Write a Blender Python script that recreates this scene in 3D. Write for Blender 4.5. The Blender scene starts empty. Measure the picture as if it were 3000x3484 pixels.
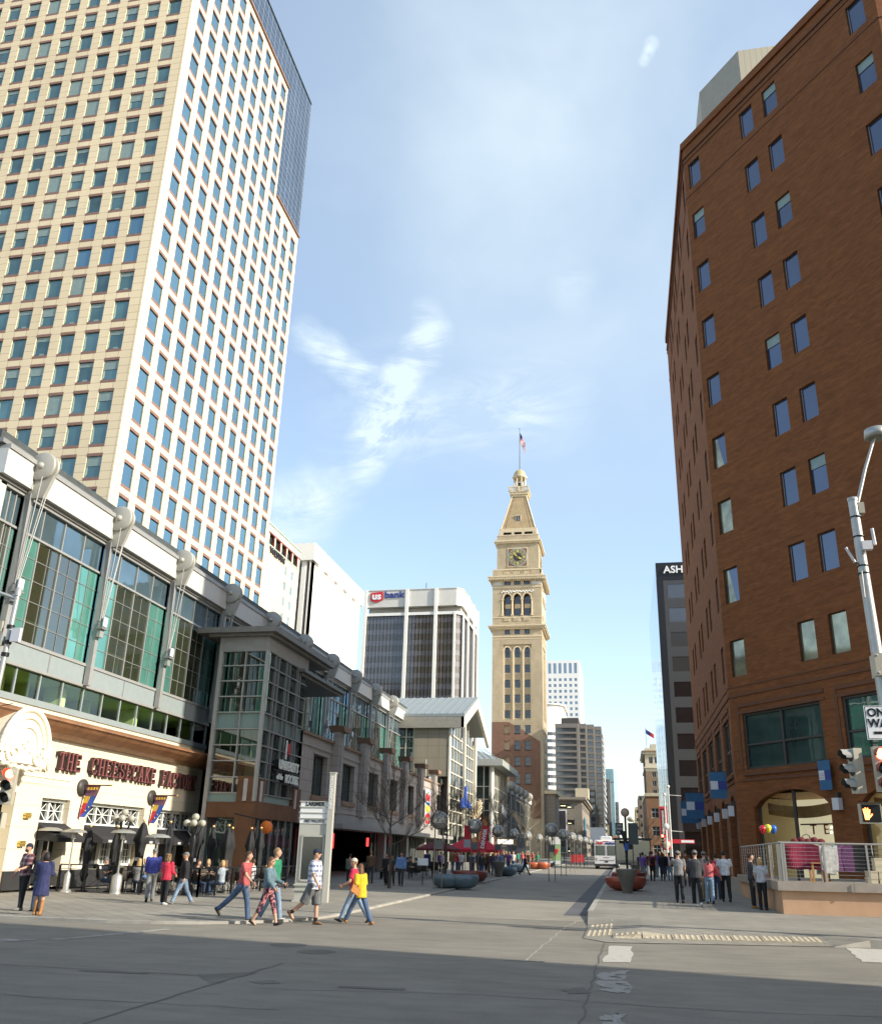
import bpy, bmesh, math, random
from math import radians, sin, cos, pi, sqrt, atan2
from mathutils import Vector, Matrix
from collections import defaultdict
random.seed(7)
sc = bpy.context.scene

# ------------------------------------------------------------------ camera
PITCH, ROLL, YAW = radians(19.34), radians(1.28), radians(10.99)
EYE = Vector((0, 0, 1.75))
_fw = Vector((-sin(YAW)*cos(PITCH), cos(YAW)*cos(PITCH), sin(PITCH)))
_r = Vector((cos(YAW), sin(YAW), 0)); _u = _r.cross(_fw)
CR = _r*cos(ROLL) + _u*sin(ROLL); CU = -_r*sin(ROLL) + _u*cos(ROLL)
cam = bpy.data.cameras.new('camera'); camo = bpy.data.objects.new('camera', cam)
sc.collection.objects.link(camo); sc.camera = camo
m = Matrix.Identity(4)
for i in range(3):
    m[i][0], m[i][1], m[i][2], m[i][3] = CR[i], CU[i], -_fw[i], EYE[i]
camo.matrix_world = m
cam.sensor_fit = 'HORIZONTAL'; cam.sensor_width = 36; cam.lens = 2907*36/3000
cam.shift_x = -50/3000; cam.shift_y = 142/3000
cam.clip_start = .1; cam.clip_end = 6000
def in_view(p):                    # (inside the frame?, distance)
    d = Vector(p)-EYE; z = d.dot(_fw)
    if z < .5: return False, 1e9
    x = 1550+2907*d.dot(CR)/z; y = 1884-2907*d.dot(CU)/z
    return (-60 < x < 3060 and -60 < y < 3544), d.length

# ------------------------------------------------------------------ sky, sun, exposure
SUN_AZ, SUN_EL = radians(-13), radians(27)          # direction to the sun measured from +X
sund = Vector((cos(SUN_AZ)*cos(SUN_EL), sin(SUN_AZ)*cos(SUN_EL), sin(SUN_EL)))
w = bpy.data.worlds.new('World'); sc.world = w; w.use_nodes = True
nt = w.node_tree; nt.nodes.clear()
def N(nt, t, **k):
    n = nt.nodes.new(t)
    for a, b in k.items():
        if a in n.inputs.keys() if isinstance(a, str) else False: n.inputs[a].default_value = b
        else: setattr(n, a, b)
    return n
sky = N(nt, 'ShaderNodeTexSky', sky_type='NISHITA', sun_disc=False, sun_elevation=SUN_EL,
        sun_rotation=radians(90)-SUN_AZ, altitude=300, air_density=1.0, dust_density=1.2, ozone_density=1.0)
geo = N(nt, 'ShaderNodeTexCoord')
def L(a, b): nt.links.new(a, b)
def mth(op, a, b=None, c=None, clamp=False):
    n = nt.nodes.new('ShaderNodeMath'); n.operation = op; n.use_clamp = clamp
    for i, v in enumerate((a, b, c)):
        if v is None: continue
        if isinstance(v, (int, float)): n.inputs[i].default_value = v
        else: L(v, n.inputs[i])
    return n.outputs[0]
def vdot(a, v):
    n = nt.nodes.new('ShaderNodeVectorMath'); n.operation = 'DOT_PRODUCT'
    L(a, n.inputs[0]); n.inputs[1].default_value = v; return n.outputs['Value']
D = geo.outputs['Generated']
def blob(dirv, rad, amt):           # a soft patch of sky round one compass bearing and height
    v = Vector(dirv).normalized(); c = cos(rad)
    t = mth('DIVIDE', mth('SUBTRACT', vdot(D, v), c), 1-c, clamp=True)
    return mth('MULTIPLY', mth('POWER', t, 1.3), amt)
def az_el(px, py):
    v = _fw + CR*((px-1550)/2907) - CU*((py-1884)/2907); return v
def nzs(scale, sc3, rot, det=9, rough=.62, dist=.8, loc=(0, 0, 0)):
    n = N(nt, 'ShaderNodeTexNoise'); n.inputs['Scale'].default_value = scale; n.inputs['Detail'].default_value = det; n.inputs['Roughness'].default_value = rough; n.inputs['Distortion'].default_value = dist
    m_ = N(nt, 'ShaderNodeMapping'); m_.inputs['Scale'].default_value = sc3; m_.inputs['Rotation'].default_value = rot; m_.inputs['Location'].default_value = loc
    L(D, m_.inputs['Vector']); L(m_.outputs[0], n.inputs['Vector']); return n.outputs['Fac']
def sstep(x, lo, hi): return mth('DIVIDE', mth('SUBTRACT', x, lo), hi-lo, clamp=True)
fine = sstep(nzs(17, (.40, 1.0, 1.3), (.3, -.9, .2), 9, .66, 1.2), .40, .68)            # combed cirrus strands
soft = sstep(nzs(3.0, (1.0, 1.0, 1.5), (0, .3, 0), 5, .5, .3, (2.1, .4, 0)), .40, .66)    # broad thin veils
streak = None
for px, py, rad, amt in [(1300, 1400, .10, .28), (1330, 1350, .034, .9), (1290, 1430, .034, 1.1), (1265, 1510, .036, 1.2), (1245, 1590, .026, .9), (1370, 1270, .028, .8), (1430, 1200, .030, .8), (1470, 1130, .028, .6), (1450, 1060, .022, .4),
                         (1240, 1300, .026, .7), (1180, 1250, .026, .7), (1110, 1190, .028, .7), (1040, 1140, .026, .5), (1400, 1440, .05, .5), (1550, 1440, .06, .45), (1700, 1400, .07, .40), (1850, 1370, .07, .3), (1000, 1760, .06, .8), (1120, 1650, .05, .5),
                         (1950, 970, .035, .22), (2215, 150, .009, .8), (2203, 178, .008, .9), (2190, 205, .007, .6)]:
    b = blob(az_el(px, py), rad, amt); streak = b if streak is None else mth('ADD', streak, b)
wide = mth('ADD', blob(az_el(2100, 500), .40, .42), blob(az_el(1500, 250), .30, .25)); wide = mth('ADD', wide, blob(az_el(1900, 1300), .22, .15))
cl = mth('ADD', mth('MULTIPLY', streak, mth('ADD', mth('MULTIPLY', fine, .85), .14)), mth('MULTIPLY', wide, mth('ADD', mth('MULTIPLY', soft, .6), .30)))
cl = mth('ADD', cl, .27, clamp=True)
mixc = nt.nodes.new('ShaderNodeMix'); mixc.data_type = 'RGBA'
L(mth('MULTIPLY', cl, .9), mixc.inputs[0]); L(sky.outputs[0], mixc.inputs[6])
gain = nt.nodes.new('ShaderNodeMix'); gain.data_type = 'RGBA'
mixc.inputs[7].default_value = (2.85, 3.35, 3.6, 1)
bg = N(nt, 'ShaderNodeBackground'); bg.inputs['Strength'].default_value = .15
L(mixc.outputs[2], bg.inputs['Color'])
nt.nodes.remove(gain)
out = N(nt, 'ShaderNodeOutputWorld'); L(bg.outputs[0], out.inputs['Surface'])
sl = bpy.data.lights.new('sun', 'SUN'); sl.energy = 3.3; sl.angle = radians(.55); sl.color = (1.0, .93, .80)
slo = bpy.data.objects.new('sun', sl); sc.collection.objects.link(slo)
slo.rotation_euler = (-sund).to_track_quat('-Z', 'Y').to_euler()
sc.view_settings.view_transform = 'Standard'; sc.view_settings.look = 'None'
sc.view_settings.exposure = 1.07; sc.view_settings.gamma = 1.0
sc.cycles.max_bounces = 6; sc.cycles.diffuse_bounces = 3; sc.cycles.glossy_bounces = 3; sc.cycles.transparent_max_bounces = 10; sc.cycles.transmission_bounces = 3
sc.cycles.caustics_reflective = False; sc.cycles.caustics_refractive = False

# ------------------------------------------------------------------ materials
MATS = {}
def newmat(name):
    mt = bpy.data.materials.new(name); mt.use_nodes = True
    b = mt.node_tree.nodes['Principled BSDF']
    MATS[name] = mt; return mt, mt.node_tree, b
def setc(b, c, r, me=0, sp=.5):
    b.inputs['Base Color'].default_value = (*c, 1); b.inputs['Roughness'].default_value = r
    b.inputs['Metallic'].default_value = me; b.inputs['Specular IOR Level'].default_value = sp
def ramp_var(t, src, c, lo, hi):
    """colour c times lo..hi driven by src"""
    mr = t.nodes.new('ShaderNodeMapRange'); mr.inputs['From Min'].default_value = .3; mr.inputs['From Max'].default_value = .7
    mr.inputs['To Min'].default_value = lo; mr.inputs['To Max'].default_value = hi
    t.links.new(src, mr.inputs['Value'])
    mx = t.nodes.new('ShaderNodeVectorMath'); mx.operation = 'SCALE'
    if isinstance(c, tuple): mx.inputs[0].default_value = c
    else: t.links.new(c, mx.inputs[0])
    t.links.new(mr.outputs[0], mx.inputs['Scale']); return mx.outputs[0]
def noise(t, scale, detail=4, rough=.55, pos=True, sc3=None):
    n = t.nodes.new('ShaderNodeTexNoise'); n.inputs['Scale'].default_value = scale
    n.inputs['Detail'].default_value = detail; n.inputs['Roughness'].default_value = rough
    if pos:
        g = t.nodes.new('ShaderNodeNewGeometry'); src = g.outputs['Position']
        if sc3:
            mpn = t.nodes.new('ShaderNodeMapping'); mpn.inputs['Scale'].default_value = sc3
            t.links.new(src, mpn.inputs['Vector']); src = mpn.outputs[0]
        t.links.new(src, n.inputs['Vector'])
    return n.outputs['Fac']
def bump(t, b, h, st=.2, dist=.02):
    bp = t.nodes.new('ShaderNodeBump'); bp.inputs['Strength'].default_value = st; bp.inputs['Distance'].default_value = dist
    t.links.new(h, bp.inputs['Height']); t.links.new(bp.outputs[0], b.inputs['Normal'])
def M(name, c=(.5, .5, .5), r=.6, me=0, var=.12, ns=3.0, sp=.4, bmp=0, local=False):
    if name in MATS: return MATS[name]
    mt, t, b = newmat(name); setc(b, c, r, me, sp)
    if var:
        f = noise(t, ns, pos=not local)
        t.links.new(ramp_var(t, f, c, 1-var, 1+var), b.inputs['Base Color'])
        if bmp: bump(t, b, noise(t, ns*6, 6, pos=not local), bmp)
    return mt
def emis(name, c, s):
    mt, t, b = newmat(name); setc(b, (.02, .02, .02), .4)
    b.inputs['Emission Color'].default_value = (*c, 1); b.inputs['Emission Strength'].default_value = s; return mt
def wallcoord(t, ud):
    g = t.nodes.new('ShaderNodeNewGeometry')
    d = t.nodes.new('ShaderNodeVectorMath'); d.operation = 'DOT_PRODUCT'; d.inputs[1].default_value = ud
    t.links.new(g.outputs['Position'], d.inputs[0])
    s = t.nodes.new('ShaderNodeSeparateXYZ'); t.links.new(g.outputs['Position'], s.inputs[0])
    c = t.nodes.new('ShaderNodeCombineXYZ'); t.links.new(d.outputs['Value'], c.inputs[0]); t.links.new(s.outputs[2], c.inputs[1])
    return c.outputs[0]
def bricks(name, ud, c1, c2, mort, bw, bh, ms=.02, off=.5, r=.8, var=.15, ns=.25, shift=(0, 0), bst=.15, sp=.3):
    """brick or slab courses on a vertical face running along ud"""
    if name in MATS: return MATS[name]
    mt, t, b = newmat(name); setc(b, c1, r, 0, sp)
    br = t.nodes.new('ShaderNodeTexBrick'); br.offset = off; br.squash = 1
    br.inputs['Color1'].default_value = (*c1, 1); br.inputs['Color2'].default_value = (*c2, 1); br.inputs['Mortar'].default_value = (*mort, 1)
    br.inputs['Scale'].default_value = 1; br.inputs['Mortar Size'].default_value = ms; br.inputs['Mortar Smooth'].default_value = .2
    br.inputs['Brick Width'].default_value = bw; br.inputs['Row Height'].default_value = bh; br.inputs['Bias'].default_value = 0
    mpn = t.nodes.new('ShaderNodeMapping'); mpn.inputs['Location'].default_value = (shift[0], shift[1], 0)
    t.links.new(wallcoord(t, ud), mpn.inputs['Vector']); t.links.new(mpn.outputs[0], br.inputs['Vector'])
    f = noise(t, ns*3, 7, .65, sc3=(.5, .5, 3.0)) if name.startswith('red_brick') else noise(t, ns, 6, .6, sc3=(1, 1, .45))
    t.links.new(ramp_var(t, f, br.outputs['Color'], 1-var, 1+var), b.inputs['Base Color'])
    iv = t.nodes.new('ShaderNodeMath'); iv.operation = 'SUBTRACT'; iv.inputs[0].default_value = 1
    t.links.new(br.outputs['Fac'], iv.inputs[1]); bump(t, b, iv.outputs[0], bst, .01)
    return mt
def glass(name, c, refl=.5, rough=.03, var=.25, ns=.4, wav=.0):
    """coated window glass: dark body, sky-coloured mirror"""
    if name in MATS: return MATS[name]
    mt, t, b = newmat(name); setc(b, c, rough, refl, 1.0)
    b.inputs['IOR'].default_value = 1.6
    f = noise(t, ns, 2)
    t.links.new(ramp_var(t, f, c, 1-var, 1+var), b.inputs['Base Color'])
    if wav: bump(t, b, noise(t, .8, 2), wav, .05)
    return mt
def clearglass(name, tint, refl=.18, op=.0, body=(.02, .05, .045)):
    if name in MATS: return MATS[name]
    mt = bpy.data.materials.new(name); mt.use_nodes = True; t = mt.node_tree; t.nodes.clear(); MATS[name] = mt
    tr = t.nodes.new('ShaderNodeBsdfTransparent'); tr.inputs[0].default_value = (*tint, 1)
    gl = t.nodes.new('ShaderNodeBsdfGlossy'); gl.inputs['Roughness'].default_value = .02; gl.inputs[0].default_value = (.9, .95, .95, 1)
    df = t.nodes.new('ShaderNodeBsdfDiffuse'); df.inputs[0].default_value = (*body, 1)
    m1 = t.nodes.new('ShaderNodeMixShader'); m1.inputs[0].default_value = op
    t.links.new(tr.outputs[0], m1.inputs[1]); t.links.new(df.outputs[0], m1.inputs[2])
    fr = t.nodes.new('ShaderNodeFresnel'); fr.inputs[0].default_value = 1.5
    ad = t.nodes.new('ShaderNodeMath'); ad.operation = 'ADD'; ad.use_clamp = True; ad.inputs[1].default_value = refl
    t.links.new(fr.outputs[0], ad.inputs[0])
    m2 = t.nodes.new('ShaderNodeMixShader'); t.links.new(ad.outputs[0], m2.inputs[0])
    t.links.new(m1.outputs[0], m2.inputs[1]); t.links.new(gl.outputs[0], m2.inputs[2])
    o = t.nodes.new('ShaderNodeOutputMaterial'); t.links.new(m2.outputs[0], o.inputs[0]); return mt

# ------------------------------------------------------------------ mesh builder
class MB:
    def __init__(s): s.v = []; s.f = []; s.m = []; s.sm = []; s.mats = []
    def mi(s, mat):
        if mat not in s.mats: s.mats.append(mat)
        return s.mats.index(mat)
    def poly(s, pts, mat, T=None, smooth=False):
        k = len(s.v)
        s.v += [tuple(T @ Vector(p)) if T else tuple(p) for p in pts]
        s.f.append(tuple(range(k, k+len(pts)))); s.m.append(s.mi(mat)); s.sm.append(smooth)
    def mesh(s, vs, fs, mat, T=None, smooth=False):
        k = len(s.v); i = s.mi(mat)
        s.v += [tuple(T @ Vector(p)) if T else tuple(p) for p in vs]
        for f in fs: s.f.append(tuple(k+j for j in f)); s.m.append(i); s.sm.append(smooth)
    def box(s, x0, x1, y0, y1, z0, z1, mat, T=None):
        v = [(x0, y0, z0), (x1, y0, z0), (x1, y1, z0), (x0, y1, z0), (x0, y0, z1), (x1, y0, z1), (x1, y1, z1), (x0, y1, z1)]
        s.mesh(v, [(0, 3, 2, 1), (4, 5, 6, 7), (0, 1, 5, 4), (1, 2, 6, 5), (2, 3, 7, 6), (3, 0, 4, 7)], mat, T)
    def tube(s, p0, p1, r0, mat, r1=None, n=10, T=None, caps=True, smooth=True):
        r1 = r0 if r1 is None else r1
        p0, p1 = Vector(p0), Vector(p1); d = (p1-p0)
        if d.length < 1e-6: return
        d.normalize(); a = d.orthogonal().normalized(); b = d.cross(a)
        vs = []
        for p, r in ((p0, r0), (p1, r1)):
            for i in range(n):
                t = 2*pi*i/n; vs.append(p+a*(r*cos(t))+b*(r*sin(t)))
        s.mesh(vs, [(i, (i+1) % n, n+(i+1) % n, n+i) for i in range(n)], mat, T, smooth)
        if caps: s.mesh(vs, [tuple(range(n))[::-1], tuple(range(n, 2*n))], mat, T)
    def path(s, pts, rs, mat, n=8, T=None):
        for i in range(len(pts)-1): s.tube(pts[i], pts[i+1], rs[i], mat, rs[i+1], n, T, caps=(i in (0, len(pts)-2)))
    def lathe(s, prof, mat, c=(0, 0, 0), n=24, T=None, axis='Z', smooth=True, caps=True):
        vs = []; c = Vector(c)
        for r, z in prof:
            for i in range(n):
                t = 2*pi*i/n
                p = (r*cos(t), r*sin(t), z) if axis == 'Z' else ((z, r*cos(t), r*sin(t)) if axis == 'X' else (r*sin(t), z, r*cos(t)))
                vs.append(Vector(p)+c)
        fs = []
        for j in range(len(prof)-1):
            for i in range(n): fs.append((j*n+i, j*n+(i+1) % n, (j+1)*n+(i+1) % n, (j+1)*n+i))
        s.mesh(vs, fs, mat, T, smooth)
        if caps:
            k = len(prof)-1
            s.mesh(vs, [tuple(range(n))[::-1], tuple(range(k*n, k*n+n))], mat, T)
    def ball(s, c, r, mat, n=14, k=8, T=None, sc=(1, 1, 1)):
        c = Vector(c); vs = []; fs = []
        for j in range(1, k):
            a = pi*j/k
            for i in range(n):
                b = 2*pi*i/n; vs.append(c+Vector((r*sc[0]*sin(a)*cos(b), r*sc[1]*sin(a)*sin(b), r*sc[2]*cos(a))))
        top = len(vs); vs.append(c+Vector((0, 0, r*sc[2]))); vs.append(c-Vector((0, 0, r*sc[2])))
        for j in range(k-2):
            for i in range(n): fs.append((j*n+i, (j+1)*n+i, (j+1)*n+(i+1) % n, j*n+(i+1) % n))
        for i in range(n): fs.append((top, i, (i+1) % n)); fs.append((top+1, (k-2)*n+(i+1) % n, (k-2)*n+i))
        s.mesh(vs, fs, mat, T, True)
    def prism(s, pts, y0, y1, mat, T=None, plane='XZ'):
        """2-D outline (x,z) pushed from y0 to y1"""
        f = (lambda p, y: (p[0], y, p[1])) if plane == 'XZ' else ((lambda p, y: (p[0], p[1], y)) if plane == 'XY' else (lambda p, y: (y, p[0], p[1])))
        n = len(pts); vs = [f(p, y0) for p in pts]+[f(p, y1) for p in pts]
        s.mesh(vs, [tuple(range(n)), tuple(range(n, 2*n))[::-1]]+[((i+1) % n, i, n+i, n+(i+1) % n) for i in range(n)], mat, T)
    def loft(s, rings, mat, T=None, smooth=True, caps=True):
        n = len(rings[0]); vs = [p for r in rings for p in r]; fs = []
        for j in range(len(rings)-1):
            for i in range(n): fs.append((j*n+i, j*n+(i+1) % n, (j+1)*n+(i+1) % n, (j+1)*n+i))
        if caps: fs += [tuple(range(n))[::-1], tuple(range((len(rings)-1)*n, len(rings)*n))]
        s.mesh(vs, fs, mat, T, smooth)
    def add(s, o, T=None):
        k = len(s.v); mm = [s.mi(x) for x in o.mats]
        s.v += [tuple(T @ Vector(p)) for p in o.v] if T else o.v
        s.f += [tuple(k+j for j in f) for f in o.f]; s.m += [mm[i] for i in o.m]; s.sm += o.sm
    def data(s, name, off=None):
        me = bpy.data.meshes.new(name)
        vs = [(a-off[0], b-off[1], c-off[2]) for a, b, c in s.v] if off else s.v
        me.from_pydata(vs, [], s.f)
        for x in s.mats: me.materials.append(x)
        me.polygons.foreach_set('material_index', s.m); me.polygons.foreach_set('use_smooth', s.sm)
        me.update(); return me
    def build(s, name, parent=None, T=None, kind=None, label=None):
        off = tuple(parent['_w']) if parent is not None and T is None and '_w' in parent else None
        o = bpy.data.objects.new(name, s.data(name, off)); sc.collection.objects.link(o)
        if parent is not None: o.parent = parent
        if T is not None: o.matrix_basis = T
        if kind: o['kind'] = kind
        if label: o['label'] = label
        return o
def child_mat(o, parent, T): o.parent = parent; o.matrix_basis = T
def thing(name, label, cat, loc=(0, 0, 0), rz=0, group=None, world=False):
    """Empty at the thing's base. world=True: its parts are modelled in world coordinates"""
    o = bpy.data.objects.new(name, None); sc.collection.objects.link(o); o.empty_display_size = .3
    o.location = loc; o.rotation_euler = (0, 0, rz); o['label'] = label; o['category'] = cat
    if group: o['group'] = group
    if world: o['_w'] = tuple(loc)
    return o
def sub(mb, name, parent, root):
    """sub-part: modelled in world coordinates below a part that sits at its root's origin"""
    o = bpy.data.objects.new(name, mb.data(name, tuple(root['_w']) if '_w' in root else None)); sc.collection.objects.link(o); o.parent = parent; return o
def tag(o, label, cat, group=None):
    o['label'] = label; o['category'] = cat
    if group: o['group'] = group
    return o
def struct(mb, name):
    o = mb.build(name); o['kind'] = 'structure'; return o
def copy_tree(o, parent=None, root=True):
    c = o.copy(); sc.collection.objects.link(c); c.parent = parent
    for ch in list(o.children): copy_tree(ch, c, False)
    return c
def frame(org, inward):
    """facade frame: local x to the viewer's right, y into the building, z up"""
    i = Vector((inward[0], inward[1], 0)).normalized(); u = Vector((i.y, -i.x, 0))
    T = Matrix.Identity(4)
    for k in range(3): T[k][0], T[k][1], T[k][2], T[k][3] = u[k], i[k], (0, 0, 1)[k], org[k]
    return T
def holes(mb, T, x0, x1, z0, z1, hs, mat, depth=.3, rmat=None, top=True):
    """a wall face with rectangular openings (x0,x1,z0,z1) and their reveals"""
    rmat = rmat or mat
    xs = sorted({x0, x1, *[round(h[0], 4) for h in hs], *[round(h[1], 4) for h in hs]}); xs = [x for x in xs if x0-1e-6 <= x <= x1+1e-6]
    zs = sorted({z0, z1, *[round(h[2], 4) for h in hs], *[round(h[3], 4) for h in hs]}); zs = [z for z in zs if z0-1e-6 <= z <= z1+1e-6]
    for j in range(len(zs)-1):
        a, b = zs[j], zs[j+1]; zm = (a+b)/2; row = sorted([h for h in hs if h[2] < zm < h[3]]); x = x0
        for h in row:
            if h[0] > x+1e-4: mb.poly([(x, 0, a), (h[0], 0, a), (h[0], 0, b), (x, 0, b)], mat, T)
            x = max(x, h[1])
        if x < x1-1e-4: mb.poly([(x, 0, a), (x1, 0, a), (x1, 0, b), (x, 0, b)], mat, T)
    for h in hs:
        a, b, c, d = h[:4]
        mb.poly([(a, 0, c), (a, 0, d), (a, depth, d), (a, depth, c)], rmat, T); mb.poly([(b, 0, d), (b, 0, c), (b, depth, c), (b, depth, d)], rmat, T)
        mb.poly([(a, 0, d), (b, 0, d), (b, depth, d), (a, depth, d)], rmat, T); mb.poly([(b, 0, c), (a, 0, c), (a, depth, c), (b, depth, c)], rmat, T)
def spread(parent, name, items, cap=100, label=None):
    """items: (MB prototype, matrix in world). The largest in view become parts sharing mesh data, the rest ONE part"""
    off = Vector(parent['_w']); Ti = Matrix.Translation(-off)
    def key(it):
        p = it[1].to_translation(); v, d = in_view(p+Vector((0, 0, .5))); return (0 if v else 1, d)
    items = sorted(items, key=key); data = {}; made = []
    for proto, T in items[:cap]:
        if id(proto) not in data: data[id(proto)] = proto.data(name)
        o = bpy.data.objects.new(name, data[id(proto)]); sc.collection.objects.link(o); o.parent = parent; o.matrix_basis = Ti @ T; made.append(o)
        if label: o['label'] = label
    if len(items) > cap:
        mb = MB()
        for proto, T in items[cap:]: mb.add(proto, T)
        o = bpy.data.objects.new(name, mb.data(name, tuple(off))); sc.collection.objects.link(o); o.parent = parent; o['kind'] = 'stuff'
    return made
def text(s, size, mat, ext=.02, font_scale=1.0, align='CENTER', bold=0.0, shear=0.0, sx=1.0):
    cu = bpy.data.curves.new('lettering', 'FONT'); cu.body = s; cu.size = size; cu.extrude = ext; cu.align_x = align
    cu.offset = bold; cu.shear = shear; cu.resolution_u = 3; cu.align_y = 'CENTER'
    o = bpy.data.objects.new('lettering', cu); sc.collection.objects.link(o); bpy.context.view_layer.update()
    dg = bpy.context.evaluated_depsgraph_get(); me = bpy.data.meshes.new_from_object(o.evaluated_get(dg))
    mb = MB(); mb.mesh([(v.co.x*sx, -v.co.z, v.co.y) for v in me.vertices], [tuple(p.vertices) for p in me.polygons], mat)
    bpy.data.objects.remove(o); bpy.data.curves.remove(cu); bpy.data.meshes.remove(me); return mb
def arc(cx, cz, rx, rz, a0, a1, n=10): return [(cx+rx*cos(radians(a0+(a1-a0)*i/n)), cz+rz*sin(radians(a0+(a1-a0)*i/n))) for i in range(n+1)]
def zg(y): return max(0., (y-28)*.0065)
# ================================================================== ground
def hmat(name, c1, c2, mort, bw, bh, ms, r=.8, var=.2, ns=.35, off=.5, rot=0, bst=.1):
    if name in MATS: return MATS[name]
    mt, t, b = newmat(name); setc(b, c1, r, 0, .3)
    br = t.nodes.new('ShaderNodeTexBrick'); br.offset = off
    for k, c in (('Color1', c1), ('Color2', c2), ('Mortar', mort)): br.inputs[k].default_value = (*c, 1)
    br.inputs['Scale'].default_value = 1; br.inputs['Mortar Size'].default_value = ms
    br.inputs['Brick Width'].default_value = bw; br.inputs['Row Height'].default_value = bh
    g = t.nodes.new('ShaderNodeNewGeometry'); mpn = t.nodes.new('ShaderNodeMapping'); mpn.inputs['Rotation'].default_value = (0, 0, rot)
    t.links.new(g.outputs['Position'], mpn.inputs[0]); t.links.new(mpn.outputs[0], br.inputs[0])
    f = noise(t, ns, 8, .62); t.links.new(ramp_var(t, f, br.outputs['Color'], 1-var, 1+var), b.inputs['Base Color'])
    bump(t, b, noise(t, 30, 5), bst, .01); return mt
def groundmat(name, c, var=.25, ns=.3, patch=.12, spk=.10, r=.85):
    mt, t, b = newmat(name); setc(b, c, r, 0, .25)
    a = ramp_var(t, noise(t, ns, 8, .65), c, 1-var, 1+var)
    a2 = ramp_var(t, noise(t, 2.3, 6, .7, sc3=(.35, 1.0, 1)), a, 1-patch, 1+patch)
    a3 = ramp_var(t, noise(t, 60, 3, .8), a2, 1-spk, 1+spk)
    t.links.new(a3, b.inputs['Base Color']); bump(t, b, noise(t, 45, 6, .8), .35, .01); return mt
asph = groundmat('asphalt', (.212, .193, .157), .16, .22, .16, .34)
mallc = groundmat('mall_concrete', (.268, .244, .198), .14, .4, .12, .14)
pave = hmat('granite_paving', (.275, .252, .207), (.24, .222, .185), (.12, .11, .09), .9, .45, .012, rot=radians(45))
kerbm = M('kerb_stone', (.33, .31, .27), .8, var=.25, ns=1.5, bmp=.2)
mb = MB()
for y0, y1, a, b in ((-400, 28, 0, 0), (28, 2500, 0, zg(2500))):
    mb.poly([(-1500, y0, a), (1500, y0, a), (1500, y1, b), (-1500, y1, b)], asph)
struct(mb, 'ground')
def slab(name, outline, h, mat, side=None):
    """raised pavement following the ground; outline counter-clockwise, edges cut at y=28"""
    side = side or mat; mb = MB()
    def clip(pts, keep):
        o = []
        for i in range(len(pts)):
            a, b = pts[i], pts[(i+1) % len(pts)]; ia, ib = keep(a[1]), keep(b[1])
            if ia: o.append(a)
            if ia != ib:
                t = (28-a[1])/(b[1]-a[1]); o.append((a[0]+t*(b[0]-a[0]), 28.0))
        return o
    for kp in (lambda y: y <= 28, lambda y: y > 28):
        pl = clip(outline, kp)
        if len(pl) > 2: mb.poly([(x, y, zg(y)+h) for x, y in pl], mat)
    for i in range(len(outline)):
        a, b = outline[i], outline[(i+1) % len(outline)]
        seg = [a, b] if (a[1]-28)*(b[1]-28) >= 0 else [a, (a[0]+(28-a[1])/(b[1]-a[1])*(b[0]-a[0]), 28.0), b]
        for p, q in zip(seg, seg[1:]):
            mb.poly([(p[0], p[1], zg(p[1])-.05), (q[0], q[1], zg(q[1])-.05), (q[0], q[1], zg(q[1])+h), (p[0], p[1], zg(p[1])+h)], side)
    return struct(mb, name)
crn = [(-12.3+4.25*sin(radians(a)), 24.6-4.25*cos(radians(a))) for a in range(0, 91, 15)]
slab('pavement', [(-70, 20.6)]+crn+[(-8.05, 28.0), (-8.05, 1500), (-70, 1500)], .06, pave, kerbm)
slab('pavement', [(-1.2, 29.4), (.35, 27.0), (.35, 22.9), (4.3, 22.9), (5.2, 21.75), (70, 22.2), (70, 1500), (-1.2, 1500)], .15, pave, kerbm)
mb = MB(); q_ = [(-1.2, 29.4, .159), (.35, 27.0, .15), (.35, 22.9, .15), (4.3, 22.9, .15), (5.2, 21.75, .15)]; o_ = [(-1.22, 28.7, .012), (-1.05, 25, .012), (-1.0, 21.2, .012), (-.42, 20.4, .012), (4.4, 21.5, .012)]
mb.mesh(q_+o_, [(0, 5, 6, 1), (1, 6, 7, 2), (2, 7, 8), (2, 8, 9, 3), (3, 9, 4)], pave); mb.poly([(4.4, 21.5, -.01), (5.2, 21.75, -.01), (5.2, 21.75, .15), (4.4, 21.5, .012)], kerbm); struct(mb, 'pavement_ramp')
slab('mall_road', [(-8.04, 26.5), (-1.21, 26.5), (-1.21, 1500), (-8.04, 1500)], .004, mallc)
mb = MB()                                              # kerbs
for pts in ([(-70, 20.6)]+crn+[(-8.05, 28), (-8.05, 400)], [(-1.2, 400), (-1.2, 28.9)], [(5.2, 21.75), (70, 22.2)]):
    for (ax, ay), (bx, by) in zip(pts, pts[1:]):
        d = Vector((bx-ax, by-ay)).normalized(); n = Vector((-d.y, d.x))*.16; s = .02
        n = n
        q = [(ax-n.x*s, ay-n.y*s), (bx-n.x*s, by-n.y*s), (bx+n.x, by+n.y), (ax+n.x, ay+n.y)]
        kh = .065 if ax < -5 else .155; lo = [(x, y, zg(y)+.0) for x, y in q]; hi = [(x, y, zg(y)+kh) for x, y in q]
        mb.mesh(lo+hi, [(4, 5, 6, 7), (0, 1, 5, 4), (1, 2, 6, 5), (2, 3, 7, 6), (3, 0, 4, 7)], kerbm)
struct(mb, 'kerb')
gut = groundmat('gutter_concrete', (.115, .115, .12), .2)
mb = MB()
for y0, y1 in ((28.8, 80), (80, 400)):
    mb.poly([(-1.95, y0, zg(y0)+.009), (-1.22, y0, zg(y0)+.009), (-1.22, y1, zg(y1)+.009), (-1.95, y1, zg(y1)+.009)], gut)
struct(mb, 'gutter')
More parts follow.
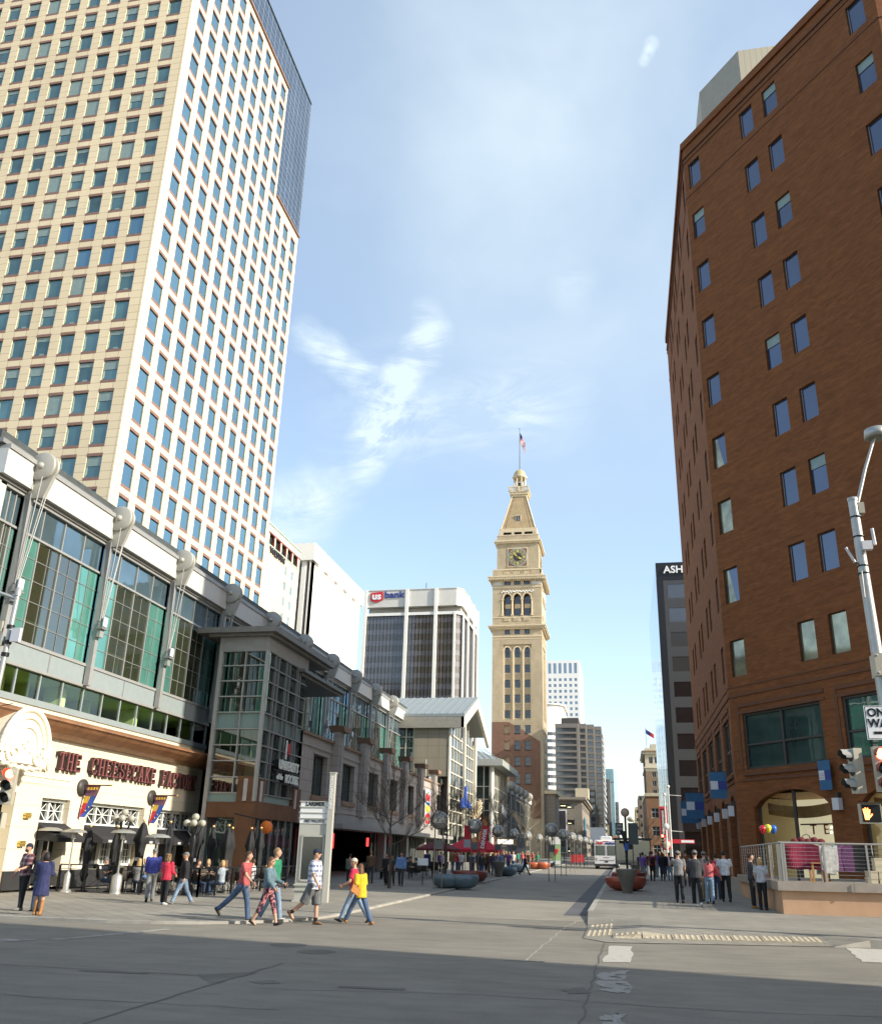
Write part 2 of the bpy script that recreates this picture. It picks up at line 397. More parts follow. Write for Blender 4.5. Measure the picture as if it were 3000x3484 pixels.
# tactile strips: raised domes on tan plates
tact = M('tactile_tan', (.42, .36, .26), .8, var=.18, ns=4)
mb = MB()
def rz_(x, y):
    if x < .35 and y > 21.2: return .012+.138*max(0, min(1, (x+1.03)/1.38))
    return .012+.138*max(0, min(1, (y-20.55-.11*(x+.4))/1.9))
def tac(x0, x1, y0, y1, y2=None):
    q = [(x0, y0), (x1, y0), (x1, y1), (x0, y1)]; mb.mesh([(x, y, rz_(x, y)-.05) for x, y in q]+[(x, y, rz_(x, y)+.008) for x, y in q], [(4, 5, 6, 7), (0, 1, 5, 4), (1, 2, 6, 5), (2, 3, 7, 6), (3, 0, 4, 7)], tact)
    nx = int((x1-x0)/.12); ny = int((y1-y0)/.12)
    for i in range(nx):
        for j in range(ny):
            x = x0+.06+i*.12; yy = y0+.06+j*.12
            mb.lathe([(.035, .007), (.028, .020), (.0, .022)], tact, c=(x, yy, rz_(x, yy)), n=6, caps=False)
for i in range(7): tac(-.33+i*.655, -.33+i*.655+.62, 21.05+i*.12, 21.68+i*.12)
tac(-.98, -.38, 20.9+.5, 24.9); tac(-.98, -.38, 26.1, 29.2)
struct(mb, 'tactile_paving')
# markings, worn with ragged edges
def ragged(name, c, thr, sc):
    mt = bpy.data.materials.new(name); mt.use_nodes = True; t = mt.node_tree; b = t.nodes['Principled BSDF']; setc(b, c, .8)
    f = noise(t, sc, 8, .7); g = t.nodes.new('ShaderNodeMath'); g.operation = 'GREATER_THAN'; g.inputs[1].default_value = thr
    t.links.new(f, g.inputs[0]); t.links.new(g.outputs[0], b.inputs['Alpha'])
    t.links.new(ramp_var(t, noise(t, 9, 6, .7), c, .75, 1.15), b.inputs['Base Color']); return mt
wht = ragged('worn_white', (.46, .43, .37), .36, 3.0); wht2 = ragged('worn_white_faint', (.33, .31, .27), .45, 3.5)
mb = MB()
def rag(poly, mat, z=.006, n=7, amp=.04):
    pts = []
    for i in range(len(poly)):
        a, b = poly[i], poly[(i+1) % len(poly)]
        for k in range(n):
            t = k/n; j = amp if k else 0
            pts.append((a[0]+(b[0]-a[0])*t+random.uniform(-j, j), a[1]+(b[1]-a[1])*t+random.uniform(-j, j), z))
    mb.poly(pts, mat)
for pl in ([(-.46, 16.75), (.02, 16.85), (.08, 19.8), (-.38, 19.75)], ):
    rag(pl, wht)
for pl in ([(-.43, 13.3), (-.02, 13.0), (.01, 15.7), (-.46, 15.2)], [(-.31, 11.38), (-.06, 11.5), (-.04, 10.5), (-.33, 10.6)]): rag(pl, wht2, amp=.08)
rag([(4.25, 18.6), (4.9, 18.6), (5.6, 21.3), (4.6, 21.4)], wht)
rag([(5.2, 18.4), (5.9, 18.4), (6.6, 21.3), (6.1, 21.4)], wht)
rag([(-13.3, 15.2), (-11.5, 15.7), (-11.2, 16.35), (-13.3, 15.9)], wht2); rag([(-11.1, 16.5), (-10.9, 16.9), (-10.3, 19.5), (-10.0, 19.4), (-10.85, 16.4)], wht2)
struct(mb, 'road_marking')
tar = M('tar', (.11, .103, .09), .7, var=.15, ns=2); patchm = groundmat('road_patch', (.155, .143, .118), .2)
mb = MB()
def crack(pts, wd, mat=tar, z=.0045, jit=.03, step=.35):
    fine = [pts[0]]
    for a, b in zip(pts, pts[1:]):
        n = max(1, int(math.dist(a, b)/step))
        for k in range(1, n+1): fine.append((a[0]+(b[0]-a[0])*k/n+random.uniform(-jit, jit), a[1]+(b[1]-a[1])*k/n+random.uniform(-jit, jit)))
    for i, ((ax, ay), (bx, by)) in enumerate(zip(fine, fine[1:])):
        d = Vector((bx-ax, by-ay)); 
        if d.length < 1e-4: continue
        d.normalize(); n = Vector((-d.y, d.x))*wd*random.uniform(.35, .6)
        mb.poly([(ax-n.x, ay-n.y, z+zg(ay)), (bx-n.x, by-n.y, z+zg(by)), (bx+n.x, by+n.y, z+zg(by)), (ax+n.x, ay+n.y, z+zg(ay))], mat)
crack([(-5.55, 14.6), (-5.57, 12.2), (-5.56, 8)], .035); crack([(-13, 12.3), (-9.5, 12.9), (-6.2, 12.8)], .03)
crack([(-.52, 20.4), (-.54, 16.9), (-.57, 8)], .03); crack([(-1.35, 27), (-1.61, 24.3), (-1.78, 16.4)], .035, M('pale_joint', (.33, .30, .25), .9))
crack([(-4.9, 11.9), (-2, 12.4), (1, 12.1), (5, 12.4)], .02); crack([(-9, 15.6), (-6, 16.6), (-2.6, 15.8), (6, 15.9)], .018); crack([(-9, 10.6), (-7, 10.4), (-4, 10.5)], .02)
for y in (31, 37, 44, 52, 62): crack([(-8, y), (-2, y+.1)], .02, z=.0085)
rag([(-6.2, 12.85), (-5.6, 13.35), (-5.45, 13.3), (-5.6, 12.1)], patchm, z=.0052); rag([(-5.25, 12.5), (-4.95, 12.7), (-4.75, 12.45), (-5.0, 12.3)], patchm, z=.0055, amp=.03)
rag([(-3.9, 12.5), (-3.0, 12.6), (-3.0, 12.4), (-3.9, 12.35)], patchm, z=.0058, amp=.02); rag([(-.95, 13.2), (-.62, 13.5), (-.55, 13.0), (-.8, 12.8)], patchm, z=.0052, amp=.05)
rag([(-8.0, 12.7), (-6.9, 12.85), (-6.9, 12.65), (-7.9, 12.6)], patchm, z=.0056, amp=.02)
for cx, cy in ((-6.5, 17.3), (-5.6, 16.35), (-3.0, 40)):
    mb.lathe([(.0, .006+zg(cy)), (.33, .006+zg(cy)), (.36, .004+zg(cy))], patchm if cy < 30 else tar, c=(cx, cy, 0), n=20, caps=False)
for k in range(26):
    x = -2.15+k*.027+random.uniform(-.02, .02); rag([(x, 16.3), (x+.02, 16.32), (x+.03, 16.42), (x-.01, 16.4)], tar if k % 2 else M('pale_joint'), z=.0062, n=1)
struct(mb, 'road_cracks')

# ================================================================== generic block
def panelglass(name, ud, c, w, h, ms=.03, line=(.3, .3, .28), refl=.6, rough=.05, shift=(0, 0), c2=None, var=.2, ns=.15):
    if name in MATS: return MATS[name]
    mt = bricks(name, ud, c, c2 or tuple(x*.85 for x in c), line, w, h, ms, 0, rough, var, ns, shift, .05, 1.0)
    b = mt.node_tree.nodes['Principled BSDF']; b.inputs['Metallic'].default_value = refl; return mt
def winproto(w, h, pane, fr=None, fw=.05, mull=(), trans=(), y=.0, band=None, bh=.3, bp=.012, ff=.03):
    """window seen from outside: local x 0..w, z 0..h, pane at y"""
    mb = MB(); mb.poly([(0, y, 0), (w, y, 0), (w, y, h), (0, y, h)], pane)
    if fr:
        for a, b, c, d in ((0, w, 0, fw), (0, w, h-fw, h), (0, fw, fw, h-fw), (w-fw, w, fw, h-fw)): mb.box(a, b, y-ff, y-.003, c, d, fr)
        for u in mull: mb.box(w*u-fw/2, w*u+fw/2, y-ff, y-.003, fw, h-fw, fr)
        for u in trans: mb.box(fw, w-fw, y-ff*.8, y-.004, h*u-fw/2, h*u+fw/2, fr)
    if band:
        for a, b in ((h, h+bh), (-bh, 0)): mb.box(-.02, w+.02, -bp-.35 if False else -bp, .1, a, b, band)
    return mb
def shell(mb, x0, x1, y0, y1, z0, z1, mat, skip=()):
    F = {'-y': [(x0, y0, z0), (x1, y0, z0), (x1, y0, z1), (x0, y0, z1)], '+x': [(x1, y0, z0), (x1, y1, z0), (x1, y1, z1), (x1, y0, z1)],
         '+y': [(x1, y1, z0), (x0, y1, z0), (x0, y1, z1), (x1, y1, z1)], '-x': [(x0, y1, z0), (x0, y0, z0), (x0, y0, z1), (x0, y1, z1)],
         'top': [(x0, y0, z1), (x1, y0, z1), (x1, y1, z1), (x0, y1, z1)]}
    for k, v in F.items():
        if k not in skip: mb.poly(v, mat)
roofm = M('roof_gravel', (.25, .24, .22), .9)
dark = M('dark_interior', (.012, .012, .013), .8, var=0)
UX, UY = (1, 0, 0), (0, 1, 0)

# ---------------------------------------------------------------- left office tower
root = thing('office_tower', 'very tall cream stone office tower with rows of square windows at top left', 'office building', (-72, 92, 0), world=True)
st = (.74, .61, .41)
tw_y = bricks('tower_stone_front', UX, st, (.70, .575, .38), (.40, .32, .21), 1.5, .96, .03, 0, .75, .10, .12, (.74, .24))
tw_x = bricks('tower_stone_side', UY, (.66, .57, .41), (.63, .54, .385), (.38, .31, .21), 1.585, .96, .03, 0, .75, .06, .12, (0, .24))
bandm = M('brown_granite', (.235, .13, .095), .5, var=.15)
fr = M('bronze_frame', (.05, .07, .07), .4, var=0)
wg1 = glass('tower_glass_teal', (.11, .20, .20), .55, .04, .35, .25); wg2 = glass('tower_glass_blue', (.13, .26, .34), .6, .04, .12, .1)
blind = M('window_blind', (.22, .29, .27), .35, var=.1)
ZB = 47.6-2.42; P = 3.83
mb = MB()
T = frame((-95, 72, 0), (0, 1)); hs = []; it = []
pa = winproto(1.8, 2.42, wg1, fr, .05, y=.15, band=bandm, bh=.34)
pb = winproto(1.8, 2.42, wg1, fr, .05, y=.15, band=bandm, bh=.34); pb.box(.05, 1.75, .10, .135, 1.3, 2.36, blind)
pc = winproto(1.8, 2.42, wg2, fr, .05, y=.15, band=bandm, bh=.34)
pd = winproto(1.8, 2.42, wg1, fr, .05, y=.15, band=bandm, bh=.34); pd.box(.05, 1.75, .10, .135, .1, 2.36, blind)
rr = random.Random(3)
rvm = M('painted_jamb_light', (.34, .46, .40), .5, var=.1)  # sun on the left jamb, painted as a flat pale shape over the pane
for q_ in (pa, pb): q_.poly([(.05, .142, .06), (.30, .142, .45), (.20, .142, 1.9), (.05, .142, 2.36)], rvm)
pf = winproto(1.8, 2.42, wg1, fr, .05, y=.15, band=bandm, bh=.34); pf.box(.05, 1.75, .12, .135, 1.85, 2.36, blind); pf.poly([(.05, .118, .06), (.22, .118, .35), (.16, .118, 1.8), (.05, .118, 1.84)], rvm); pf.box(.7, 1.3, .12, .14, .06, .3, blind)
for k in range(-7, 18):
    for j in range(11):
        x = -53.3-3.0*j+95; z = ZB+P*k; hs.append((x, x+1.8, z, z+2.42))
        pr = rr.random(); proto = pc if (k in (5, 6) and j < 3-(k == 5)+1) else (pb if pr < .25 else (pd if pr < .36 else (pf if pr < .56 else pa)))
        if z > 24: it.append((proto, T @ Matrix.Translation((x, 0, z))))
holes(mb, T, 0, 45, 0, 112, hs, tw_y, .17)
T2 = frame((-50, 72, 0), (-1, 0)); hs1 = []; hs2 = []; pe = winproto(1.9, 2.42, wg2, fr, .05, y=.14, band=bandm, bh=.36)
for k in range(-7, 22):
    for j in range(12):
        x = 1.65+3.17*j; z = ZB+P*k
        if x < 28: 
            if z+2.8 < 121.8: hs1.append((x, x+1.9, z, z+2.42))
            else: continue
        else:
            if z+2.8 < 99.5: hs2.append((x, x+1.9, z, z+2.42))
            else: continue
        if z > 24: it.append((pe, T2 @ Matrix.Translation((x, 0, z))))
XS = 29.55
holes(mb, T2, 0, XS, 0, 121.8, hs1, tw_x, .2); holes(mb, T2, XS, 39.4, 0, 99.5, hs2, tw_x, .2)
mb.poly([(-95, 72, 112), (-50, 72, 112), (-50, 72, 128.8), (-95, 72, 128.8)], tw_y)
shell(mb, -95, -50.0, 72, 111.4, 0, 128.8, tw_y, skip=('-y', '+x'))
mb.build('wall', root)
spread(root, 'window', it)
mb = MB(); pg = panelglass('tower_panel_glass', UY, (.075, .115, .17), 1.585, 1.28, .05, (.42, .42, .38), .55, .06, c2=(.065, .10, .15))
mb.poly([(-50.02, 72, 121.8), (-50.02, 111.4, 121.8), (-50.02, 111.4, 128.8), (-50.02, 72, 128.8)], pg)
mb.poly([(-50.02, 72+XS, 99.5), (-50.02, 111.4, 99.5), (-50.02, 111.4, 121.8), (-50.02, 72+XS, 121.8)], pg)
mb.box(-50.2, -49.9, 72, 111.4, 128.8, 129.0, fr)
mb.build('glass_wall', root)
mb = MB()
mb.box(-50.01, -49.7, 72, 72+XS, 121.8, 122.1, bandm); mb.box(-50.01, -49.7, 72+XS, 111.5, 99.5, 99.8, bandm); M('cream_edge', st, .7)
mb.build('coping', root)

# ---------------------------------------------------------------- hotel with lettering
root = thing('hotel_building', 'pale yellow hotel slab with dark lettering and open top loggias beside the tall tower', 'hotel', (-68, 131, 0), world=True)
hm = bricks('hotel_wall', UY, (.62, .54, .39), (.605, .525, .375), (.5, .43, .31), 6, 2.9, .03, 0, .8, .05, .1)
hwd = glass('hotel_glass', (.30, .46, .52), .6, .06, .3, .3)
T = frame((-60, 112, 0), (-1, 0)); hs = []; it = []
wp = winproto(1.25, 1.6, hwd, M('cream_frame', (.6, .58, .5), .6, var=0), .06, (.5,), y=.1)
for k in range(16):
    for j, x in enumerate((30.4, 33.6)):
        z = 50.0-2.95*k-(0 if j else 0); hs.append((x, x+1.25, z, z+1.6))
        if z > 8: it.append((wp, T @ Matrix.Translation((x, 0, z))))
lg = [(x, x+2.1, 53.2, 55.2) for x in (22.4, 25.3, 28.2, 31.1, 34.0)]
holes(MBw := MB(), T, 0, 37.5, 0, 56.8, hs+lg, hm, .15)
shell(MBw, -76, -60, 112, 149.5, 0, 56.8, hm, skip=('+x',)); MBw.build('wall', root)
spread(root, 'window', it)
mb = MB(); red = M('oxblood_trim', (.22, .05, .05), .6)
mb.box(22.0, 37.3, .4, 2.0, 53, 55.4, dark, T); mb.box(22.0, 37.5, -.12, .02, 55.2, 55.45, red, T); mb.box(22, 37.5, -.1, .02, 53.0, 53.2, M('loggia_rail', (.4, .5, .42), .6), T)
for x in (24.55, 27.45, 30.35, 33.25, 36.2): mb.box(x, x+.6, -.08, .3, 53.2, 55.2, hm, T); mb.box(x-.12, x, -.1, .2, 53.2, 55.2, red, T)
mb.box(0, 37.6, -.15, .1, 56.8, 57.1, M('verdigris', (.35, .48, .42), .6), T)
mb.build('loggia', root)
mb = text('WESTIN', 1.55, M('dark_letter', (.03, .025, .03), .5, var=0), .12, bold=.03); o = MB(); o.add(mb, T @ Matrix.Translation((26.2, -.16, 52.15)) @ Matrix.Scale(1.25, 4, (1, 0, 0)))
o.build('lettering', root)

# ---------------------------------------------------------------- blank white slab
root = thing('white_tower_block', 'broad white windowless slab with a toothed shadow line under its parapet', 'building', (-75, 175, 0), world=True)
wm = M('white_render', (.86, .84, .80), .75, var=.03, ns=.2); gm = M('grey_render', (.42, .40, .36), .8, var=.06); tan = M('tan_strip', (.30, .19, .10), .6)
mb = MB()
mb.poly([(-60.7, 157.6, 0), (-60.7, 192, 0), (-60.7, 192, 58), (-60.7, 157.6, 58)], wm)
shell(mb, -90, -60.7, 157.6, 192, 0, 58, wm, skip=('+x', '-y')); mb.poly([(-90, 159.5, 0), (-60.7, 159.5, 0), (-60.7, 159.5, 58), (-90, 159.5, 58)], wm)
mb.box(-62.75, -61.75, 157.6, 159.5, 0, 57.9, wm); mb.box(-66, -63.6, 158.3, 159.5, 0, 57.9, wm); mb.box(-61.05, -60.7, 157.6, 159.5, 0, 57.9, wm)
mb.build('wall', root)
mb = MB(); mb.box(-90, -60, 157, 192.4, 57.9, 61.6, wm)
for g in range(5):
    for k in range(4):
        y = 160.2+g*6.6+k*1.0; mb.prism([(y, 57.9), (y+.85, 57.9), (y+.85, 56.8)], -60.7, -60.15, wm, plane='YZ')
mb.build('parapet', root)
mb = MB(); dg = glass('smoked_glass', (.05, .045, .045), .35, .08, .3, .3)
mb.poly([(-61.75, 159.3, 0), (-61.05, 159.3, 0), (-61.05, 159.3, 57.9), (-61.75, 159.3, 57.9)], dg); mb.poly([(-63.6, 159.3, 0), (-62.75, 159.3, 0), (-62.75, 159.3, 57.9), (-63.6, 159.3, 57.9)], dg)
for k in range(18): mb.box(-63.55, -62.8, 159.0, 159.28, 3.1*k, 3.1*k+1.3, M('spandrel_grey', (.16, .16, .17), .4)); mb.box(-61.7, -61.35, 159.0, 159.28, 3.1*k, 3.1*k+1.3, M('spandrel_grey'))
mb.box(-61.3, -61.06, 158.2, 159.29, 0, 57.9, tan); mb.build('window_strip', root)

# ---------------------------------------------------------------- bank tower
root = thing('bank_tower', 'dark glass bank tower with white pilasters and red and blue sign on its parapet', 'office building', (-64, 265, 0), world=True)
bw = M('bank_white', (.80, .78, .72), .7, var=.05); bgr = M('bank_parapet', (.60, .58, .53), .8, var=.05, ns=.6)
g1 = glass('bank_glass', (.035, .027, .024), .3, .05, .35, .06); g2 = glass('bank_spandrel', (.07, .064, .075), .2, .12, .15, .08)
T = frame((-77, 250, 0), (0, 1)); Ts = frame((-46.2, 251.8, 0), (-1, 0)); Tc = frame((-48, 250, 0), (-1, 1))
mb = MB(); pp = MB(); pan = []; 
segs = [(T, 29.0, [0, 13.3, 22.6]), (Tc, 2.55, []), (Ts, 27.0, [8.0, 19.0, 26.4])]
for TT, Wd, pil in segs:
    mb.poly([(0, 0, 74.3), (Wd, 0, 74.3), (Wd, 0, 79.7), (0, 0, 79.7)], bgr, TT); mb.poly([(0, 0, 74.3), (Wd, 0, 74.3), (Wd, 1.6, 74.3), (0, 1.6, 74.3)], bgr, TT)
    mb.box(0, Wd, -.25, .0, 71.4, 72.3, bw, TT); mb.box(0, Wd, -.2, .3, 79.7, 79.95, bgr, TT)
    pan.append((TT, Wd))
    for x in pil: pp.box(x-.5, x+.5, -.55, .02, 0, 79.9, bw, TT)
mb.poly([(-77, 250, 79.7), (-48, 250, 79.7), (-46.2, 251.8, 79.7), (-46.2, 279, 79.7), (-77, 279, 79.7)], roofm)
mb.box(-76.5, -47, 252.2, 278, 72.3, 79.6, gm); mb.poly([(-77, 250, 72.3), (-48, 250, 72.3), (-46.2, 251.8, 72.3), (-46.2, 279, 72.3), (-77, 279, 72.3)], roofm)
shell(mb, -77, -46.3, 252, 279, 0, 72, gm, skip=('-y', '+x', 'top')); mb.build('parapet', root)
for k, (TT, Wd) in enumerate(pan):
    gw = MB(); gw.poly([(0, .35, 0), (Wd, .35, 0), (Wd, .35, 72), (0, .35, 72)], g1, TT)
    for f in range(21): gw.box(0, Wd, .33, .349, f*3.45, f*3.45+1.45, g2, TT)
    x = .9
    while x < Wd: gw.box(x-.035, x+.035, .25, .32, 0, 71.4, M('aluminium', (.34, .32, .28), .4, .3, var=.05), TT); x += 1.13
    gw.build('glass_wall', root)
for TT, Wd, pil in segs:
    for x in pil: 
        p1 = MB(); p1.box(x-.5, x+.5, -.55, .02, 0, 79.9, bw, TT); p1.build('pilaster', root)
p1 = MB(); p1.box(-.35, .35, -.5, .03, 0, 72, bw, Ts); p1.build('pilaster', root); p1 = MB(); p1.box(28.3, 28.98, -.4, .03, 0, 72, bw, T); p1.build('pilaster', root)
rc = MB(); rc.box(-70, -64, 262, 270, 79.7, 82.2, gm); rc.tube((-60, 260, 79.7), (-60, 260, 85), .12, M('dark_metal', (.06, .06, .06), .5, .3, var=0)); rc.build('plant_room', root)
sg = MB(); sr = M('sign_red', (.55, .03, .04), .5, var=0); sb = M('sign_navy', (.03, .05, .25), .5, var=0); sw = M('sign_white', (.8, .8, .8), .5, var=0)
sg.prism([(1.5, 78.9), (5.4, 79.3), (5.4, 76.6), (3.4, 75.8), (1.5, 76.5)], -.45, -.05, sr, T)
sg.add(text('us', 3.1, sw, .06, bold=.10, sx=1.1), T @ Matrix.Translation((3.45, -.53, 77.75)))
sg.add(text('bank', 3.0, sb, .12, bold=.04, sx=1.12), T @ Matrix.Translation((9.1, -.2, 78.2)))
sg.build('sign', root)

# ---------------------------------------------------------------- clock tower
root = thing('clock_tower', 'slender tan brick clock tower with arched loggia, steep roof and small domed cupola', 'clock tower', (-23.35, 206, 0), world=True)
df = {}
for ud, nm in ((UX, 'front'), (UY, 'side')):
    df[nm] = bricks('clock_tower_brick_'+nm, ud, (.46, .38, .26), (.415, .34, .23), (.39, .32, .215), .6, .22, .03, .5, .85, .16, .5)
cream = M('terracotta_cream', (.60, .50, .335), .7, var=.1, ns=2); scar = bricks('scar_brick', UX, (.22, .12, .08), (.19, .10, .067), (.18, .12, .09), .6, .22, .03, .5, .85, .18, .3)
dgl = glass('clock_tower_glass', (.035, .04, .05), .3, .1, .4, .5); sash = M('dark_sash', (.07, .06, .05), .6, var=0)
W0 = 12.0; XL = -29.35
FR = [('front', frame((XL, 200, 0), (0, 1))), ('side', frame((XL+W0, 200, 0), (-1, 0)))]
cols = (3.65, 6.05, 8.45); rows = [(46.3, 48.95), (42.65, 44.65), (39.05, 41.0), (35.5, 37.45), (31.9, 33.8)]
low = [(28.3, 30.25), (24.6, 26.7), (21.0, 23.05), (17.0, 19.4), (12.6, 15.2)]
wall = MB(); win = []; 
def arched(w, h, pane):
    mb = MB(); pts = [(0, 0), (w, 0), (w, h-w/2)]+arc(w/2, h-w/2, w/2, w/2, 0, 180, 8)[1:-1]+[(0, h-w/2)]
    mb.poly([(x, .0, z) for x, z in pts], pane); mb.box(w/2-.04, w/2+.04, -.05, -.01, 0, h-.05, sash); mb.box(0, w, -.05, -.01, h*.45, h*.45+.08, sash); return mb
def spandrels(mb, T, x0, x1, zt, mat, y=0, dep=.35):
    """masonry left over a rectangular opening's top to make it round-headed"""
    r = (x1-x0)/2; cx = (x0+x1)/2
    a = arc(cx, zt-r, r, r, 180, 90, 7); mb.prism([(x0, zt)]+a[::1], y, y+dep, mat, T)
    a = arc(cx, zt-r, r, r, 0, 90, 7); mb.prism([(x1, zt)]+a, y, y+dep, mat, T)
wr = winproto(1.3, 2.0, dgl, sash, .07, (), (.5,), y=.0); wa = arched(1.3, 2.65, dgl); wsm = winproto(1.25, 1.15, dgl, sash, .06, y=0)
wlo = winproto(1.35, 2.05, dgl, sash, .07, (), (.5,), y=0); wblind = MB(); wblind.poly([(0, 0, 0), (1.35, 0, 0), (1.35, 0, 2.05), (0, 0, 2.05)], df['front'])
for nm, T in FR:
    bm_ = df[nm]; hs = []
    inset = (2.65, 9.45, 31.6, 49.5); hs.append(inset)
    for c in cols:
        for a, b in low: hs.append((c-.68, c+.68, a, b))
        hs.append((c-.65, c+.65, 52.0, 53.15)); hs.append((c-.8, c+.8, 64.45, 65.45))
    loggia = (2.2, 9.9, 56.6, 62.6); hs.append(loggia)
    holes(wall, T, 0, W0, 0, 66.58, hs, bm_, .45, cream)
    # recessed window panel
    h2 = []
    for c in cols:
        for i, (a, b) in enumerate(rows): h2.append((c-.65, c+.65, a, b))
    holes(wall, T @ Matrix.Translation((0, .45, 0)), 2.65, 9.45, 31.6, 49.5, h2, bm_, .3, cream)
    for i, x in enumerate((2.65, 4.85, 7.25, 9.2)): wall.box(x-.02 if i else x, x+.27, .05, .44, 31.6, 48.2, cream, T)
    for c in cols:
        for s in (-1, 1): wall.box(c+s*.86-.07, c+s*.86+.07, .22, .449, 31.6, 48.2, cream, T)
        pts = arc(c, 47.9, 1.05, 1.25, 0, 180, 12)+arc(c, 47.9, .72, .95, 180, 0, 12); wall.prism(pts, .12, .449, cream, T)
        spandrels(wall, T, c-.65, c+.65, rows[0][1], bm_, .452, .28)
    for c in cols:
        for i, (a, b) in enumerate(rows):
            wall.box(c-.75, c+.75, .38, .5, a-.15, a, cream, T)
            win.append((wa if i == 0 else wr, T @ Matrix.Translation((c-.65, .72, a)) @ Matrix.Diagonal((1, 1, (b-a)/(2.65 if i == 0 else 2.0), 1))))
        for i, (a, b) in enumerate(low):
            wall.box(c-.75, c+.75, -.06, .03, a-.16, a, cream if i < 1 else scar, T)
            win.append((wblind if (nm == 'front' and c == cols[0] and i < 4) else wlo, T @ Matrix.Translation((c-.68, .35, a)) @ Matrix.Diagonal((1, 1, (b-a)/2.05, 1))))
        win.append((wsm, T @ Matrix.Translation((c-.63, .35, 52.0)))); win.append((wsm, T @ Matrix.Translation((c-.8, .35, 64.45)) @ Matrix.Diagonal((1.28, 1, .87, 1))))
    wall.box(0, W0, -.1, .01, 51.3, 51.7, cream, T); wall.box(0, W0, -.12, .01, 56.1, 56.35, cream, T); wall.box(0, W0, -.12, .01, 63.7, 64.1, cream, T); wall.box(0, W0, -.06, .01, 50.75, 50.95, cream, T)
    wall.box(.25, 2.2, -.05, .02, 64.45, 65.3, M('pale_tile', (.5, .5, .48), .6), T); wall.box(9.8, 11.75, -.05, .02, 64.45, 65.3, M('pale_tile'), T)
lower = MB()
lower.prism([(0, 0), (11.3, 0), (11.3, 26.5), (9.3, 27.9), (7.9, 28.3), (7.77, 28.3), (7.77, 29.0), (6.9, 29.6), (6.73, 29.6), (5.6, 30.2), (4.2, 31.4), (2.55, 31.4), (2.55, 31.0), (0, 31.0)][:0] or [(0, 0)], 0, 0, scar) if False else None
T = FR[0][1]
def scarface(x0, x1, z0, z1): 
    if x1 > x0 and z1 > z0: lower.box(x0, x1, -.06, -.003, z0, z1, scar, T)
for i, (a, b) in enumerate(low):
    z0 = b; z1 = low[i-1][0] if i else 31.0
    top = [(0, 31.0), (2.55, 31.4), (4.2, 30.9), (5.6, 30.0), (7.2, 29.2), (8.0, 28.6), (9.3, 27.7), (11.3, 26.5)]
    def lim(x):
        for (xa, za), (xb, zb) in zip(top, top[1:]):
            if xa <= x <= xb: return za+(zb-za)*(x-xa)/(xb-xa)
        return 26.5
    for k in range(38):
        x0 = k*.3; x1 = min(x0+.3, 11.3)
        mid = x0+.15; inw = any(abs(mid-c) < .68 for c in cols)
        if inw: scarface(x0, x1, z0, min(z1, lim(mid)))
        else: scarface(x0, x1, a, min(z1, lim(mid)))
    # beneath the last row
for k in range(38): scarface(k*.3, min(k*.3+.3, 11.3), 9.5, low[-1][0])
lower.build('scarred_brickwork', root)
shell(wall, XL, XL+W0, 200, 212, 0, 66.58, df['front'], skip=('-y', '+x'))
wall.build('wall', root); spread(root, 'window', win)
# loggia with columns and round arches
for nm, T in FR:
    lo = MB(); bm_ = df[nm]
    lo.box(2.3, 9.8, 1.3, 1.4, 56.6, 62.6, M('loggia_back', (.20, .11, .06), .8), T)
    for c in cols:
        for a, b in ((56.75, 58.7), (59.9, 62.0)): lo.box(c-.62, c+.62, 1.2, 1.28, a, b, dgl, T)
        lo.box(c-.7, c+.7, 1.1, 1.28, 58.75, 59.85, cream, T)
    ys = 60.9
    pts = [(2.2, 62.6), (9.9, 62.6), (9.9, ys)]
    for c in reversed(cols): pts += arc(c, ys, .95, 1.3, 0, 180, 10)
    pts.append((2.2, ys)); lo.prism(pts, .05, .5, bm_, T)
    for c in cols:
        pr = arc(c, ys, 1.25, 1.62, 0, 180, 12)+arc(c, ys, .96, 1.31, 180, 0, 12); lo.prism(pr, -.12, .049, cream, T)
    for x in (2.45, 4.85, 7.25, 9.65):
        lo.tube((x, .1, 57.0), (x, .1, 60.6), .24, cream, .2, 12, T); lo.box(x-.32, x+.32, -.25, .42, 60.6, 60.9, cream, T); lo.box(x-.32, x+.32, -.25, .42, 56.62, 57.0, cream, T)
    for k in range(24):                                   # white relief frieze above the arches
        x = 2.3+k*.33; z = 62.55+.35*sin(k*1.3)**2; lo.ball((x, -.05, z), .2, M('white_relief', (.75, .74, .7), .7), 7, 5, T)
    for c in cols:
        for k in range(7): lo.tube((c-.7+k*.23, -.12, 55.3), (c-.7+k*.23, -.12, 56.1), .06, cream, n=6, T=T)
    lo.build('loggia', root)
def slabs(mb, hw, z0, z1, over, mat, cx=-23.35, cy=206): mb.box(cx-hw-over, cx+hw+over, cy-hw-over, cy+hw+over, z0, z1, mat)
mb = MB()
slabs(mb, 6, 65.5, 65.9, .35, cream); slabs(mb, 6, 65.9, 66.3, .95, cream); slabs(mb, 6, 66.3, 66.6, 1.1, cream)
mb.build('cornice', root); mb = MB(); slabs(mb, 6, 53.2, 53.55, .4, cream); slabs(mb, 6, 53.55, 53.85, .8, cream); slabs(mb, 6, 53.85, 54.1, 1.0, cream)
for s in range(26):
    x = XL-1.0+s*.55; mb.box(x, x+.28, 198.95, 199.95, 65.55, 65.89, cream); y = 199+s*.55; mb.box(XL+W0+.05, XL+W0+1.05, y, y+.28, 65.55, 65.89, cream)
mb.build('cornice', root)
mb = MB()
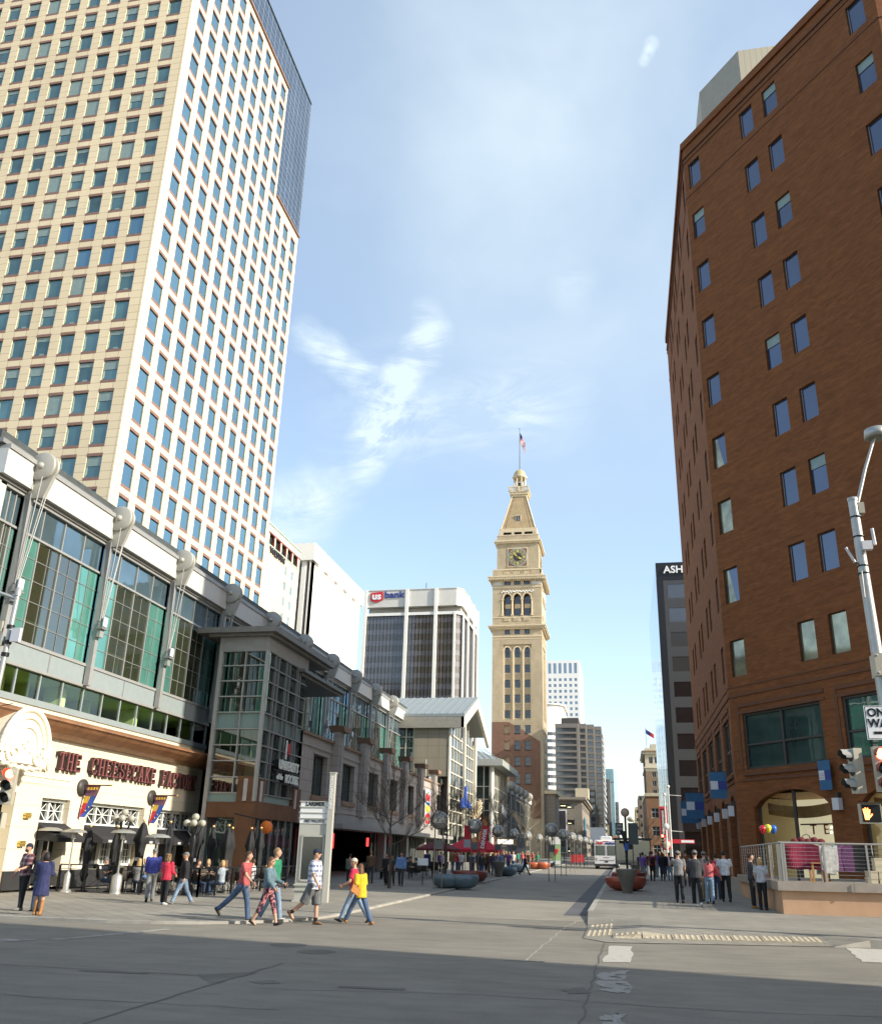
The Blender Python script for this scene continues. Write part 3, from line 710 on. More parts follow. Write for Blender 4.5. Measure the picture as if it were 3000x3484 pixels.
for s in (0, 1):
    T = frame((XL, 200, 0), (0, 1)) if not s else FR[1][1]
    mb.box(0, W0, -.02, .3, 66.6, 67.3, df['front'], T); mb.box(0, W0, -.06, .34, 68.3, 68.65, cream, T)
    for c in cols:
        for k in range(6): mb.tube((c-.75+k*.3, .12, 67.3), (c-.75+k*.3, .12, 68.3), .08, cream, n=6, T=T)
    for a, b in ((0, 2.6), (4.7, 5.0), (7.1, 7.4), (9.5, 12)): mb.box(a, b, 0, .3, 67.3, 68.3, df['front'], T)
mb.build('balustrade', root)
mb = MB(); cx, cy = -23.2, 206; hw = 5.2
shell(mb, cx-hw, cx+hw, cy-hw, cy+hw, 66.6, 78, df['front']); mb.build('clock_storey', root)
mb = MB(); slabs(mb, hw, 75.6, 76.0, .45, cream, cx, cy); slabs(mb, hw, 76.0, 76.45, .7, cream, cx, cy); slabs(mb, hw, 77.75, 78.0, .06, cream, cx, cy)
slabs(mb, 4.45, 78.0, 78.85, 0, dark, cx, cy)
for k in range(4):
    for d in (-4.4, -1.3, 1.3, 4.4):
        a = k*pi/2; mb.box(-.55 if abs(d) > 2 else -.35, .55 if abs(d) > 2 else .35, -.25, .25, 78.0, 78.86, cream, Matrix.Translation((cx, cy, 0)) @ Matrix.Rotation(a, 4, 'Z') @ Matrix.Translation((d if abs(d) < 2 else d*.97, -4.5, 0)))
slabs(mb, 4.5, 78.85, 79.9, .25, cream, cx, cy); mb.build('attic', root)
mb = MB(); rt = M('clock_tower_roof', (.36, .27, .155), .8, var=.12, ns=.8); h0, h1 = 4.35, 1.85
q0 = [(cx-h0, cy-h0, 79.9), (cx+h0, cy-h0, 79.9), (cx+h0, cy+h0, 79.9), (cx-h0, cy+h0, 79.9)]; q1 = [(cx-h1, cy-h1, 89.8), (cx+h1, cy-h1, 89.8), (cx+h1, cy+h1, 89.8), (cx-h1, cy+h1, 89.8)]
mb.mesh(q0+q1, [(0, 1, 5, 4), (1, 2, 6, 5), (2, 3, 7, 6), (3, 0, 4, 7)], rt)
for i in range(4):
    a, b = Vector(q0[i]), Vector(q1[i]); mb.tube(a, b, .16, cream, n=6)
    for s in (.13,): 
        j = (i+1) % 4; mb.tube(a.lerp(Vector(q0[j]), s)-Vector((0, .02, 0)), b.lerp(Vector(q1[j]), s*1.4), .05, M('roof_rib', (.24, .13, .08), .7), n=5); j = (i-1) % 4; mb.tube(a.lerp(Vector(q0[j]), s), b.lerp(Vector(q1[j]), s*1.4), .05, M('roof_rib'), n=5)
mb.build('roof', root)
mb = MB(); mb.box(cx-.65, cx+.65, cy-3.75, cy-2.6, 81.9, 83.9, cream); mb.box(cx-.5, cx-.08, cy-3.78, cy-3.6, 82.05, 83.7, dgl); mb.box(cx+.08, cx+.5, cy-3.78, cy-3.6, 82.05, 83.7, dgl); mb.build('dormer', root)
mb = MB(); slabs(mb, 1.85, 89.7, 90.3, .2, cream, cx, cy); slabs(mb, 1.85, 90.3, 90.9, .5, cream, cx, cy); slabs(mb, 1.85, 90.9, 91.2, .65, cream, cx, cy)
for k in range(4):
    Tk = Matrix.Translation((cx, cy, 0)) @ Matrix.Rotation(k*pi/2, 4, 'Z')
    mb.box(-2.5, 2.5, -2.5, -2.3, 92.2, 92.45, cream, Tk)
    for j in range(13): mb.box(-2.4+j*.38, -2.25+j*.38, -2.45, -2.33, 91.2, 92.2, cream, Tk)
    for x in (-2.45, 0, 2.45): mb.box(x-.22, x+.22, -2.62, -2.2, 91.2, 92.5, cream, Tk)
for k in range(8): a = k*pi/4+.39; mb.tube((cx+1.55*cos(a), cy+1.55*sin(a), 91.2), (cx+1.55*cos(a), cy+1.55*sin(a), 95.7), .17, cream, n=8)
mb.lathe([(1.75, 95.6), (1.9, 95.8), (1.95, 96.1), (1.75, 96.2)], cream, (cx, cy, 0), 20)
mb.build('cupola', root)
mb = MB(); mb.lathe([(1.72, 96.2), (1.6, 96.9), (1.3, 97.5), (.85, 98.0), (.35, 98.3), (.12, 98.45)], M('gilded_dome', (.50, .41, .22), .5, .2), (cx, cy, 0), 24); mb.build('dome', root)
mb = MB(); mb.lathe([(.75, 92.9), (.62, 93.2), (.5, 94.0), (.3, 94.5), (.0, 94.6)], M('bell_bronze', (.08, .07, .05), .5, .5), (cx, cy, 0), 14); mb.build('bell', root)
mb = MB(); mb.tube((cx, cy, 98.3), (cx, cy, 110.5), .11, M('dark_metal', (.06, .06, .06), .5, .3, var=0), .05); mb.ball((cx, cy, 110.55), .14, M('dark_metal')); mb.build('flagpole', root)
# clocks
for nm, T in (('front', frame((cx-hw, cy-hw, 0), (0, 1))), ('side', frame((cx+hw, cy-hw, 0), (-1, 0)))):
    c = MB(); X0, Z0, R = hw, 71.9, 2.25
    c.box(X0-2.55, X0+2.55, -.1, -.01, Z0-2.55, Z0+2.55, cream, T); c.box(X0-2.3, X0+2.3, -.14, -.101, Z0-2.3, Z0+2.3, scar, T)
    Tn = T @ Matrix.Translation((X0, 0, Z0)); face = M('clock_face', (.20, .19, .13), .6); gold = M('clock_gold', (.70, .56, .16), .45, .2); ink = M('clock_dark', (.035, .035, .035), .6)
    c.lathe([(R+.08, -.2), (R+.08, -.142)], M('clock_rim', (.55, .66, .72), .5), n=40, T=Tn, axis='Y'); c.lathe([(R, -.22), (R, -.201)], face, n=40, T=Tn, axis='Y'); c.lathe([(R*.46, -.24), (R*.46, -.221)], ink, n=32, T=Tn, axis='Y')
    for h in range(12):
        a = h*pi/6; Tr = Tn @ Matrix.Rotation(a, 4, 'Y'); wd = .17 if h % 3 else .26
        for s in ((-.1, .1) if h % 3 == 0 else (0,)): c.box(s-wd/2.2, s+wd/2.2, -.25, -.221, R*.58, R*.9, gold, Tr)
        c.box(-.32, -.27, -.25, -.221, R*.5, R*.93, ink, Tr @ Matrix.Rotation(.2, 4, 'Y'))
    for a, ln, wd in ((radians(118), 1.25, .2), (radians(-42), 1.95, .13)):
        c.prism([(-wd, -.3), (wd, -.3), (wd*1.2, ln*.6), (0, ln), (-wd*1.2, ln*.6)], -.29, -.252, gold, Tn @ Matrix.Rotation(a, 4, 'Y'))
    c.build('clock', root)
def flag(name, label, base, h, w, hang, small=False):
    t = thing(name, label, 'flag', base); cl = MB()
    n = 12; mr = M('flag_red', (.50, .04, .06), .8, var=0); mw = M('flag_white', (.75, .75, .74), .8, var=0); mbl = M('flag_navy', (.03, .04, .16), .8, var=0)
    for i in range(n):
        for j in range(13):
            def P_(a, b):
                x = w*a/n; return (x*.75, .12*sin(x*5+b*.35), -h*b/13-hang*(a/n)**1.2)
            m_ = mbl if (i < 5 and j < 7) else (mr if j % 2 == 0 else mw)
            cl.poly([P_(i, j), P_(i+1, j), P_(i+1, j+1), P_(i, j+1)], m_)
    cl.build('cloth', t); return t
flag('flag', 'striped national flag hanging limp from the pole on top of the clock tower', (cx+.1, cy, 109.3), 3.0, 1.9, 3.4)
# ================================================================== generic masonry block with window grid
def grid_block(name, label, cat, x0, x1, y0, y1, z1, wm_y, wm_x, fy=None, fx=None, base=0, xface='+x', rim=None):
    """fy / fx: (first, pitch, count, z0, zpitch, zcount, proto, w, h) window grids on the -y face and on the face to the street"""
    root = thing(name, label, cat, ((x0+x1)/2, (y0+y1)/2, 0), world=True); mb = MB(); it = []
    T = frame((x0, y0, 0), (0, 1)); W = x1-x0; D_ = y1-y0
    Tx = frame((x1, y0, 0), (-1, 0)) if xface == '+x' else frame((x0, y1, 0), (1, 0))
    for TT, g, Wd, m_ in ((T, fy, W, wm_y), (Tx, fx, D_, wm_x)):
        hs = []
        if g:
            a, p, n, zz, zp, zn, pr, ww, hh = g
            for i in range(n):
                for j in range(zn):
                    x = a+p*i; z = zz+zp*j
                    if x+ww > Wd-.1 or z+hh > z1-.3: continue
                    hs.append((x, x+ww, z, z+hh)); it.append((pr, TT @ Matrix.Translation((x, 0, z))))
        holes(mb, TT, 0, Wd, base, z1, hs, m_, .4)
    shell(mb, x0, x1, y0, y1, base, z1, wm_y, skip=('-y', xface))
    if rim:
        mb.box(x0-.25, x1+.25, y0-.25, y1+.25, z1, z1+.8, rim)
    mb.build('wall', root); spread(root, 'window', it); return root
gw = glass('far_glass', (.20, .26, .32), .5, .1, .2, .05); gwd = glass('far_glass_dark', (.055, .06, .07), .4, .1, .3, .1)
wtm = M('far_white', (.78, .76, .72), .8, var=.03)
wpt = winproto(1.9, 2.0, gw, y=.3)
grid_block('white_skyscraper', 'distant white skyscraper with a grid of small windows, right of the clock tower', 'skyscraper',
           -78, -26.1, 600, 655, 132.5, wtm, wtm, fy=(1.2, 3.62, 14, 44, 4.1, 19, wpt, 1.9, 2.0), fx=(1.5, 3.7, 15, 44, 4.1, 19, wpt, 1.9, 2.0))
r0 = bpy.context.scene.objects[-1] if False else None
root = [o for o in sc.objects if o.name.startswith('white_skyscraper')][0]
mb = MB(); T = frame((-78, 600, 0), (0, 1))
for i in range(14): mb.box(1.2+3.62*i+.1, 1.2+3.62*i+2.0, -.06, -.01, 123.3, 130.6, gw, T)
mb.build('top_window_strip', root)
mb = MB(); [mb.tube((x, 620, 132.5), (x, 620, 132.5+h_), .35, wtm) for x, h_ in ((-70, 4), (-38, 3.2), (-33, 2.4))]; mb.box(-60, -45, 615, 640, 132.5, 135.2, wtm); mb.build('roof_plant', root)
# curved white tower
root = thing('curved_white_tower', 'white tower with rounded corner and thin dark window bands behind the clock tower', 'office building', (-40, 458, 0), world=True); mb = MB()
def rounded(mb, x0, x1, y0, y1, z0, z1, r, mat, n=8):
    pts = [(x0, y1), (x0, y0), (x1-r, y0)]+[(x1-r+r*sin(radians(a)), y0+r-r*cos(radians(a))) for a in [90*i/n for i in range(1, n+1)]]+[(x1, y1)]
    mb.prism(pts, z0, z1, mat, plane='XY')
rounded(mb, -60, -28.9, 450, 480, 0, 76.5, 9, wtm); rounded(mb, -60, -27.6, 449.3, 480, 76.5, 77.2, 9, wtm); mb.build('wall', root)
mb = MB()
for k in range(17): rounded(mb, -60, -28.85, 449.95, 480, 3+k*3.6, 4.7+k*3.6, 9, gwd)
mb.build('window_band', root)
# grey stepped office
root = thing('grey_stepped_office', 'grey-brown office tower with ribbon windows, its right side stepping back in slices', 'office building', (-16, 345, 0), world=True)
gst = bricks('grey_office_stone', UX, (.21, .195, .175), (.195, .18, .16), (.14, .12, .1), 3, 1.0, .03, 0, .8, .08, .1); mb = MB()
gwp = winproto(7.4, 1.75, glass('ribbon_glass', (.12, .13, .15), .4, .08, .4, .15), M('dark_sash'), .12, (1/6, 2/6, 3/6, 4/6, 5/6), y=.4); gw2 = winproto(1.95, 1.75, glass('ribbon_glass'.replace('r','r'), (.12, .13, .15)), M('dark_sash'), .1, (), y=.4)
it = []
for (a, b, yf, zt, wd, pr, off) in ((-24.1, -15.3, 330, 49.3, 7.4, gwp, .55), (-15.3, -12.5, 332.5, 49.6, 1.95, gw2, .45), (-12.5, -9.65, 335, 49.6, 1.95, gw2, .45), (-9.65, -6.9, 337.5, 49.2, 1.95, gw2, .45)):
    T = frame((a, yf, 0), (0, 1)); hs = []
    for k in range(20):
        z = 46.2-2.3*k
        if z < 3: break
        hs.append((off, off+wd, z, z+1.75*.86)); it.append((pr, T @ Matrix.Translation((off, 0, z)) @ Matrix.Diagonal((1, 1, .86, 1))))
    holes(mb, T, 0, b-a, 0, zt, hs, gst, .4); shell(mb, a, b, yf, 372, 0, zt, gst, skip=('-y',))
mb.build('wall', root); spread(root, 'window', it)
mb = MB(); mb.box(-22.0, -15.4, 334, 350, 49.2, 52.0, M('plant_room', (.07, .065, .06), .8)); mb.build('plant_room', root)
mb = MB()
for k in range(20): mb.box(-6.89, -6.4, 338, 372, 46-2.3*k, 46.9-2.3*k, M('pale_fin', (.55, .58, .6), .6))
mb.build('balcony_band', root)
# low grey office with dark poster and lit windows
root = thing('low_grey_office', 'low grey stone office with heavy cornice and tall dark poster on its front', 'office building', (-24, 262, 0), world=True)
lst = bricks('low_office_stone', UX, (.27, .235, .19), (.25, .22, .175), (.16, .14, .11), 1.6, .8, .03, .5, .85, .1, .2)
litw = emis('lit_window_lamp', (1, .85, .5), 1.4)
wlw = winproto(4.1, 1.35, gwd, M('dark_sash'), .1, (.25, .5, .75), y=.4); wlw.box(.3, 1.7, .3, .36, .7, .85, litw); wlw.box(2.2, 3.2, .3, .36, .35, .5, litw)
mb = MB(); T = frame((-34, 250, 0), (0, 1)); hs = []; it = []
for x in (16.6, 10.9, 5.4, .7):
    for z in (14.2, 9.9, 6.3, 2.6):
        if x in (10.9, ) and z < 12: continue
        hs.append((x, x+4.1, z, z+1.35)); it.append((wlw, T @ Matrix.Translation((x, 0, z))))
holes(mb, T, 0, 22.85, 0, 16.2, hs, lst, .4)
Tx = frame((-11.15, 250, 0), (-1, 0)); wbs = winproto(2.6, 1.35, gwd, M('dark_sash'), .1, (.5,), y=.4); hs = []
for y in range(1, 15):
    for z in (14.2, 9.9, 6.3, 2.6): hs.append((y*4.8-3, y*4.8-.4, z, z+1.35)); it.append((wbs, Tx @ Matrix.Translation((y*4.8-3, 0, z))))
holes(mb, Tx, 0, 70, 0, 16.2, hs, bricks('low_office_stone_side', UY, (.27, .235, .19), (.25, .22, .175), (.16, .14, .11), 1.6, .8, .03, .5, .85, .1, .2), .4)
shell(mb, -34, -11.15, 250, 320, 0, 16.2, lst, skip=('-y', '+x')); mb.build('wall', root); spread(root, 'window', it)
mb = MB(); mb.box(-34.5, -10.5, 249.4, 320, 16.2, 16.6, lst); mb.box(-34.8, -10.0, 249.0, 320, 16.6, 17.3, lst); mb.box(-34, -11.1, 249.8, 320, 9.0, 9.3, lst) if False else None; mb.build('cornice', root)
mb = MB(); mb.box(-13.2, -9.5, 256, 262, 17.3, 20.2, M('cream_plant', (.55, .48, .34), .8)); mb.box(-9.5, -8.0, 256, 262, 17.3, 19.8, M('pale_fin')) if False else None; mb.build('plant_room', root)
mb = MB(); mb.box(-21.0, -15.4, 249.6, 249.9, 2.5, 13.9, M('sign_white')); mb.box(-20.8, -15.7, 249.5, 249.62, 2.7, 13.6, M('poster_dark', (.04, .035, .045), .5, var=.3, ns=.5)); mb.build('poster', root)
mb = MB(); mb.box(-11.05, -10.8, 258, 268, 5, 12, M('banner_blue_grey', (.12, .24, .33), .6, var=.2, ns=.4)); mb.build('banner', root)
# billboard box further down the street
b_ = thing('billboard', 'small blank white lit billboard on the wall left of the bus', 'billboard', (-9.0, 249.5, 5.5), world=False); mb = MB()
mb.box(-.1, 4.0, -.3, .1, 0, 3.8, M('sign_white')); mb.build('panel', b_); mb = MB(); [mb.tube((x, .1, 4.3), (x, -1.0, 4.4), .07, M('dark_metal')) for x in (.6, 2, 3.3)]; [mb.ball((x, -1.0, 4.3), .22, M('dark_metal')) for x in (.6, 2, 3.3)]; mb.build('lamp_bracket', b_)
# glass tower far
root = thing('blue_glass_tower', 'far pale blue glass tower at the end of the left side of the street', 'office building', (-9, 715, 0), world=True)
pgx = panelglass('pale_glass_front', UX, (.20, .33, .38), 2.2, 1.9, .12, (.12, .2, .22), .3, .15); pgy = panelglass('pale_glass_side', UY, (.35, .45, .5), 2.2, 1.9, .12, (.3, .4, .42), .3, .15)
mb = MB(); mb.poly([(-22, 700, 0), (-6.1, 700, 0), (-6.1, 700, 67), (-22, 700, 67)], pgx); mb.poly([(-6.1, 700, 0), (-2.6, 712, 0), (-2.6, 712, 67), (-6.1, 700, 67)], pgy); mb.poly([(-2.6, 712, 0), (-2.6, 740, 0), (-2.6, 740, 67), (-2.6, 712, 67)], pgy); shell(mb, -22, -2.7, 712.1, 740, 0, 66.9, pgx, skip=('+x',)); mb.build('glass_wall', root)
mb = MB(); mb.box(-22.1, -6, 699.9, 700.1, 56.6, 57.2, M('dark_metal')); mb.box(-14.5, -12.8, 702, 706, 67, 70, M('dark_metal')); mb.build('band', root)
far = [(-7.6, -5.2, 400, 425, 34.5, (.14, .13, .125), 'dark brown-grey narrow office in front of the far glass tower'), (-4.6, -2.6, 560, 600, 34, (.12, .12, .125), 'dark slim building at the foot of the far glass tower'),
       (-10.2, -6.2, 385, 398, 14.5, (.50, .42, .25), 'low sunlit yellow building beside the bus, far down the street'), (-6.0, -3.5, 470, 500, 12, (.34, .17, .10), 'low orange brick building far down the street, left of its end'),
       (6.1, 12, 352, 380, 24.5, (.20, .16, .13), 'grey-brown four-storey building beyond the corniced one on the right'), (5.2, 12, 385, 420, 22, (.36, .22, .14), 'far small orange-brown block on the right side of the street'),
       (4.5, 14, 470, 520, 14, (.17, .15, .14), 'dim low block closing the right side of the street'), (-30, -11, 530, 560, 22, (.2, .19, .18), 'dull grey block between the stepped office and the far glass tower')]
for x0, x1, y0, y1, z1, c, lab in far:
    mt = M('far_wall_%d' % int(y0), c, .85, var=.1); wq = winproto(.8, 1.2, gwd, y=.2)
    grid_block('distant_building', lab, 'building', x0, x1, y0, y1, z1, mt, mt, fy=(.35, 1.35, int((x1-x0)/1.35), 3, 3.3, int(z1/3.3), wq, .8, 1.2), fx=(.5, 2.6, 8, 3, 3.3, int(z1/3.3), wq, .8, 1.2), xface='+x' if x0 < 0 else '-x')
# historic building right
root = thing('corniced_building', 'old brown brick building with cream top storey, deep cornice and rooftop flag', 'building', (14, 315, 0), world=True)
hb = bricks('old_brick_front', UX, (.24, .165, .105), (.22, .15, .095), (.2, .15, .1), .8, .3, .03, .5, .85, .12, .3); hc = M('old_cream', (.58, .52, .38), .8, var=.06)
wh = winproto(1.35, 1.75, gwd, M('cream_frame'), .1, (.5,), y=.3); mb = MB(); T = frame((8.0, 300, 0), (0, 1)); hs = []; it = []
zs_ = [27.1, 24.2, 21.3, 18.4, 14.5, 11.4, 8.2, 5]
for z in zs_:
    for x in (2.0, 3.6, 6.6, 8.2, 11.2, 12.8): hs.append((x, x+1.35, z, z+1.75)); it.append((wh, T @ Matrix.Translation((x, 0, z))))
hs2 = []
for x in (1.2, 3.1, 5.0, 6.9, 8.8, 10.7): hs2.append((x, x+1.3, 31.5, 33.8)); it.append((wh, T @ Matrix.Translation((x, 0, 31.5)) @ Matrix.Diagonal((.96, 1, 1.3, 1))))
holes(mb, T, 0, 16, 0, 28.95, hs, hb, .3); holes(mb, T @ Matrix.Translation((0, -.05, 0)), -.05, 16, 28.95, 36.6, hs2, hc, .35)
shell(mb, 8.0, 24, 300, 330, 0, 36.6, M('old_brick_painted_shade', (.09, .065, .05), .9), skip=('-y',)); mb.build('wall', root); spread(root, 'window', it)  # other faces get a darker brick colour in place of shade
mb = MB(); mb.box(7.2, 24, 299.2, 330, 34.6, 35.2, hc); mb.box(6.9, 24, 298.9, 330, 35.2, 35.7, M('cornice_dark', (.22, .14, .09), .8)); mb.box(7.6, 24, 299.5, 330, 30.0, 30.4, hc); mb.build('cornice', root)
mb = MB(); mb.box(10, 16, 303, 310, 36.6, 38.3, hc); mb.build('penthouse', root)
mb = MB(); mb.tube((8.8, 302, 36.6), (8.7, 302, 43.8), .07, M('dark_metal')); mb.build('flagpole', root)
f_ = thing('flag', 'tiny dark flag flying from the pole on the far corniced building', 'flag', (8.75, 302, 43.2)); mb = MB()
for i in range(6): mb.poly([(i*.45, .1*sin(i), -.3*i), ((i+1)*.45, .1*sin(i+1), -.3*(i+1)), ((i+1)*.45, .1*sin(i+1), -.3*(i+1)-1.5), (i*.45, .1*sin(i), -.3*i-1.5)], M('flag_navy') if i < 3 else M('flag_red'))
mb.build('cloth', f_)
# lower white-topped shopfront block on the right, before the corniced building
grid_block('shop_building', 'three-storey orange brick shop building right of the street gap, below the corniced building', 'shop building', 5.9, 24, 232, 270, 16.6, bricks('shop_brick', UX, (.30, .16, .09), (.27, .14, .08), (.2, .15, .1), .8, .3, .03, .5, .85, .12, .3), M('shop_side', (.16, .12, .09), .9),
           fy=(1.2, 3.1, 5, 2.5, 4.4, 3, winproto(1.9, 2.4, gwd, M('pale_fin'), .12, (.5,), (.6,), y=.3), 1.9, 2.4), xface='-x', rim=M('old_cream'))

# ---------------------------------------------------------------- dark office with lettering, right
root = thing('dark_glass_office', 'grey panelled office with mirror side wall and large white lettering at its top', 'office building', (20, 136, 0), world=True)
ag = M('grey_panel', (.045, .044, .043), .45, var=.06, sp=.6); agl = glass('office_black_glass', (.02, .02, .022), .25, .05, .2, .2); agu = glass('office_painted_sky_glass', (.07, .07, .075), .35, .08, .1, .2)
bl_ = M('black_panel', (.012, .012, .014), .4, var=0); X0 = 6.16; T = frame((X0, 122, 0), (0, 1)); mb = MB()
lv = [39.3, 35.6, 32.1, 28.5, 24.95, 21.4, 17.9, 14.3]; hs = []; it = []
wq1 = winproto(3.25, 2.1, agu, y=.06); wq2 = winproto(3.25, 2.1, agl, y=.06)  # upper rows take lighter glass: sky reflection put into the colour
for i, zt in enumerate([39.3-3.57*k for k in range(10)]):
    for j in range(8):
        x = 1.55+3.45*j; hs.append((x, x+3.25, zt-2.1, zt)); it.append((wq1 if i < 4 else wq2, T @ Matrix.Translation((x, 0, zt-2.1))))
holes(mb, T, 0, 30, 5.2, 40.0, hs, ag, .08); shell(mb, X0, X0+30, 122, 156, 0, 42.6, bl_, skip=('-y', '-x'))
mb.box(0, 30, -.06, 0, 39.98, 42.6, bl_, T); mb.box(-.02, .95, -.05, .02, 0, 40, bl_, T); mb.box(0, 30, .5, 1.5, 0, 5.2, agl, T)
for j in range(6): mb.box(1+j*5, 1.7+j*5, 0, .5, 0, 5.2, ag, T)
mb.build('wall', root); spread(root, 'window', it)
mb = MB(); mir = panelglass('mirror_side', UY, (.38, .55, .72), 1.5, 3.6, .05, (.2, .3, .42), .95, .02, c2=(.34, .5, .68), var=.08); bump(mir.node_tree, mir.node_tree.nodes['Principled BSDF'], noise(mir.node_tree, .5, 3, sc3=(1, 1, .12)), .9, .12)
mb.poly([(X0, 156, 0), (X0, 122, 0), (X0, 122, 42.6), (X0, 156, 42.6)], mir); mb.build('mirror_wall', root)
mb = MB(); mb.box(5, 12, -1.4, -.05, 3.55, 4.6, M('awning_grey', (.2, .2, .2), .6), T); mb.box(5, 12, -1.44, -1.4, 4.3, 4.42, emis('awning_light', (1, .3, .2), 1.2), T); mb.build('awning', root)
mb = MB(); mb.add(text('ASHFORD', 1.5, M('sign_white'), .1, bold=.03, align='LEFT', sx=1.0), T @ Matrix.Translation((1.1, -.2, 41.4))); mb.build('lettering', root)

# ---------------------------------------------------------------- red-brown brick block
A37 = radians(37); CU_ = Vector((sin(A37), -cos(A37), 0)); CN = Vector((cos(A37), sin(A37), 0))
root = thing('brick_building', 'big red-brown brick block on the right with chamfered corner and arched shopfronts', 'building', (20, 52, 0), world=True)
bc, bc2, bmm = (.235, .080, .024), (.18, .058, .017), (.15, .07, .03)
brk = {k: bricks('red_brick_'+k, tuple(u), bc, bc2, bmm, .30, .095, .012, .5, .85, .22, .5) for k, u in (('chamfer', CU_), ('street', Vector((0, 1, 0))), ('cross', Vector((1, 0, 0))))}
trim = M('brick_dark_course', (.14, .06, .03), .85, var=.1); bsash = M('brick_sash', (.05, .045, .04), .5, var=0)
bgl = glass('brick_building_glass', (.05, .075, .14), .26, .03, .15, .3); HB = 43.4
BCX, BCY = 5.3, 43.3
EX, EY = BCX+CU_.x*13.4, BCY+CU_.y*13.4
faces = [('chamfer', frame((BCX, BCY, 0), CN), 13.4), ('street', frame((BCX, 64.6, 0), (1, 0)), 64.6-BCY), ('cross', frame((EX, EY, 0), (0, 1)), 30)]
wb = winproto(.95, 1.8, bgl, bsash, .04, y=.14); wb.box(.05, .09, .09, .13, .05, 1.75, M('brick_window_edge', (.2, .2, .22), .5, var=0))
wbo = winproto(.95, 1.8, glass('painted_olive_reflection', (.30, .28, .17), .45, .06, .45, 1.2), bsash, .04, y=.14); wbd = winproto(.95, 1.8, bgl, bsash, .04, y=.14); wbd.box(.06, .89, .10, .13, 1.25, 1.76, M('window_blind')); wbh = winproto(.95, 1.8, bgl, bsash, .04, y=.14); wbh.poly([(.04, .136, .05), (.60, .136, .05), (.25, .136, 1.75), (.04, .136, 1.75)], MATS['painted_olive_reflection'])  # tan reflections painted as olive panes and a slanted patch
rb = random.Random(9)
wall = MB(); it = []; lowg = []
for nm, T, Wd in faces:
    m_ = brk[nm]; hs = []
    cols_ = (.35, 4.6, 6.3, 11.85) if nm == 'chamfer' else ((3.2, 5.0, 8.6, 10.4, 13.9, 15.7, 19.6) if nm == 'street' else (1.5, 5.2, 7, 11, 15, 19, 23, 27))
    for k in range(9):
        z = 41.6-1.8-3.71*k
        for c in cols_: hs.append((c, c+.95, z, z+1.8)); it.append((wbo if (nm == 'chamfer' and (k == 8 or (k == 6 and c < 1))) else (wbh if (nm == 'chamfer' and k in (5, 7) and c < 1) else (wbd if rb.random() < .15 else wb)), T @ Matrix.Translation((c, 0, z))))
    big = [(.76, 5.35), (6.45, 11.05)] if nm == 'chamfer' else ([(1.3+4.15*i, 3.75+4.15*i) for i in range(5)] if nm == 'street' else [(1.2, 5.8), (7, 11.6), (13, 17.6)])
    for a, b in big: hs.append((a, b, 5.72, 8.3)); hs.append((a+.3, b-.1, .3, 4.75)); lowg.append((nm, T, a, b))
    holes(wall, T, 0, Wd, 0, HB, hs, m_, .35)
    wall.box(-.05, Wd+.05, -.12, .0, HB-.35, HB+.15, m_, T)
    for z, pr in ((41.95, .05), (42.3, .08), (39.35, .03)): wall.box(-.03, Wd+.03, -pr, -.002, z, z+(.12 if pr > .04 else .07), trim, T)
    wall.box(-.03, Wd+.03, -.05, -.002, 9.15, 9.27, trim, T); wall.box(-.03, Wd+.03, -.03, -.002, 9.6, 9.66, trim, T)
    for a, b in big:
        wall.box(a-.25, b+.25, -.06, -.002, 8.62, 8.78, trim, T); wall.box(a-.25, b+.25, -.035, -.002, 8.3, 8.42, trim, T); wall.box(a-.2, b+.2, -.1, -.002, 5.45, 5.6, trim, T)
        wall.box(a-.3, b+.3, -.05, -.002, 5.2, 5.32, trim, T); wall.box(a-.35, a-.18, -.03, -.001, 5.7, 8.6, trim, T)
        # segmental arch fill over the shopfront
        c = (a+.3+b-.1)/2; hw_ = (b-.1-a-.3)/2; n = 14; zs0 = 4.0 if hw_ > 1.5 else 4.15
        cur = [(c-hw_+2*hw_*i/n, zs0+(4.72-zs0)*(1-((i/n-.5)*2)**2)**.75) for i in range(n+1)]
        for i in range(n): 
            q = [cur[i], cur[i+1], (cur[i+1][0], 4.75), (cur[i][0], 4.75)]; wall.prism([q[3], q[2], q[1], q[0]], 0.0, .35, m_, T)
        wall.box(a+.06, a+.28, -.07, -.002, .3, 4.1, m_, T)
wall.mesh([(BCX, 64.6, HB), (BCX, BCY, HB), (EX, EY, HB), (EX+30, EY, HB), (EX+30, 64.6, HB)], [(0, 1, 2, 3, 4)], roofm)
wall.poly([(EX+30, 64.6, 0), (BCX, 64.6, 0), (BCX, 64.6, HB), (EX+30, 64.6, HB)], brk['cross']); wall.poly([(EX+30, EY, 0), (EX+30, 64.6, 0), (EX+30, 64.6, HB), (EX+30, EY, HB)], brk['street'])
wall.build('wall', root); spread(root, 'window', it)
shopint = M('shop_interior', (.62, .56, .38), .7, var=.08, ns=.8); tealg = glass('teal_reflecting_glass', (.10, .17, .15), .6, .02, .3, .6, .06)
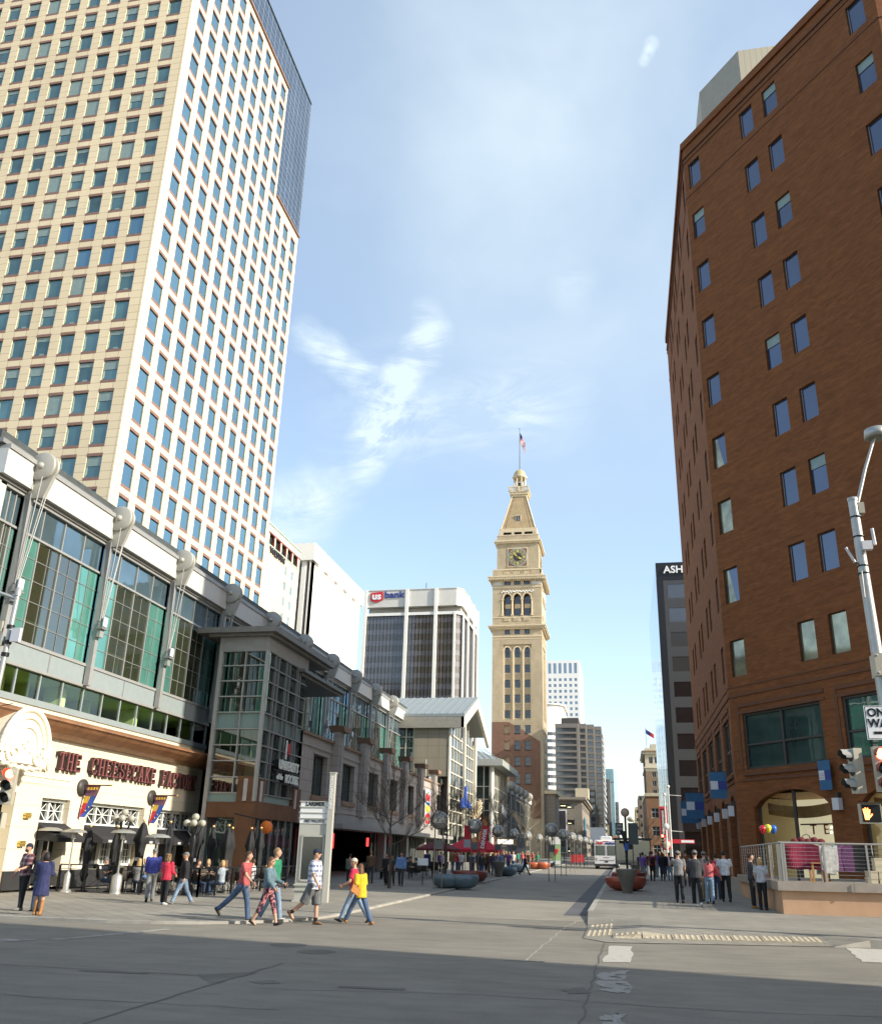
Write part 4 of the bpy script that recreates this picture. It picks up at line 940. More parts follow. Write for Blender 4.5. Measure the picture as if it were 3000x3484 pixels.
for nm, T, a, b in lowg:
    w1 = MB(); w1.poly([(a, .2, 5.72), (b, .2, 5.72), (b, .2, 8.3), (a, .2, 8.3)], tealg if nm == 'chamfer' else glass('dark_upper_shop_glass', (.05, .06, .06), .4, .05))
    for x in (a+.05, (a+b)/2, b-.05): w1.box(x-.06, x+.06, .08, .19, 5.72, 8.3, bsash, T)
    for z in (5.78, 6.85, 8.24): w1.box(a, b, .1, .188, z-.05, z+.05, bsash, T)
    w1v = MB(); w1v.v = [tuple(T @ Vector(p)) for p in w1.v[:4]]+w1.v[4:]; w1v.f = w1.f; w1v.m = w1.m; w1v.sm = w1.sm; w1v.mats = w1.mats
    w1v.build('upper_shop_window', root)
    a2, b2 = a+.3, b-.1; s1 = MB()
    s1.poly([(a2, .3, .3), (b2, .3, .3), (b2, .3, 4.75), (a2, .3, 4.75)], clearglass('shop_glass', (.85, .88, .85), .05), T)
    s1.box((a2+b2)/2-.07, (a2+b2)/2+.07, .2, .29, .3, 4.7, bsash, T); s1.box(a2, b2, .2, .29, .3, .5, bsash, T); s1.box(a2, a2+.1, .2, .29, .5, 4.1, bsash, T)
    s1.build('shop_window', root)
    if nm == 'chamfer':
        r_ = MB(); warm = emis('shop_wall_glow', (.95, .86, .6), .30) if 'shop_wall_glow' not in MATS else MATS['shop_wall_glow']  # back wall glows by itself in place of shop lighting
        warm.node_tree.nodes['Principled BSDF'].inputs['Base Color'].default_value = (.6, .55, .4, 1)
        r_.poly([(a2-.6, 3.2, .3), (b2+.6, 3.2, .3), (b2+.6, 3.2, 4.5), (a2-.6, 3.2, 4.5)], warm, T); r_.poly([(a2-.6, .4, .31), (b2+.6, .4, .31), (b2+.6, 3.2, .31), (a2-.6, 3.2, .31)], M('wood_floor', (.3, .2, .1)), T)
        r_.poly([(a2-.6, .4, 4.6), (b2+.6, .4, 4.6), (b2+.6, 3.2, 4.5), (a2-.6, 3.2, 4.5)], M('tan_ceiling', (.45, .26, .1)), T)
        for x in (a2-.6, b2+.6): r_.poly([(x, .4, .3), (x, 3.2, .3), (x, 3.2, 4.5), (x, .4, 4.5)], shopint, T)
        n = 10
        for i in range(n):                                  # swagged tan valance across the top of the window
            u0, u1 = i/n, (i+1)/n; f = lambda u: 3.75-.22*sin(pi*u)
            r_.poly([(a2+(b2-a2)*u0, .8, f(u0)), (a2+(b2-a2)*u1, .8, f(u1)), (a2+(b2-a2)*u1, .8, f(u1)+.5), (a2+(b2-a2)*u0, .8, f(u0)+.5)], M('valance', (.42, .22, .07), .7), T)
        for z in (2.5, 3.35): r_.box(a2-.3, b2+.3, 3.05, 3.15, z, z+.06, bsash, T)
        for i in range(6): r_.add(text('TEXALLSBCN'[i+(0 if a < 2 else 3)], .62, M('worn_letter', (.22, .10, .07), .8), .02), T @ Matrix.Translation((a2+.5+i*.72, 3.0, 3.12)))
        for i in range(9): r_.ball((a2+.4+rr.random()*(b2-a2-.6), 2.2+rr.random()*.6, 2.5+rr.random()*.9), .045, emis('shop_bulb', (1, .75, .35), 9) if 'shop_bulb' not in MATS else MATS['shop_bulb'], 8, 6, T)
        for x0_ in (a2+.4, a2+2.2):
            r_.box(x0_, x0_+1.0, 3.0, 3.12, 1.2, 2.3, M('white_frame', (.75, .75, .7), .6), T); r_.box(x0_+.12, x0_+.88, 2.95, 3.0, 1.3, 2.15, M('frame_picture', (.12, .13, .12), .5, var=.5, ns=3), T)
        r_.build('shop_interior', root)
# base plinth + kerb of the street side
mb = MB(); 
for nm, T, Wd in faces[:2]: mb.box(0, Wd, -.09, -.003, 0, .95, M('plinth_granite', (.33, .29, .24), .7, bmp=.1), T)
mb.build('plinth', root)
# rooftop metal screen
mb = MB(); ms_ = M('metal_screen', (.34, .315, .26), .55, .2, var=.05)
rib = bricks('metal_screen_ribbed_painted_lit', UX, (.50, .44, .32), (.48, .42, .31), (.4, .36, .27), .35, 20, .03, 0, .5, .05, .2)  # ribbed face coloured lighter, as sunlit; the plain faces darker, as shaded
P0 = Vector((9.1, 42.8, 0)); P1 = Vector((6.98, 45.6, 0)); 
mb.poly([(P1.x, P1.y, HB), (P0.x, P0.y, HB), (P0.x, P0.y, 50), (P1.x, P1.y, 50)], ms_); mb.poly([(P0.x, P0.y, HB), (26, P0.y, HB), (26, P0.y, 50), (P0.x, P0.y, 50)], rib)
mb.poly([(P1.x, 58, HB), (P1.x, P1.y, HB), (P1.x, P1.y, 50), (P1.x, 58, 50)], ms_); mb.poly([(P1.x, P1.y, 50), (P0.x, P0.y, 50), (26, P0.y, 50), (26, 58, 50), (P1.x, 58, 50)], ms_)
mb.poly([(26, 42.8, HB), (26, 58, HB), (26, 58, 50), (26, 42.8, 50)], ms_); mb.poly([(26, 58, HB), (P1.x, 58, HB), (P1.x, 58, 50), (26, 58, 50)], ms_)
mb.build('rooftop_screen', root)
mb = MB()                                                   # white box lamps on the piers
TT = faces[0][1]
for T, xs, z in ((TT, (5.8,), 4.0), (faces[1][1], (.9, 5.1, 9.2, 13.4, 17.6, 20.3), 3.95)):
    for x in xs:
        l_ = MB(); l_.box(x-.16, x+.16, -.34, -.1, z-.25, z+.22, M('lamp_white', (.62, .62, .64), .4, var=0), T); l_.box(x-.05, x+.05, -.2, -.002, z+.2, z+.45, bsash, T); l_.build('wall_lamp', root)
# block behind the camera's right, across the cross street, that shades the near road
root = thing('neighbour_block', 'tall dark block across the cross street at the right, outside the picture', 'building', (22, -12, 0), world=True)
mb = MB(); SBX = 17.0; SBY = 9.6; mb.box(SBX, 28, -50, SBY, 0, 46, M('shade_block', (.2, .17, .15), .9)); mb.build('wall', root)

root = thing('added_shade_block', 'unseen plain block added behind the dark glass office to shade the clock tower', 'office building', (24, 197, 0), world=True)  # unseen block, added to cast shade on the clock tower's lower shaft
mb = MB(); mb.box(9.6, 40, 180, 214, 0, 43.5, M('dim_panel', (.14, .15, .15), .6, var=.1)); mb.build('wall', root)
# ================================================================== the long glass and stone shopping building on the left
PX = -22.0; SX = -18.0
root = thing('shopping_building', 'long green glass and stone building on the left, big pulley wheels along its roof edge', 'shopping building', (-30, 60, 0), world=True)
alu = M('grey_aluminium', (.36, .36, .345), .45, .25, var=.05); alud = M('dark_aluminium', (.25, .25, .24), .5, .2, var=.05); fasc = M('fascia_metal', (.56, .56, .53), .5, .1, var=.04)
pnl = M('blue_grey_panel', (.27, .31, .31), .4, var=.05, sp=.6)
teal = glass('teal_curtain_glass', (.13, .36, .30), .45, .03, .2, .35, .05); tealb = glass('blue_clerestory_glass', (.14, .22, .26), .6, .03, .2, .5, .1)
clr = clearglass('curtain_clear_glass', (.30, .36, .26), .16, .35, (.09, .11, .06)); clrb = clearglass('band_clear_glass', (.80, .92, .68), .03)
cstone = bricks('cream_shop_stone', UY, (.72, .64, .48), (.70, .62, .465), (.5, .44, .33), 2.4, .78, .014, 0, .8, .06, .4)
olive = M('olive_interior', (.62, .70, .34), .8, var=.1, ns=.5); gin = M('green_interior', (.17, .22, .14), .8, var=.2, ns=.4); inw = M('pale_interior', (.75, .8, .62), .8, var=.05)
BY = [26.6, 32.1, 37.9, 43.7, 49.7, 55.7, 61.8, 67.9, 74.1, 80.2, 86.3]
T = frame((PX, 0, 0), (-1, 0))                 # local x = world y
Y0c, Y1c = 25.2, 43.7
# --- curtain wall of every bay
def bay(a, b, near, zlo=8.95, dim=False):
    mb = MB(); W = b-a; q = [a+W*i/4 for i in range(5)]
    z0, z1 = zlo, 13.0
    for i in range(4):
        mt = teal if (i in (0, 3)) else clr
        mb.poly([(q[i], .15, z0), (q[i+1], .15, z0), (q[i+1], .15, z1), (q[i], .15, z1)], mt, T)
        mb.poly([(q[i], .15, z1), (q[i+1], .15, z1), (q[i+1], .15, 14.4), (q[i], .15, 14.4)], tealb, T)
    mb.build('curtain_glass', root)
    f = MB()
    for i in range(5): f.box(q[i]-.026, q[i]+.026, .09, .145, z0, 14.4, alu, T)
    for i in range(4):
        m_ = (q[i]+q[i+1])/2; f.box(m_-.013, m_+.013, .125, .145, z0, z1, alud, T)
    n = 5
    for k in range(1, n): z = z0+(z1-z0)*k/n; f.box(a, b, .125, .144, z-.014, z+.014, alud, T)
    f.box(a, b, .04, .15, z1-.04, z1+.05, alu, T); f.box(a, b, -.05, .15, z0-.1, z0+.02, alu, T); f.box(a, b, -.02, .15, 14.3, 14.45, alu, T)
    f.build('mullions', root)
for i, (a, b) in enumerate(zip(BY, BY[1:])):
    bay(a, b, i < 3, 8.95 if i < 3 else 8.3)
bay(Y0c, BY[0], True)
mb = MB()                                        # rooms behind the clear glass
for z in (8.9, 13.05):
    mb.poly([(Y0c, .4, z), (88, .4, z), (88, 7, z), (Y0c, 7, z)], gin if z < 9 else M('brown_ceiling', (.22, .19, .10), .8, var=.2, ns=.6), T)
mb.poly([(Y0c, 7, 8.9), (88, 7, 8.9), (88, 7, 13.05), (Y0c, 7, 13.05)], M('brown_ceiling'), T)
for y in (28.2, 34.4, 40, 46.5, 52, 58, 64, 70, 76, 82): mb.box(y, y+.25, 2.2, 2.5, 8.9, 13.05, gin, T)
for y in (29.0, 30.2, 34.9, 36.2): mb.box(y, y+.08, 1.2, 1.3, 8.9, 10.2, inw, T)
mb.box(28.6, 37, 1.2, 1.28, 10.15, 10.25, inw, T)
mb.build('upper_room', root)
mb = MB()
mb.poly([(Y0c, .3, 8.0), (Y1c, .3, 8.0), (Y1c, 6, 7.7), (Y0c, 6, 7.7)], olive, T); mb.poly([(Y0c, .3, 6.98), (Y1c, .3, 6.98), (Y1c, 6, 6.98), (Y0c, 6, 6.98)], gin, T); mb.poly([(Y0c, 5, 6.9), (Y1c, 5, 6.9), (Y1c, 5, 8.0), (Y0c, 5, 8.0)], inw, T)
for y in (27.5, 31.9, 37.6, 43.2): mb.box(y, y+.35, .8, 1.6, 6.98, 7.95, inw, T)
for y in (29.2, 30.7, 35.0): mb.box(y, y+.1, 1.5, 4.8, 6.98, 7.95, olive, T)
mb.build('band_room', root)
f = MB(); g_ = MB(); g_.poly([(Y0c, .12, 7.0), (Y1c, .12, 7.0), (Y1c, .12, 8.0), (Y0c, .12, 8.0)], clrb, T); g_.build('band_glass', root)
y = Y0c
while y < Y1c+.1: f.box(y-.04, y+.04, .05, .115, 6.98, 8.02, pnl, T); y += 1.42
f.box(Y0c, Y1c, -.06, .15, 6.74, 6.98, pnl, T); f.box(Y0c, Y1c, -.06, .12, 7.99, 8.1, alu, T); f.box(Y0c, Y1c, -.0, .12, 8.1, 8.86, pnl, T)
for y in (Y0c, 29.7, 35.1, 41.0): f.box(y-.03, y+.03, -.015, 0, 8.1, 8.86, alud, T)
f.build('band_frame', root)
# fascia, gutter and roof
mb = MB(); mb.box(Y0c-.3, 90, -.3, .5, 14.55, 15.55, fasc, T); mb.box(Y0c-.3, 90, -.1, .5, 14.42, 14.55, alud, T); mb.box(Y0c-.3, 90, -.36, .5, 15.55, 15.72, alu, T); mb.build('fascia', root)
mb = MB(); mb.box(Y0c-.5, 90, -.15, .5, 15.722, 15.9, alud, T); mb.box(Y0c-.3, 90, .15, 1.5, 15.9, 16.35, M('slate_roof', (.07, .08, .08), .6, var=.2, ns=3), T)
mb.mesh([tuple(T @ Vector(p)) for p in ((Y0c-.3, 1.5, 16.35), (90, 1.5, 16.35), (90, 8, 19), (Y0c-.3, 8, 19))], [(0, 1, 2, 3)], M('slate_roof')); mb.build('roof', root)
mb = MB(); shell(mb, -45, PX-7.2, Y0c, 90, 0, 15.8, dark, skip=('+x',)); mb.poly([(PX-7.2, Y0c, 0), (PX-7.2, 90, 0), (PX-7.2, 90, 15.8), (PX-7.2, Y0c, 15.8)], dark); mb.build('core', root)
# corner return facing the cross street (mostly outside the picture)
Tc = frame((-45, Y0c, 0), (0, 1)); mb = MB()
mb.poly([(0, 0, 6.7), (22.7, 0, 6.7), (22.7, 0, 14.4), (0, 0, 14.4)], teal, Tc); mb.box(0, 22.9, -.3, 0, 14.42, 15.7, fasc, Tc)
for k in range(12): mb.box(.3+2*k, .45+2*k, -.12, -.01, 6.7, 14.4, fasc, Tc)
mb.box(22.4, 23.02, -.25, .3, 0, 14.4, fasc, Tc); mb.poly([(0, .02, 0), (22.7, .02, 0), (22.7, .02, 6.7), (0, .02, 6.7)], cstone, Tc); mb.build('corner_return', root)
# posts, pulley wheels and tie cables
def pulley(y, full=True):
    p = MB(); x0 = PX+.55
    p.lathe([(.05, -.17), (.66, -.17), (.70, -.11), (.60, -.04), (.60, .04), (.70, .11), (.66, .17), (.05, .17)], M('pulley_grey', (.50, .49, .44), .5, .1, var=.05), (x0, y, 15.72-.15), 28, axis='X') if False else None
    # wheel stands in the plane across the wall: its axle runs along the street
    mt = M('pulley_grey', (.38, .37, .325), .5, .1, var=.05)
    for s in (-.19, .05): p.lathe([(.0, s), (.54, s), (.58, s+.03), (.58, s+.11), (.54, s+.14), (.0, s+.14)], mt, (x0, y, 15.5), 30, axis='Y')
    p.lathe([(.47, -.05), (.47, .05)], mt, (x0, y, 15.5), 24, axis='Y', caps=False)
    p.ball((x0, y-.2, 15.5), .14, mt, 12, 8); p.lathe([(.09, -.3), (.09, .3)], mt, (x0, y, 15.5), 10, axis='Y')
    p.prism([(x0-.55, 14.2), (x0+.25, 14.2), (x0+.55, 15.1), (x0-.5, 15.1)], y-.08, y+.08, mt)
    p.build('pulley_wheel', root)
for y in BY[:-1]: pulley(y)
def post(y, zb, cab=True):
    p = MB(); p.box(PX+.06, PX+.30, y-.11, y+.11, zb, 14.4, alu); po_ = p.build('post', root)
    if cab:
        c = MB()
        for dx, dy, zt in ((.75, -.25, 15.0), (.9, -.02, 15.1), (.5, .5, 14.6)): c.tube((PX+dx, y+dy, zt), (PX+.42, y-.1 if dy < .2 else y-.02, 10.6), .022, alu, n=6)
        sub(c, 'tie_cable', po_, root)
        b = MB(); b.box(PX+.34, PX+.5, y-.16, y+.1, 10.1, 10.75, alu); 
        for dy in (-.12, .02): b.tube((PX+.58, y+dy, 10.55), (PX+.58, y+dy, 10.95), .07, M('lamp_white'), n=10)
        b.box(PX+.34, PX+.62, y-.24, y+.16, 10.44, 10.52, alud); sub(b, 'floodlight_bracket', po_, root)
for y in BY[:3]: post(y, 8.05)
for y in BY[3:-1]: post(y, 8.3)
# --- restaurant front, cream stone ground floor
rest = root
wl = MB(); hs = []
OP = [(30.75, 32.55), (33.75, 38.35), (39.7, 43.9-.45)]
hs = [(a, b, .8 if k else .25, 3.45) for k, (a, b) in enumerate(OP)]+[(26.2, 29.2, .25, 3.55)]
holes(wl, T, Y0c, Y1c, .2, 6.0, hs, cstone, .5); wl.box(Y0c, Y1c, .0, .1, 6.0, 6.74, cstone, T)
wl.box(Y0c-.02, Y1c, -.14, -.003, .15, .8, M('dark_base', (.03, .03, .032), .4, var=.1), T) if False else None
wl.build('stone_front', root)
bs = MB()
for a, b in ((Y0c, 26.2), (29.2, 30.75), (32.55, Y1c)): bs.box(a, b, -.10, -.003, .15, .8, M('dark_base', (.035, .035, .037), .4, var=.1), T)
bs.build('plinth', root)
tr = M('white_joinery', (.72, .74, .70), .6, var=.04); wdk = glass('restaurant_glass', (.03, .035, .04), .25, .06, .3, .4)
for k, (a, b) in enumerate(OP):
    o = MB(); n = 2 if k == 0 else (4 if k == 1 else 4); z0, z1 = 2.6, 3.42
    o.poly([(a, .42, z0), (b, .42, z0), (b, .42, z1), (a, .42, z1)], wdk, T)
    for z in (z0, z1): o.box(a, b, .2, .4, z-.09, z+.03, tr, T)
    for i in range(n+1): x = a+(b-a)*i/n; o.box(x-.05, x+.05, .28, .4, z0, z1, tr, T)
    for i in range(n):
        x0, x1 = a+(b-a)*i/n+.05, a+(b-a)*(i+1)/n-.05
        o.box((x0+x1)/2-.015, (x0+x1)/2+.015, .33, .41, z0, z1-.05, tr, T); o.box(x0, x1, .33, .41, (z0+z1)/2-.02, (z0+z1)/2+.01, tr, T)
        for s in (0, 1):
            p = (x0, z0+.03) if s else (x0, z1-.08); q = (x1, z1-.08) if s else (x1, z0+.03); d = Vector((q[0]-p[0], q[1]-p[1])).normalized()*.018; nx, nz = -d.y, d.x
            o.mesh([(p[0]+nx, .34, p[1]+nz), (p[0]-nx, .34, p[1]-nz), (q[0]-nx, .34, q[1]-nz), (q[0]+nx, .34, q[1]+nz)], [(0, 1, 2, 3)], tr, T)
    o.build('transom_window', root)
    d = MB(); d.poly([(a, .46, .3), (b, .46, .3), (b, .46, 2.6), (a, .46, 2.6)], wdk, T)
    x = a+.1
    while x < b-.9:
        d.box(x, x+.09, .3, .45, .8, 2.45, tr, T); d.box(x+.75, x+.84, .3, .45, .8, 2.45, tr, T); d.box(x, x+.84, .3, .45, .8, 1.0, tr, T)
        for i in (1, 2): d.box(x+.09+.22*i-.012, x+.09+.22*i+.012, .38, .45, 1.0, 2.45, tr, T)
        for i in range(1, 5): d.box(x+.09, x+.75, .38, .45, 1.0+.3*i-.012, 1.0+.3*i+.012, tr, T)
        x += 1.75
    d.build('french_window', root)
    aw = MB(); am = M('black_canvas', (.028, .028, .03), .75, var=.15, ns=2, local=True)
    aw.mesh([(a, .1, 2.55), (b, .1, 2.55), (b, -.95, 2.0), (a, -.95, 2.0), (b, -.95, 1.84), (a, -.95, 1.84)], [(0, 3, 2, 1), (3, 5, 4, 2)], am, T)
    aw.mesh([(a, .1, 2.55), (a, -.95, 2.0), (a, -.95, 1.84), (a, .1, 1.9)], [(0, 1, 2, 3)], am, T); aw.mesh([(b, .1, 2.55), (b, -.95, 2.0), (b, -.95, 1.84), (b, .1, 1.9)], [(3, 2, 1, 0)], am, T)
    if k: 
        for x in (a+.4, a+1.5, b-.9): aw.box(x, x+.28, -.965, -.952, 1.88, 1.98, M('awning_text', (.45, .45, .45), .7, var=0), T)
    aw.build('awning', root)
mb = MB(); mb.poly([(26.2, 1.2, .2), (29.2, .9, .2), (29.2, .9, 3.55), (26.2, 1.2, 3.55)], cstone, T); mb.build('entrance_wall', root)
brass = M('brass', (.75, .52, .16), .3, .8, var=.1)
for y, z, h in ((29.95, 2.75, .2), (29.9, 1.75, .2)):
    l_ = MB(); l_.box(y-.16, y+.16, -.12, -.003, z-h/2, z+h/2, brass, T); l_.box(y-.18, y+.18, -.14, -.003, z-.02, z+.02, M('gold_dark', (.3, .2, .05), .4), T); l_.build('brass_sconce', root)
mb = MB(); mb.box(27.7, 28.5, .9, 1.02, .95, 1.95, brass, T); mb.box(27.78, 28.42, .86, .9, 1.02, 1.7, M('menu_paper', (.75, .75, .65), .6), T); mb.build('menu_case', root)
# curved copper canopy above the stone front
mb = MB(); cop = M('copper', (.36, .18, .09), .45, .35, var=.25, ns=1.2); prof = [(0, 6.52), (-.35, 6.5), (-.75, 6.42), (-1.0, 6.28), (-1.02, 6.22), (-.95, 6.2), (-.8, 6.05), (-.5, 5.85), (-.2, 5.74), (0, 5.7)]
seg = [Y0c-.2+i*1.17 for i in range(17)]
for a, b in zip(seg, seg[1:]):
    b2 = min(b, 44.9)
    for (ya, za), (yb, zb) in zip(prof, prof[1:]): mb.poly([(a+.03, ya, za), (b2, ya, za), (b2, yb, zb), (a+.03, yb, zb)][::-1], cop, T, smooth=False)
    mb.mesh([(a, y-.012, z) for y, z in prof]+[(a+.03, y-.012, z) for y, z in prof], [(i, i+1, len(prof)+i+1, len(prof)+i) for i in range(len(prof)-1)], M('copper_seam', (.55, .33, .18), .5, .3), T)
mb.build('copper_canopy', root)
# plaster scroll ornament at the left end
mb = MB(); pl = M('plaster', (.80, .74, .60), .7, var=.04, ns=4)
def scroll(cx, cz, r, turns, a0, th, dirn=1, x=-.12):
    pts = []; n = 36
    for i in range(n+1):
        t = i/n; a = a0+dirn*turns*2*pi*t; rr_ = r*(1-.82*t); pts.append(Vector((cx+rr_*cos(a), x, cz+rr_*sin(a))))
    mb.path(pts, [th*(1-.5*i/n) for i in range(n+1)], pl, 8, T)
pts = arc(27.75, 4.75, 1.32, 1.62, 0, 180, 18)
mb.prism(pts+[(26.43, 4.45), (29.07, 4.45)], -1.12, -.004, pl, T)
for r0, r1, z in ((1.30, 1.60, .10), (1.05, 1.32, .07), (.72, .98, .06)):
    q = arc(27.75, 4.75, r0, r1, 0, 180, 18); mb.path([Vector((x, -1.14, z_)) for x, z_ in q], [z]*len(q), pl, 8, T)
scroll(28.5, 4.75, .42, 1.4, 1.2, .075, -1, -1.16); scroll(27.15, 4.75, .42, 1.4, 1.9, .075, 1, -1.16)
q = [Vector((29.0+i*.2, -.9+.1*i, 4.78+.16*sin(i*.5)-i*.025)) for i in range(9)]; mb.path(q, [.13-.011*i for i in range(9)], pl, 8, T)
for i in range(12): a = i/11; mb.ball((26.75+2.2*a, -1.1, 4.38-.12*sin(a*pi)+.05*(i % 2)), .1, pl, 8, 6, T)
for i in range(5): mb.ball((27.75+random.uniform(-.25, .25), -1.12, 4.9+.12*i), .09, pl, 8, 6, T)
mb.box(27.0, 32.3, -.04, -.003, 4.18, 4.24, pl, T); mb.box(27.0, 30.6, -.03, -.003, 3.95, 4.0, pl, T)
mb.build('plaster_scrolls', root)
# lettering, one raised word after another
GL = {'T': [(.5, 0, .5, 1), (0, .96, 1, .96), (.04, .8, .04, .96), (.96, .8, .96, .96), (.25, .02, .75, .02)], 'H': [(.18, 0, .18, 1), (.82, 0, .82, 1), (.18, .5, .82, .5), (0, .02, .36, .02), (.64, .02, 1, .02), (0, .98, .36, .98), (.64, .98, 1, .98)],
      'E': [(.22, 0, .22, 1), (0, .97, .95, .97), (0, .03, .98, .03), (.22, .52, .7, .52), (.93, .78, .93, .97), (.95, .03, .95, .24), (.7, .4, .7, .64)], 'C': [(.12, .25, .12, .75), (.12, .75, .35, .97), (.35, .97, .72, .97), (.72, .97, .92, .78), (.92, .66, .92, .98), (.12, .25, .35, .03), (.35, .03, .72, .03), (.72, .03, .92, .24)],
      'S': [(.85, .78, .62, .97), (.62, .97, .35, .97), (.35, .97, .14, .8), (.14, .8, .2, .6), (.2, .6, .8, .4), (.8, .4, .86, .2), (.86, .2, .65, .03), (.65, .03, .35, .03), (.35, .03, .14, .22), (.88, .66, .88, .98), (.12, .02, .12, .34)],
      'A': [(.5, 1, .14, 0), (.5, 1, .86, 0), (.28, .34, .72, .34), (0, .02, .34, .02), (.66, .02, 1, .02)], 'K': [(.2, 0, .2, 1), (.2, .42, .85, .98), (.4, .58, .86, .02), (0, .02, .4, .02), (0, .98, .4, .98), (.68, .98, 1, .98), (.68, .02, 1, .02)],
      'F': [(.22, 0, .22, 1), (0, .97, .95, .97), (.22, .52, .7, .52), (.93, .76, .93, .97), (0, .03, .44, .03), (.7, .4, .7, .64)], 'O': [(.12, .28, .12, .72), (.88, .28, .88, .72), (.12, .72, .35, .97), (.35, .97, .65, .97), (.65, .97, .88, .72), (.12, .28, .35, .03), (.35, .03, .65, .03), (.65, .03, .88, .28)],
      'R': [(.2, 0, .2, 1), (0, .97, .65, .97), (.65, .97, .86, .8), (.86, .8, .86, .66), (.86, .66, .65, .5), (.65, .5, .2, .5), (.55, .5, .86, .02), (0, .03, .42, .03), (.7, .02, 1, .02)], 'Y': [(.5, 0, .5, .46), (.5, .46, .14, 1), (.5, .46, .86, 1), (0, .98, .34, .98), (.66, .98, 1, .98), (.28, .02, .72, .02)]}
def glyph(mb, ch, T, w_, h_):
    for pas, (tk, y0, y1, mt) in enumerate(((.075, -.16, .02, LT), (.034, -.185, -.161, LR))):
        for n_, (xa, za, xb, zb) in enumerate(GL[ch]):
            a = Vector(((xa-.5)*w_, za*h_)); b = Vector(((xb-.5)*w_, zb*h_)); d = (b-a); L_ = d.length; d.normalize(); stem = abs(d.y) > .5 and L_ > .3*h_
            hw = (tk if stem else tk*.55); e = hw*.6; a -= d*e; b += d*e; nx, nz = -d.y*hw, d.x*hw; o_ = n_*.0007
            mb.prism([(a.x-nx, a.y-nz), (b.x-nx, b.y-nz), (b.x+nx, b.y+nz), (a.x+nx, a.y+nz)], y0-o_, y1, mt, T)
LT = M('letter_dark', (.05, .03, .03), .6, var=0); LR = M('letter_red', (.24, .08, .075), .5, var=.5, ns=40)
for wd, y in (('THE', 31.83), ('CHEESECAKE', 35.95), ('FACTORY', 41.0)):
    Tt = T @ Matrix.Translation((y, -.03, 4.9)); o = MB()
    s_ = .62 if wd != 'THE' else .62; sxx = {'THE': .92, 'CHEESECAKE': .93, 'FACTORY': .93}[wd]
    o = MB()
    wid = {'THE': 1.5, 'CHEESECAKE': 5.3, 'FACTORY': 3.6}[wd]; st_ = wid/(len(wd)-.12)
    for i_, ch_ in enumerate(wd): glyph(o, ch_, Tt @ Matrix.Translation((-wid/2+st_*(i_+.44), 0, -.33)), st_*.78, .66)
    o.build('raised_lettering', root)
# discs with bracket poles carry banners (banners are things of their own)
bn_r = M('banner_red', (.55, .03, .04), .7, var=.1); bn_b = M('banner_blue', (.04, .10, .42), .7, var=.1); bn_p = M('banner_purple', (.20, .10, .16), .7, var=.1); bn_y = M('banner_yellow', (.72, .45, .05), .7, var=.1)
for k, (y, z) in enumerate(((33.15, 3.98), (38.75, 3.93))):
    d_ = MB(); d_.lathe([(0, -.1), (.34, -.1), (.34, -.004)], bsash, (y, 0, z+.02), 22, T, axis='Y'); d_.build('wall_disc', root)
    b = thing('hanging_banner', ['tapered red, blue and purple banner hanging left of the second restaurant window', 'tapered red and blue banner with gold stars at the third restaurant window'][k], 'banner', (PX+.05, y+.05, z), group=None)
    p = MB(); p.tube((0, 0, .12), (1.25, 0, .12), .028, M('maroon_pole', (.12, .04, .04), .5)); p.ball((1.28, 0, .12), .045, brass); p.build('pole', b)
    c = MB(); w0 = .78; hh = 1.25
    def bx(t): return (.12+.0*t, w0-.62*t) 
    rows_ = 9
    for i in range(rows_):
        t0, t1 = i/rows_, (i+1)/rows_; z0_, z1_ = .1-hh*t0, .1-hh*t1
        for j in range(4):
            f0, f1 = j/4, (j+1)/4
            def X(t, f): a = .12-.08*t; b_2 = w0-.55*t**1.6; return a+(b_2-a)*f
            def yy(t, f): return .04*sin(5*t+3*f)
            m_ = bn_p if t0 < .25 else (bn_y if (t0 < .5 and j < 2) else (bn_b if (j >= 2 or t0 > .85) and j > 1.5-t0 else bn_r))
            c.poly([(X(t0, f0), yy(t0, f0), z0_), (X(t0, f1), yy(t0, f1), z0_), (X(t1, f1), yy(t1, f1), z1_), (X(t1, f0), yy(t1, f0), z1_)], m_)
    for i in range(7): u = .3+.09*i; 
    for t, f in ((.4, .8), (.55, .7), (.68, .75), (.8, .6)): c.ball((.12+(w0-.55*t**1.6-.12)*f, -.02+.04*sin(5*t), .1-hh*t), .03, bn_y, 6, 4)
    for i in range(4): c.box(.22+i*.13, .30+i*.13, -.03, -.02, -.07, .04, bn_y)
    c.build('cloth', b)
# --- projecting glass box
BX0, BX1, BYa, BYb = -20.72, SX, 41.6, 47.6
bxr = MB()
Tf = frame((BX0, BYa, 0), (0, 1)); W = BX1-BX0; Ts = frame((BX1, BYa, 0), (-1, 0)); D_ = BYb-BYa
gs_ = clearglass('box_clear_glass', (.30, .42, .36), .13, .05); gsh = glass('box_dark_glass', (.035, .06, .055), .35, .03, .4, .5, .1)
zr = [4.39, 5.16, 5.97, 6.76, 7.57, 8.42, 9.24, 10.06, 10.87, 11.65]
def cells(T, xs, mat_of, frm, ym=.12):
    g = MB(); f = MB()
    for j in range(len(zr)-1):
        for i in range(len(xs)-1):
            m_ = mat_of(i, j); g.poly([(xs[i], ym, zr[j]), (xs[i+1], ym, zr[j]), (xs[i+1], ym, zr[j+1]), (xs[i], ym, zr[j+1])], m_, T)
    for z in zr: f.box(xs[0], xs[-1], -.01, ym-.003, z-.03, z+.03, frm, T)
    for x in xs[1:-1]: f.box(x-.028, x+.028, -.02, ym-.004, zr[0], zr[-1], frm, T)
    g.build('box_glass', root); f.build('box_mullions', root)
sill = M('aqua_panel', (.20, .29, .27), .4, var=.04, sp=.6)
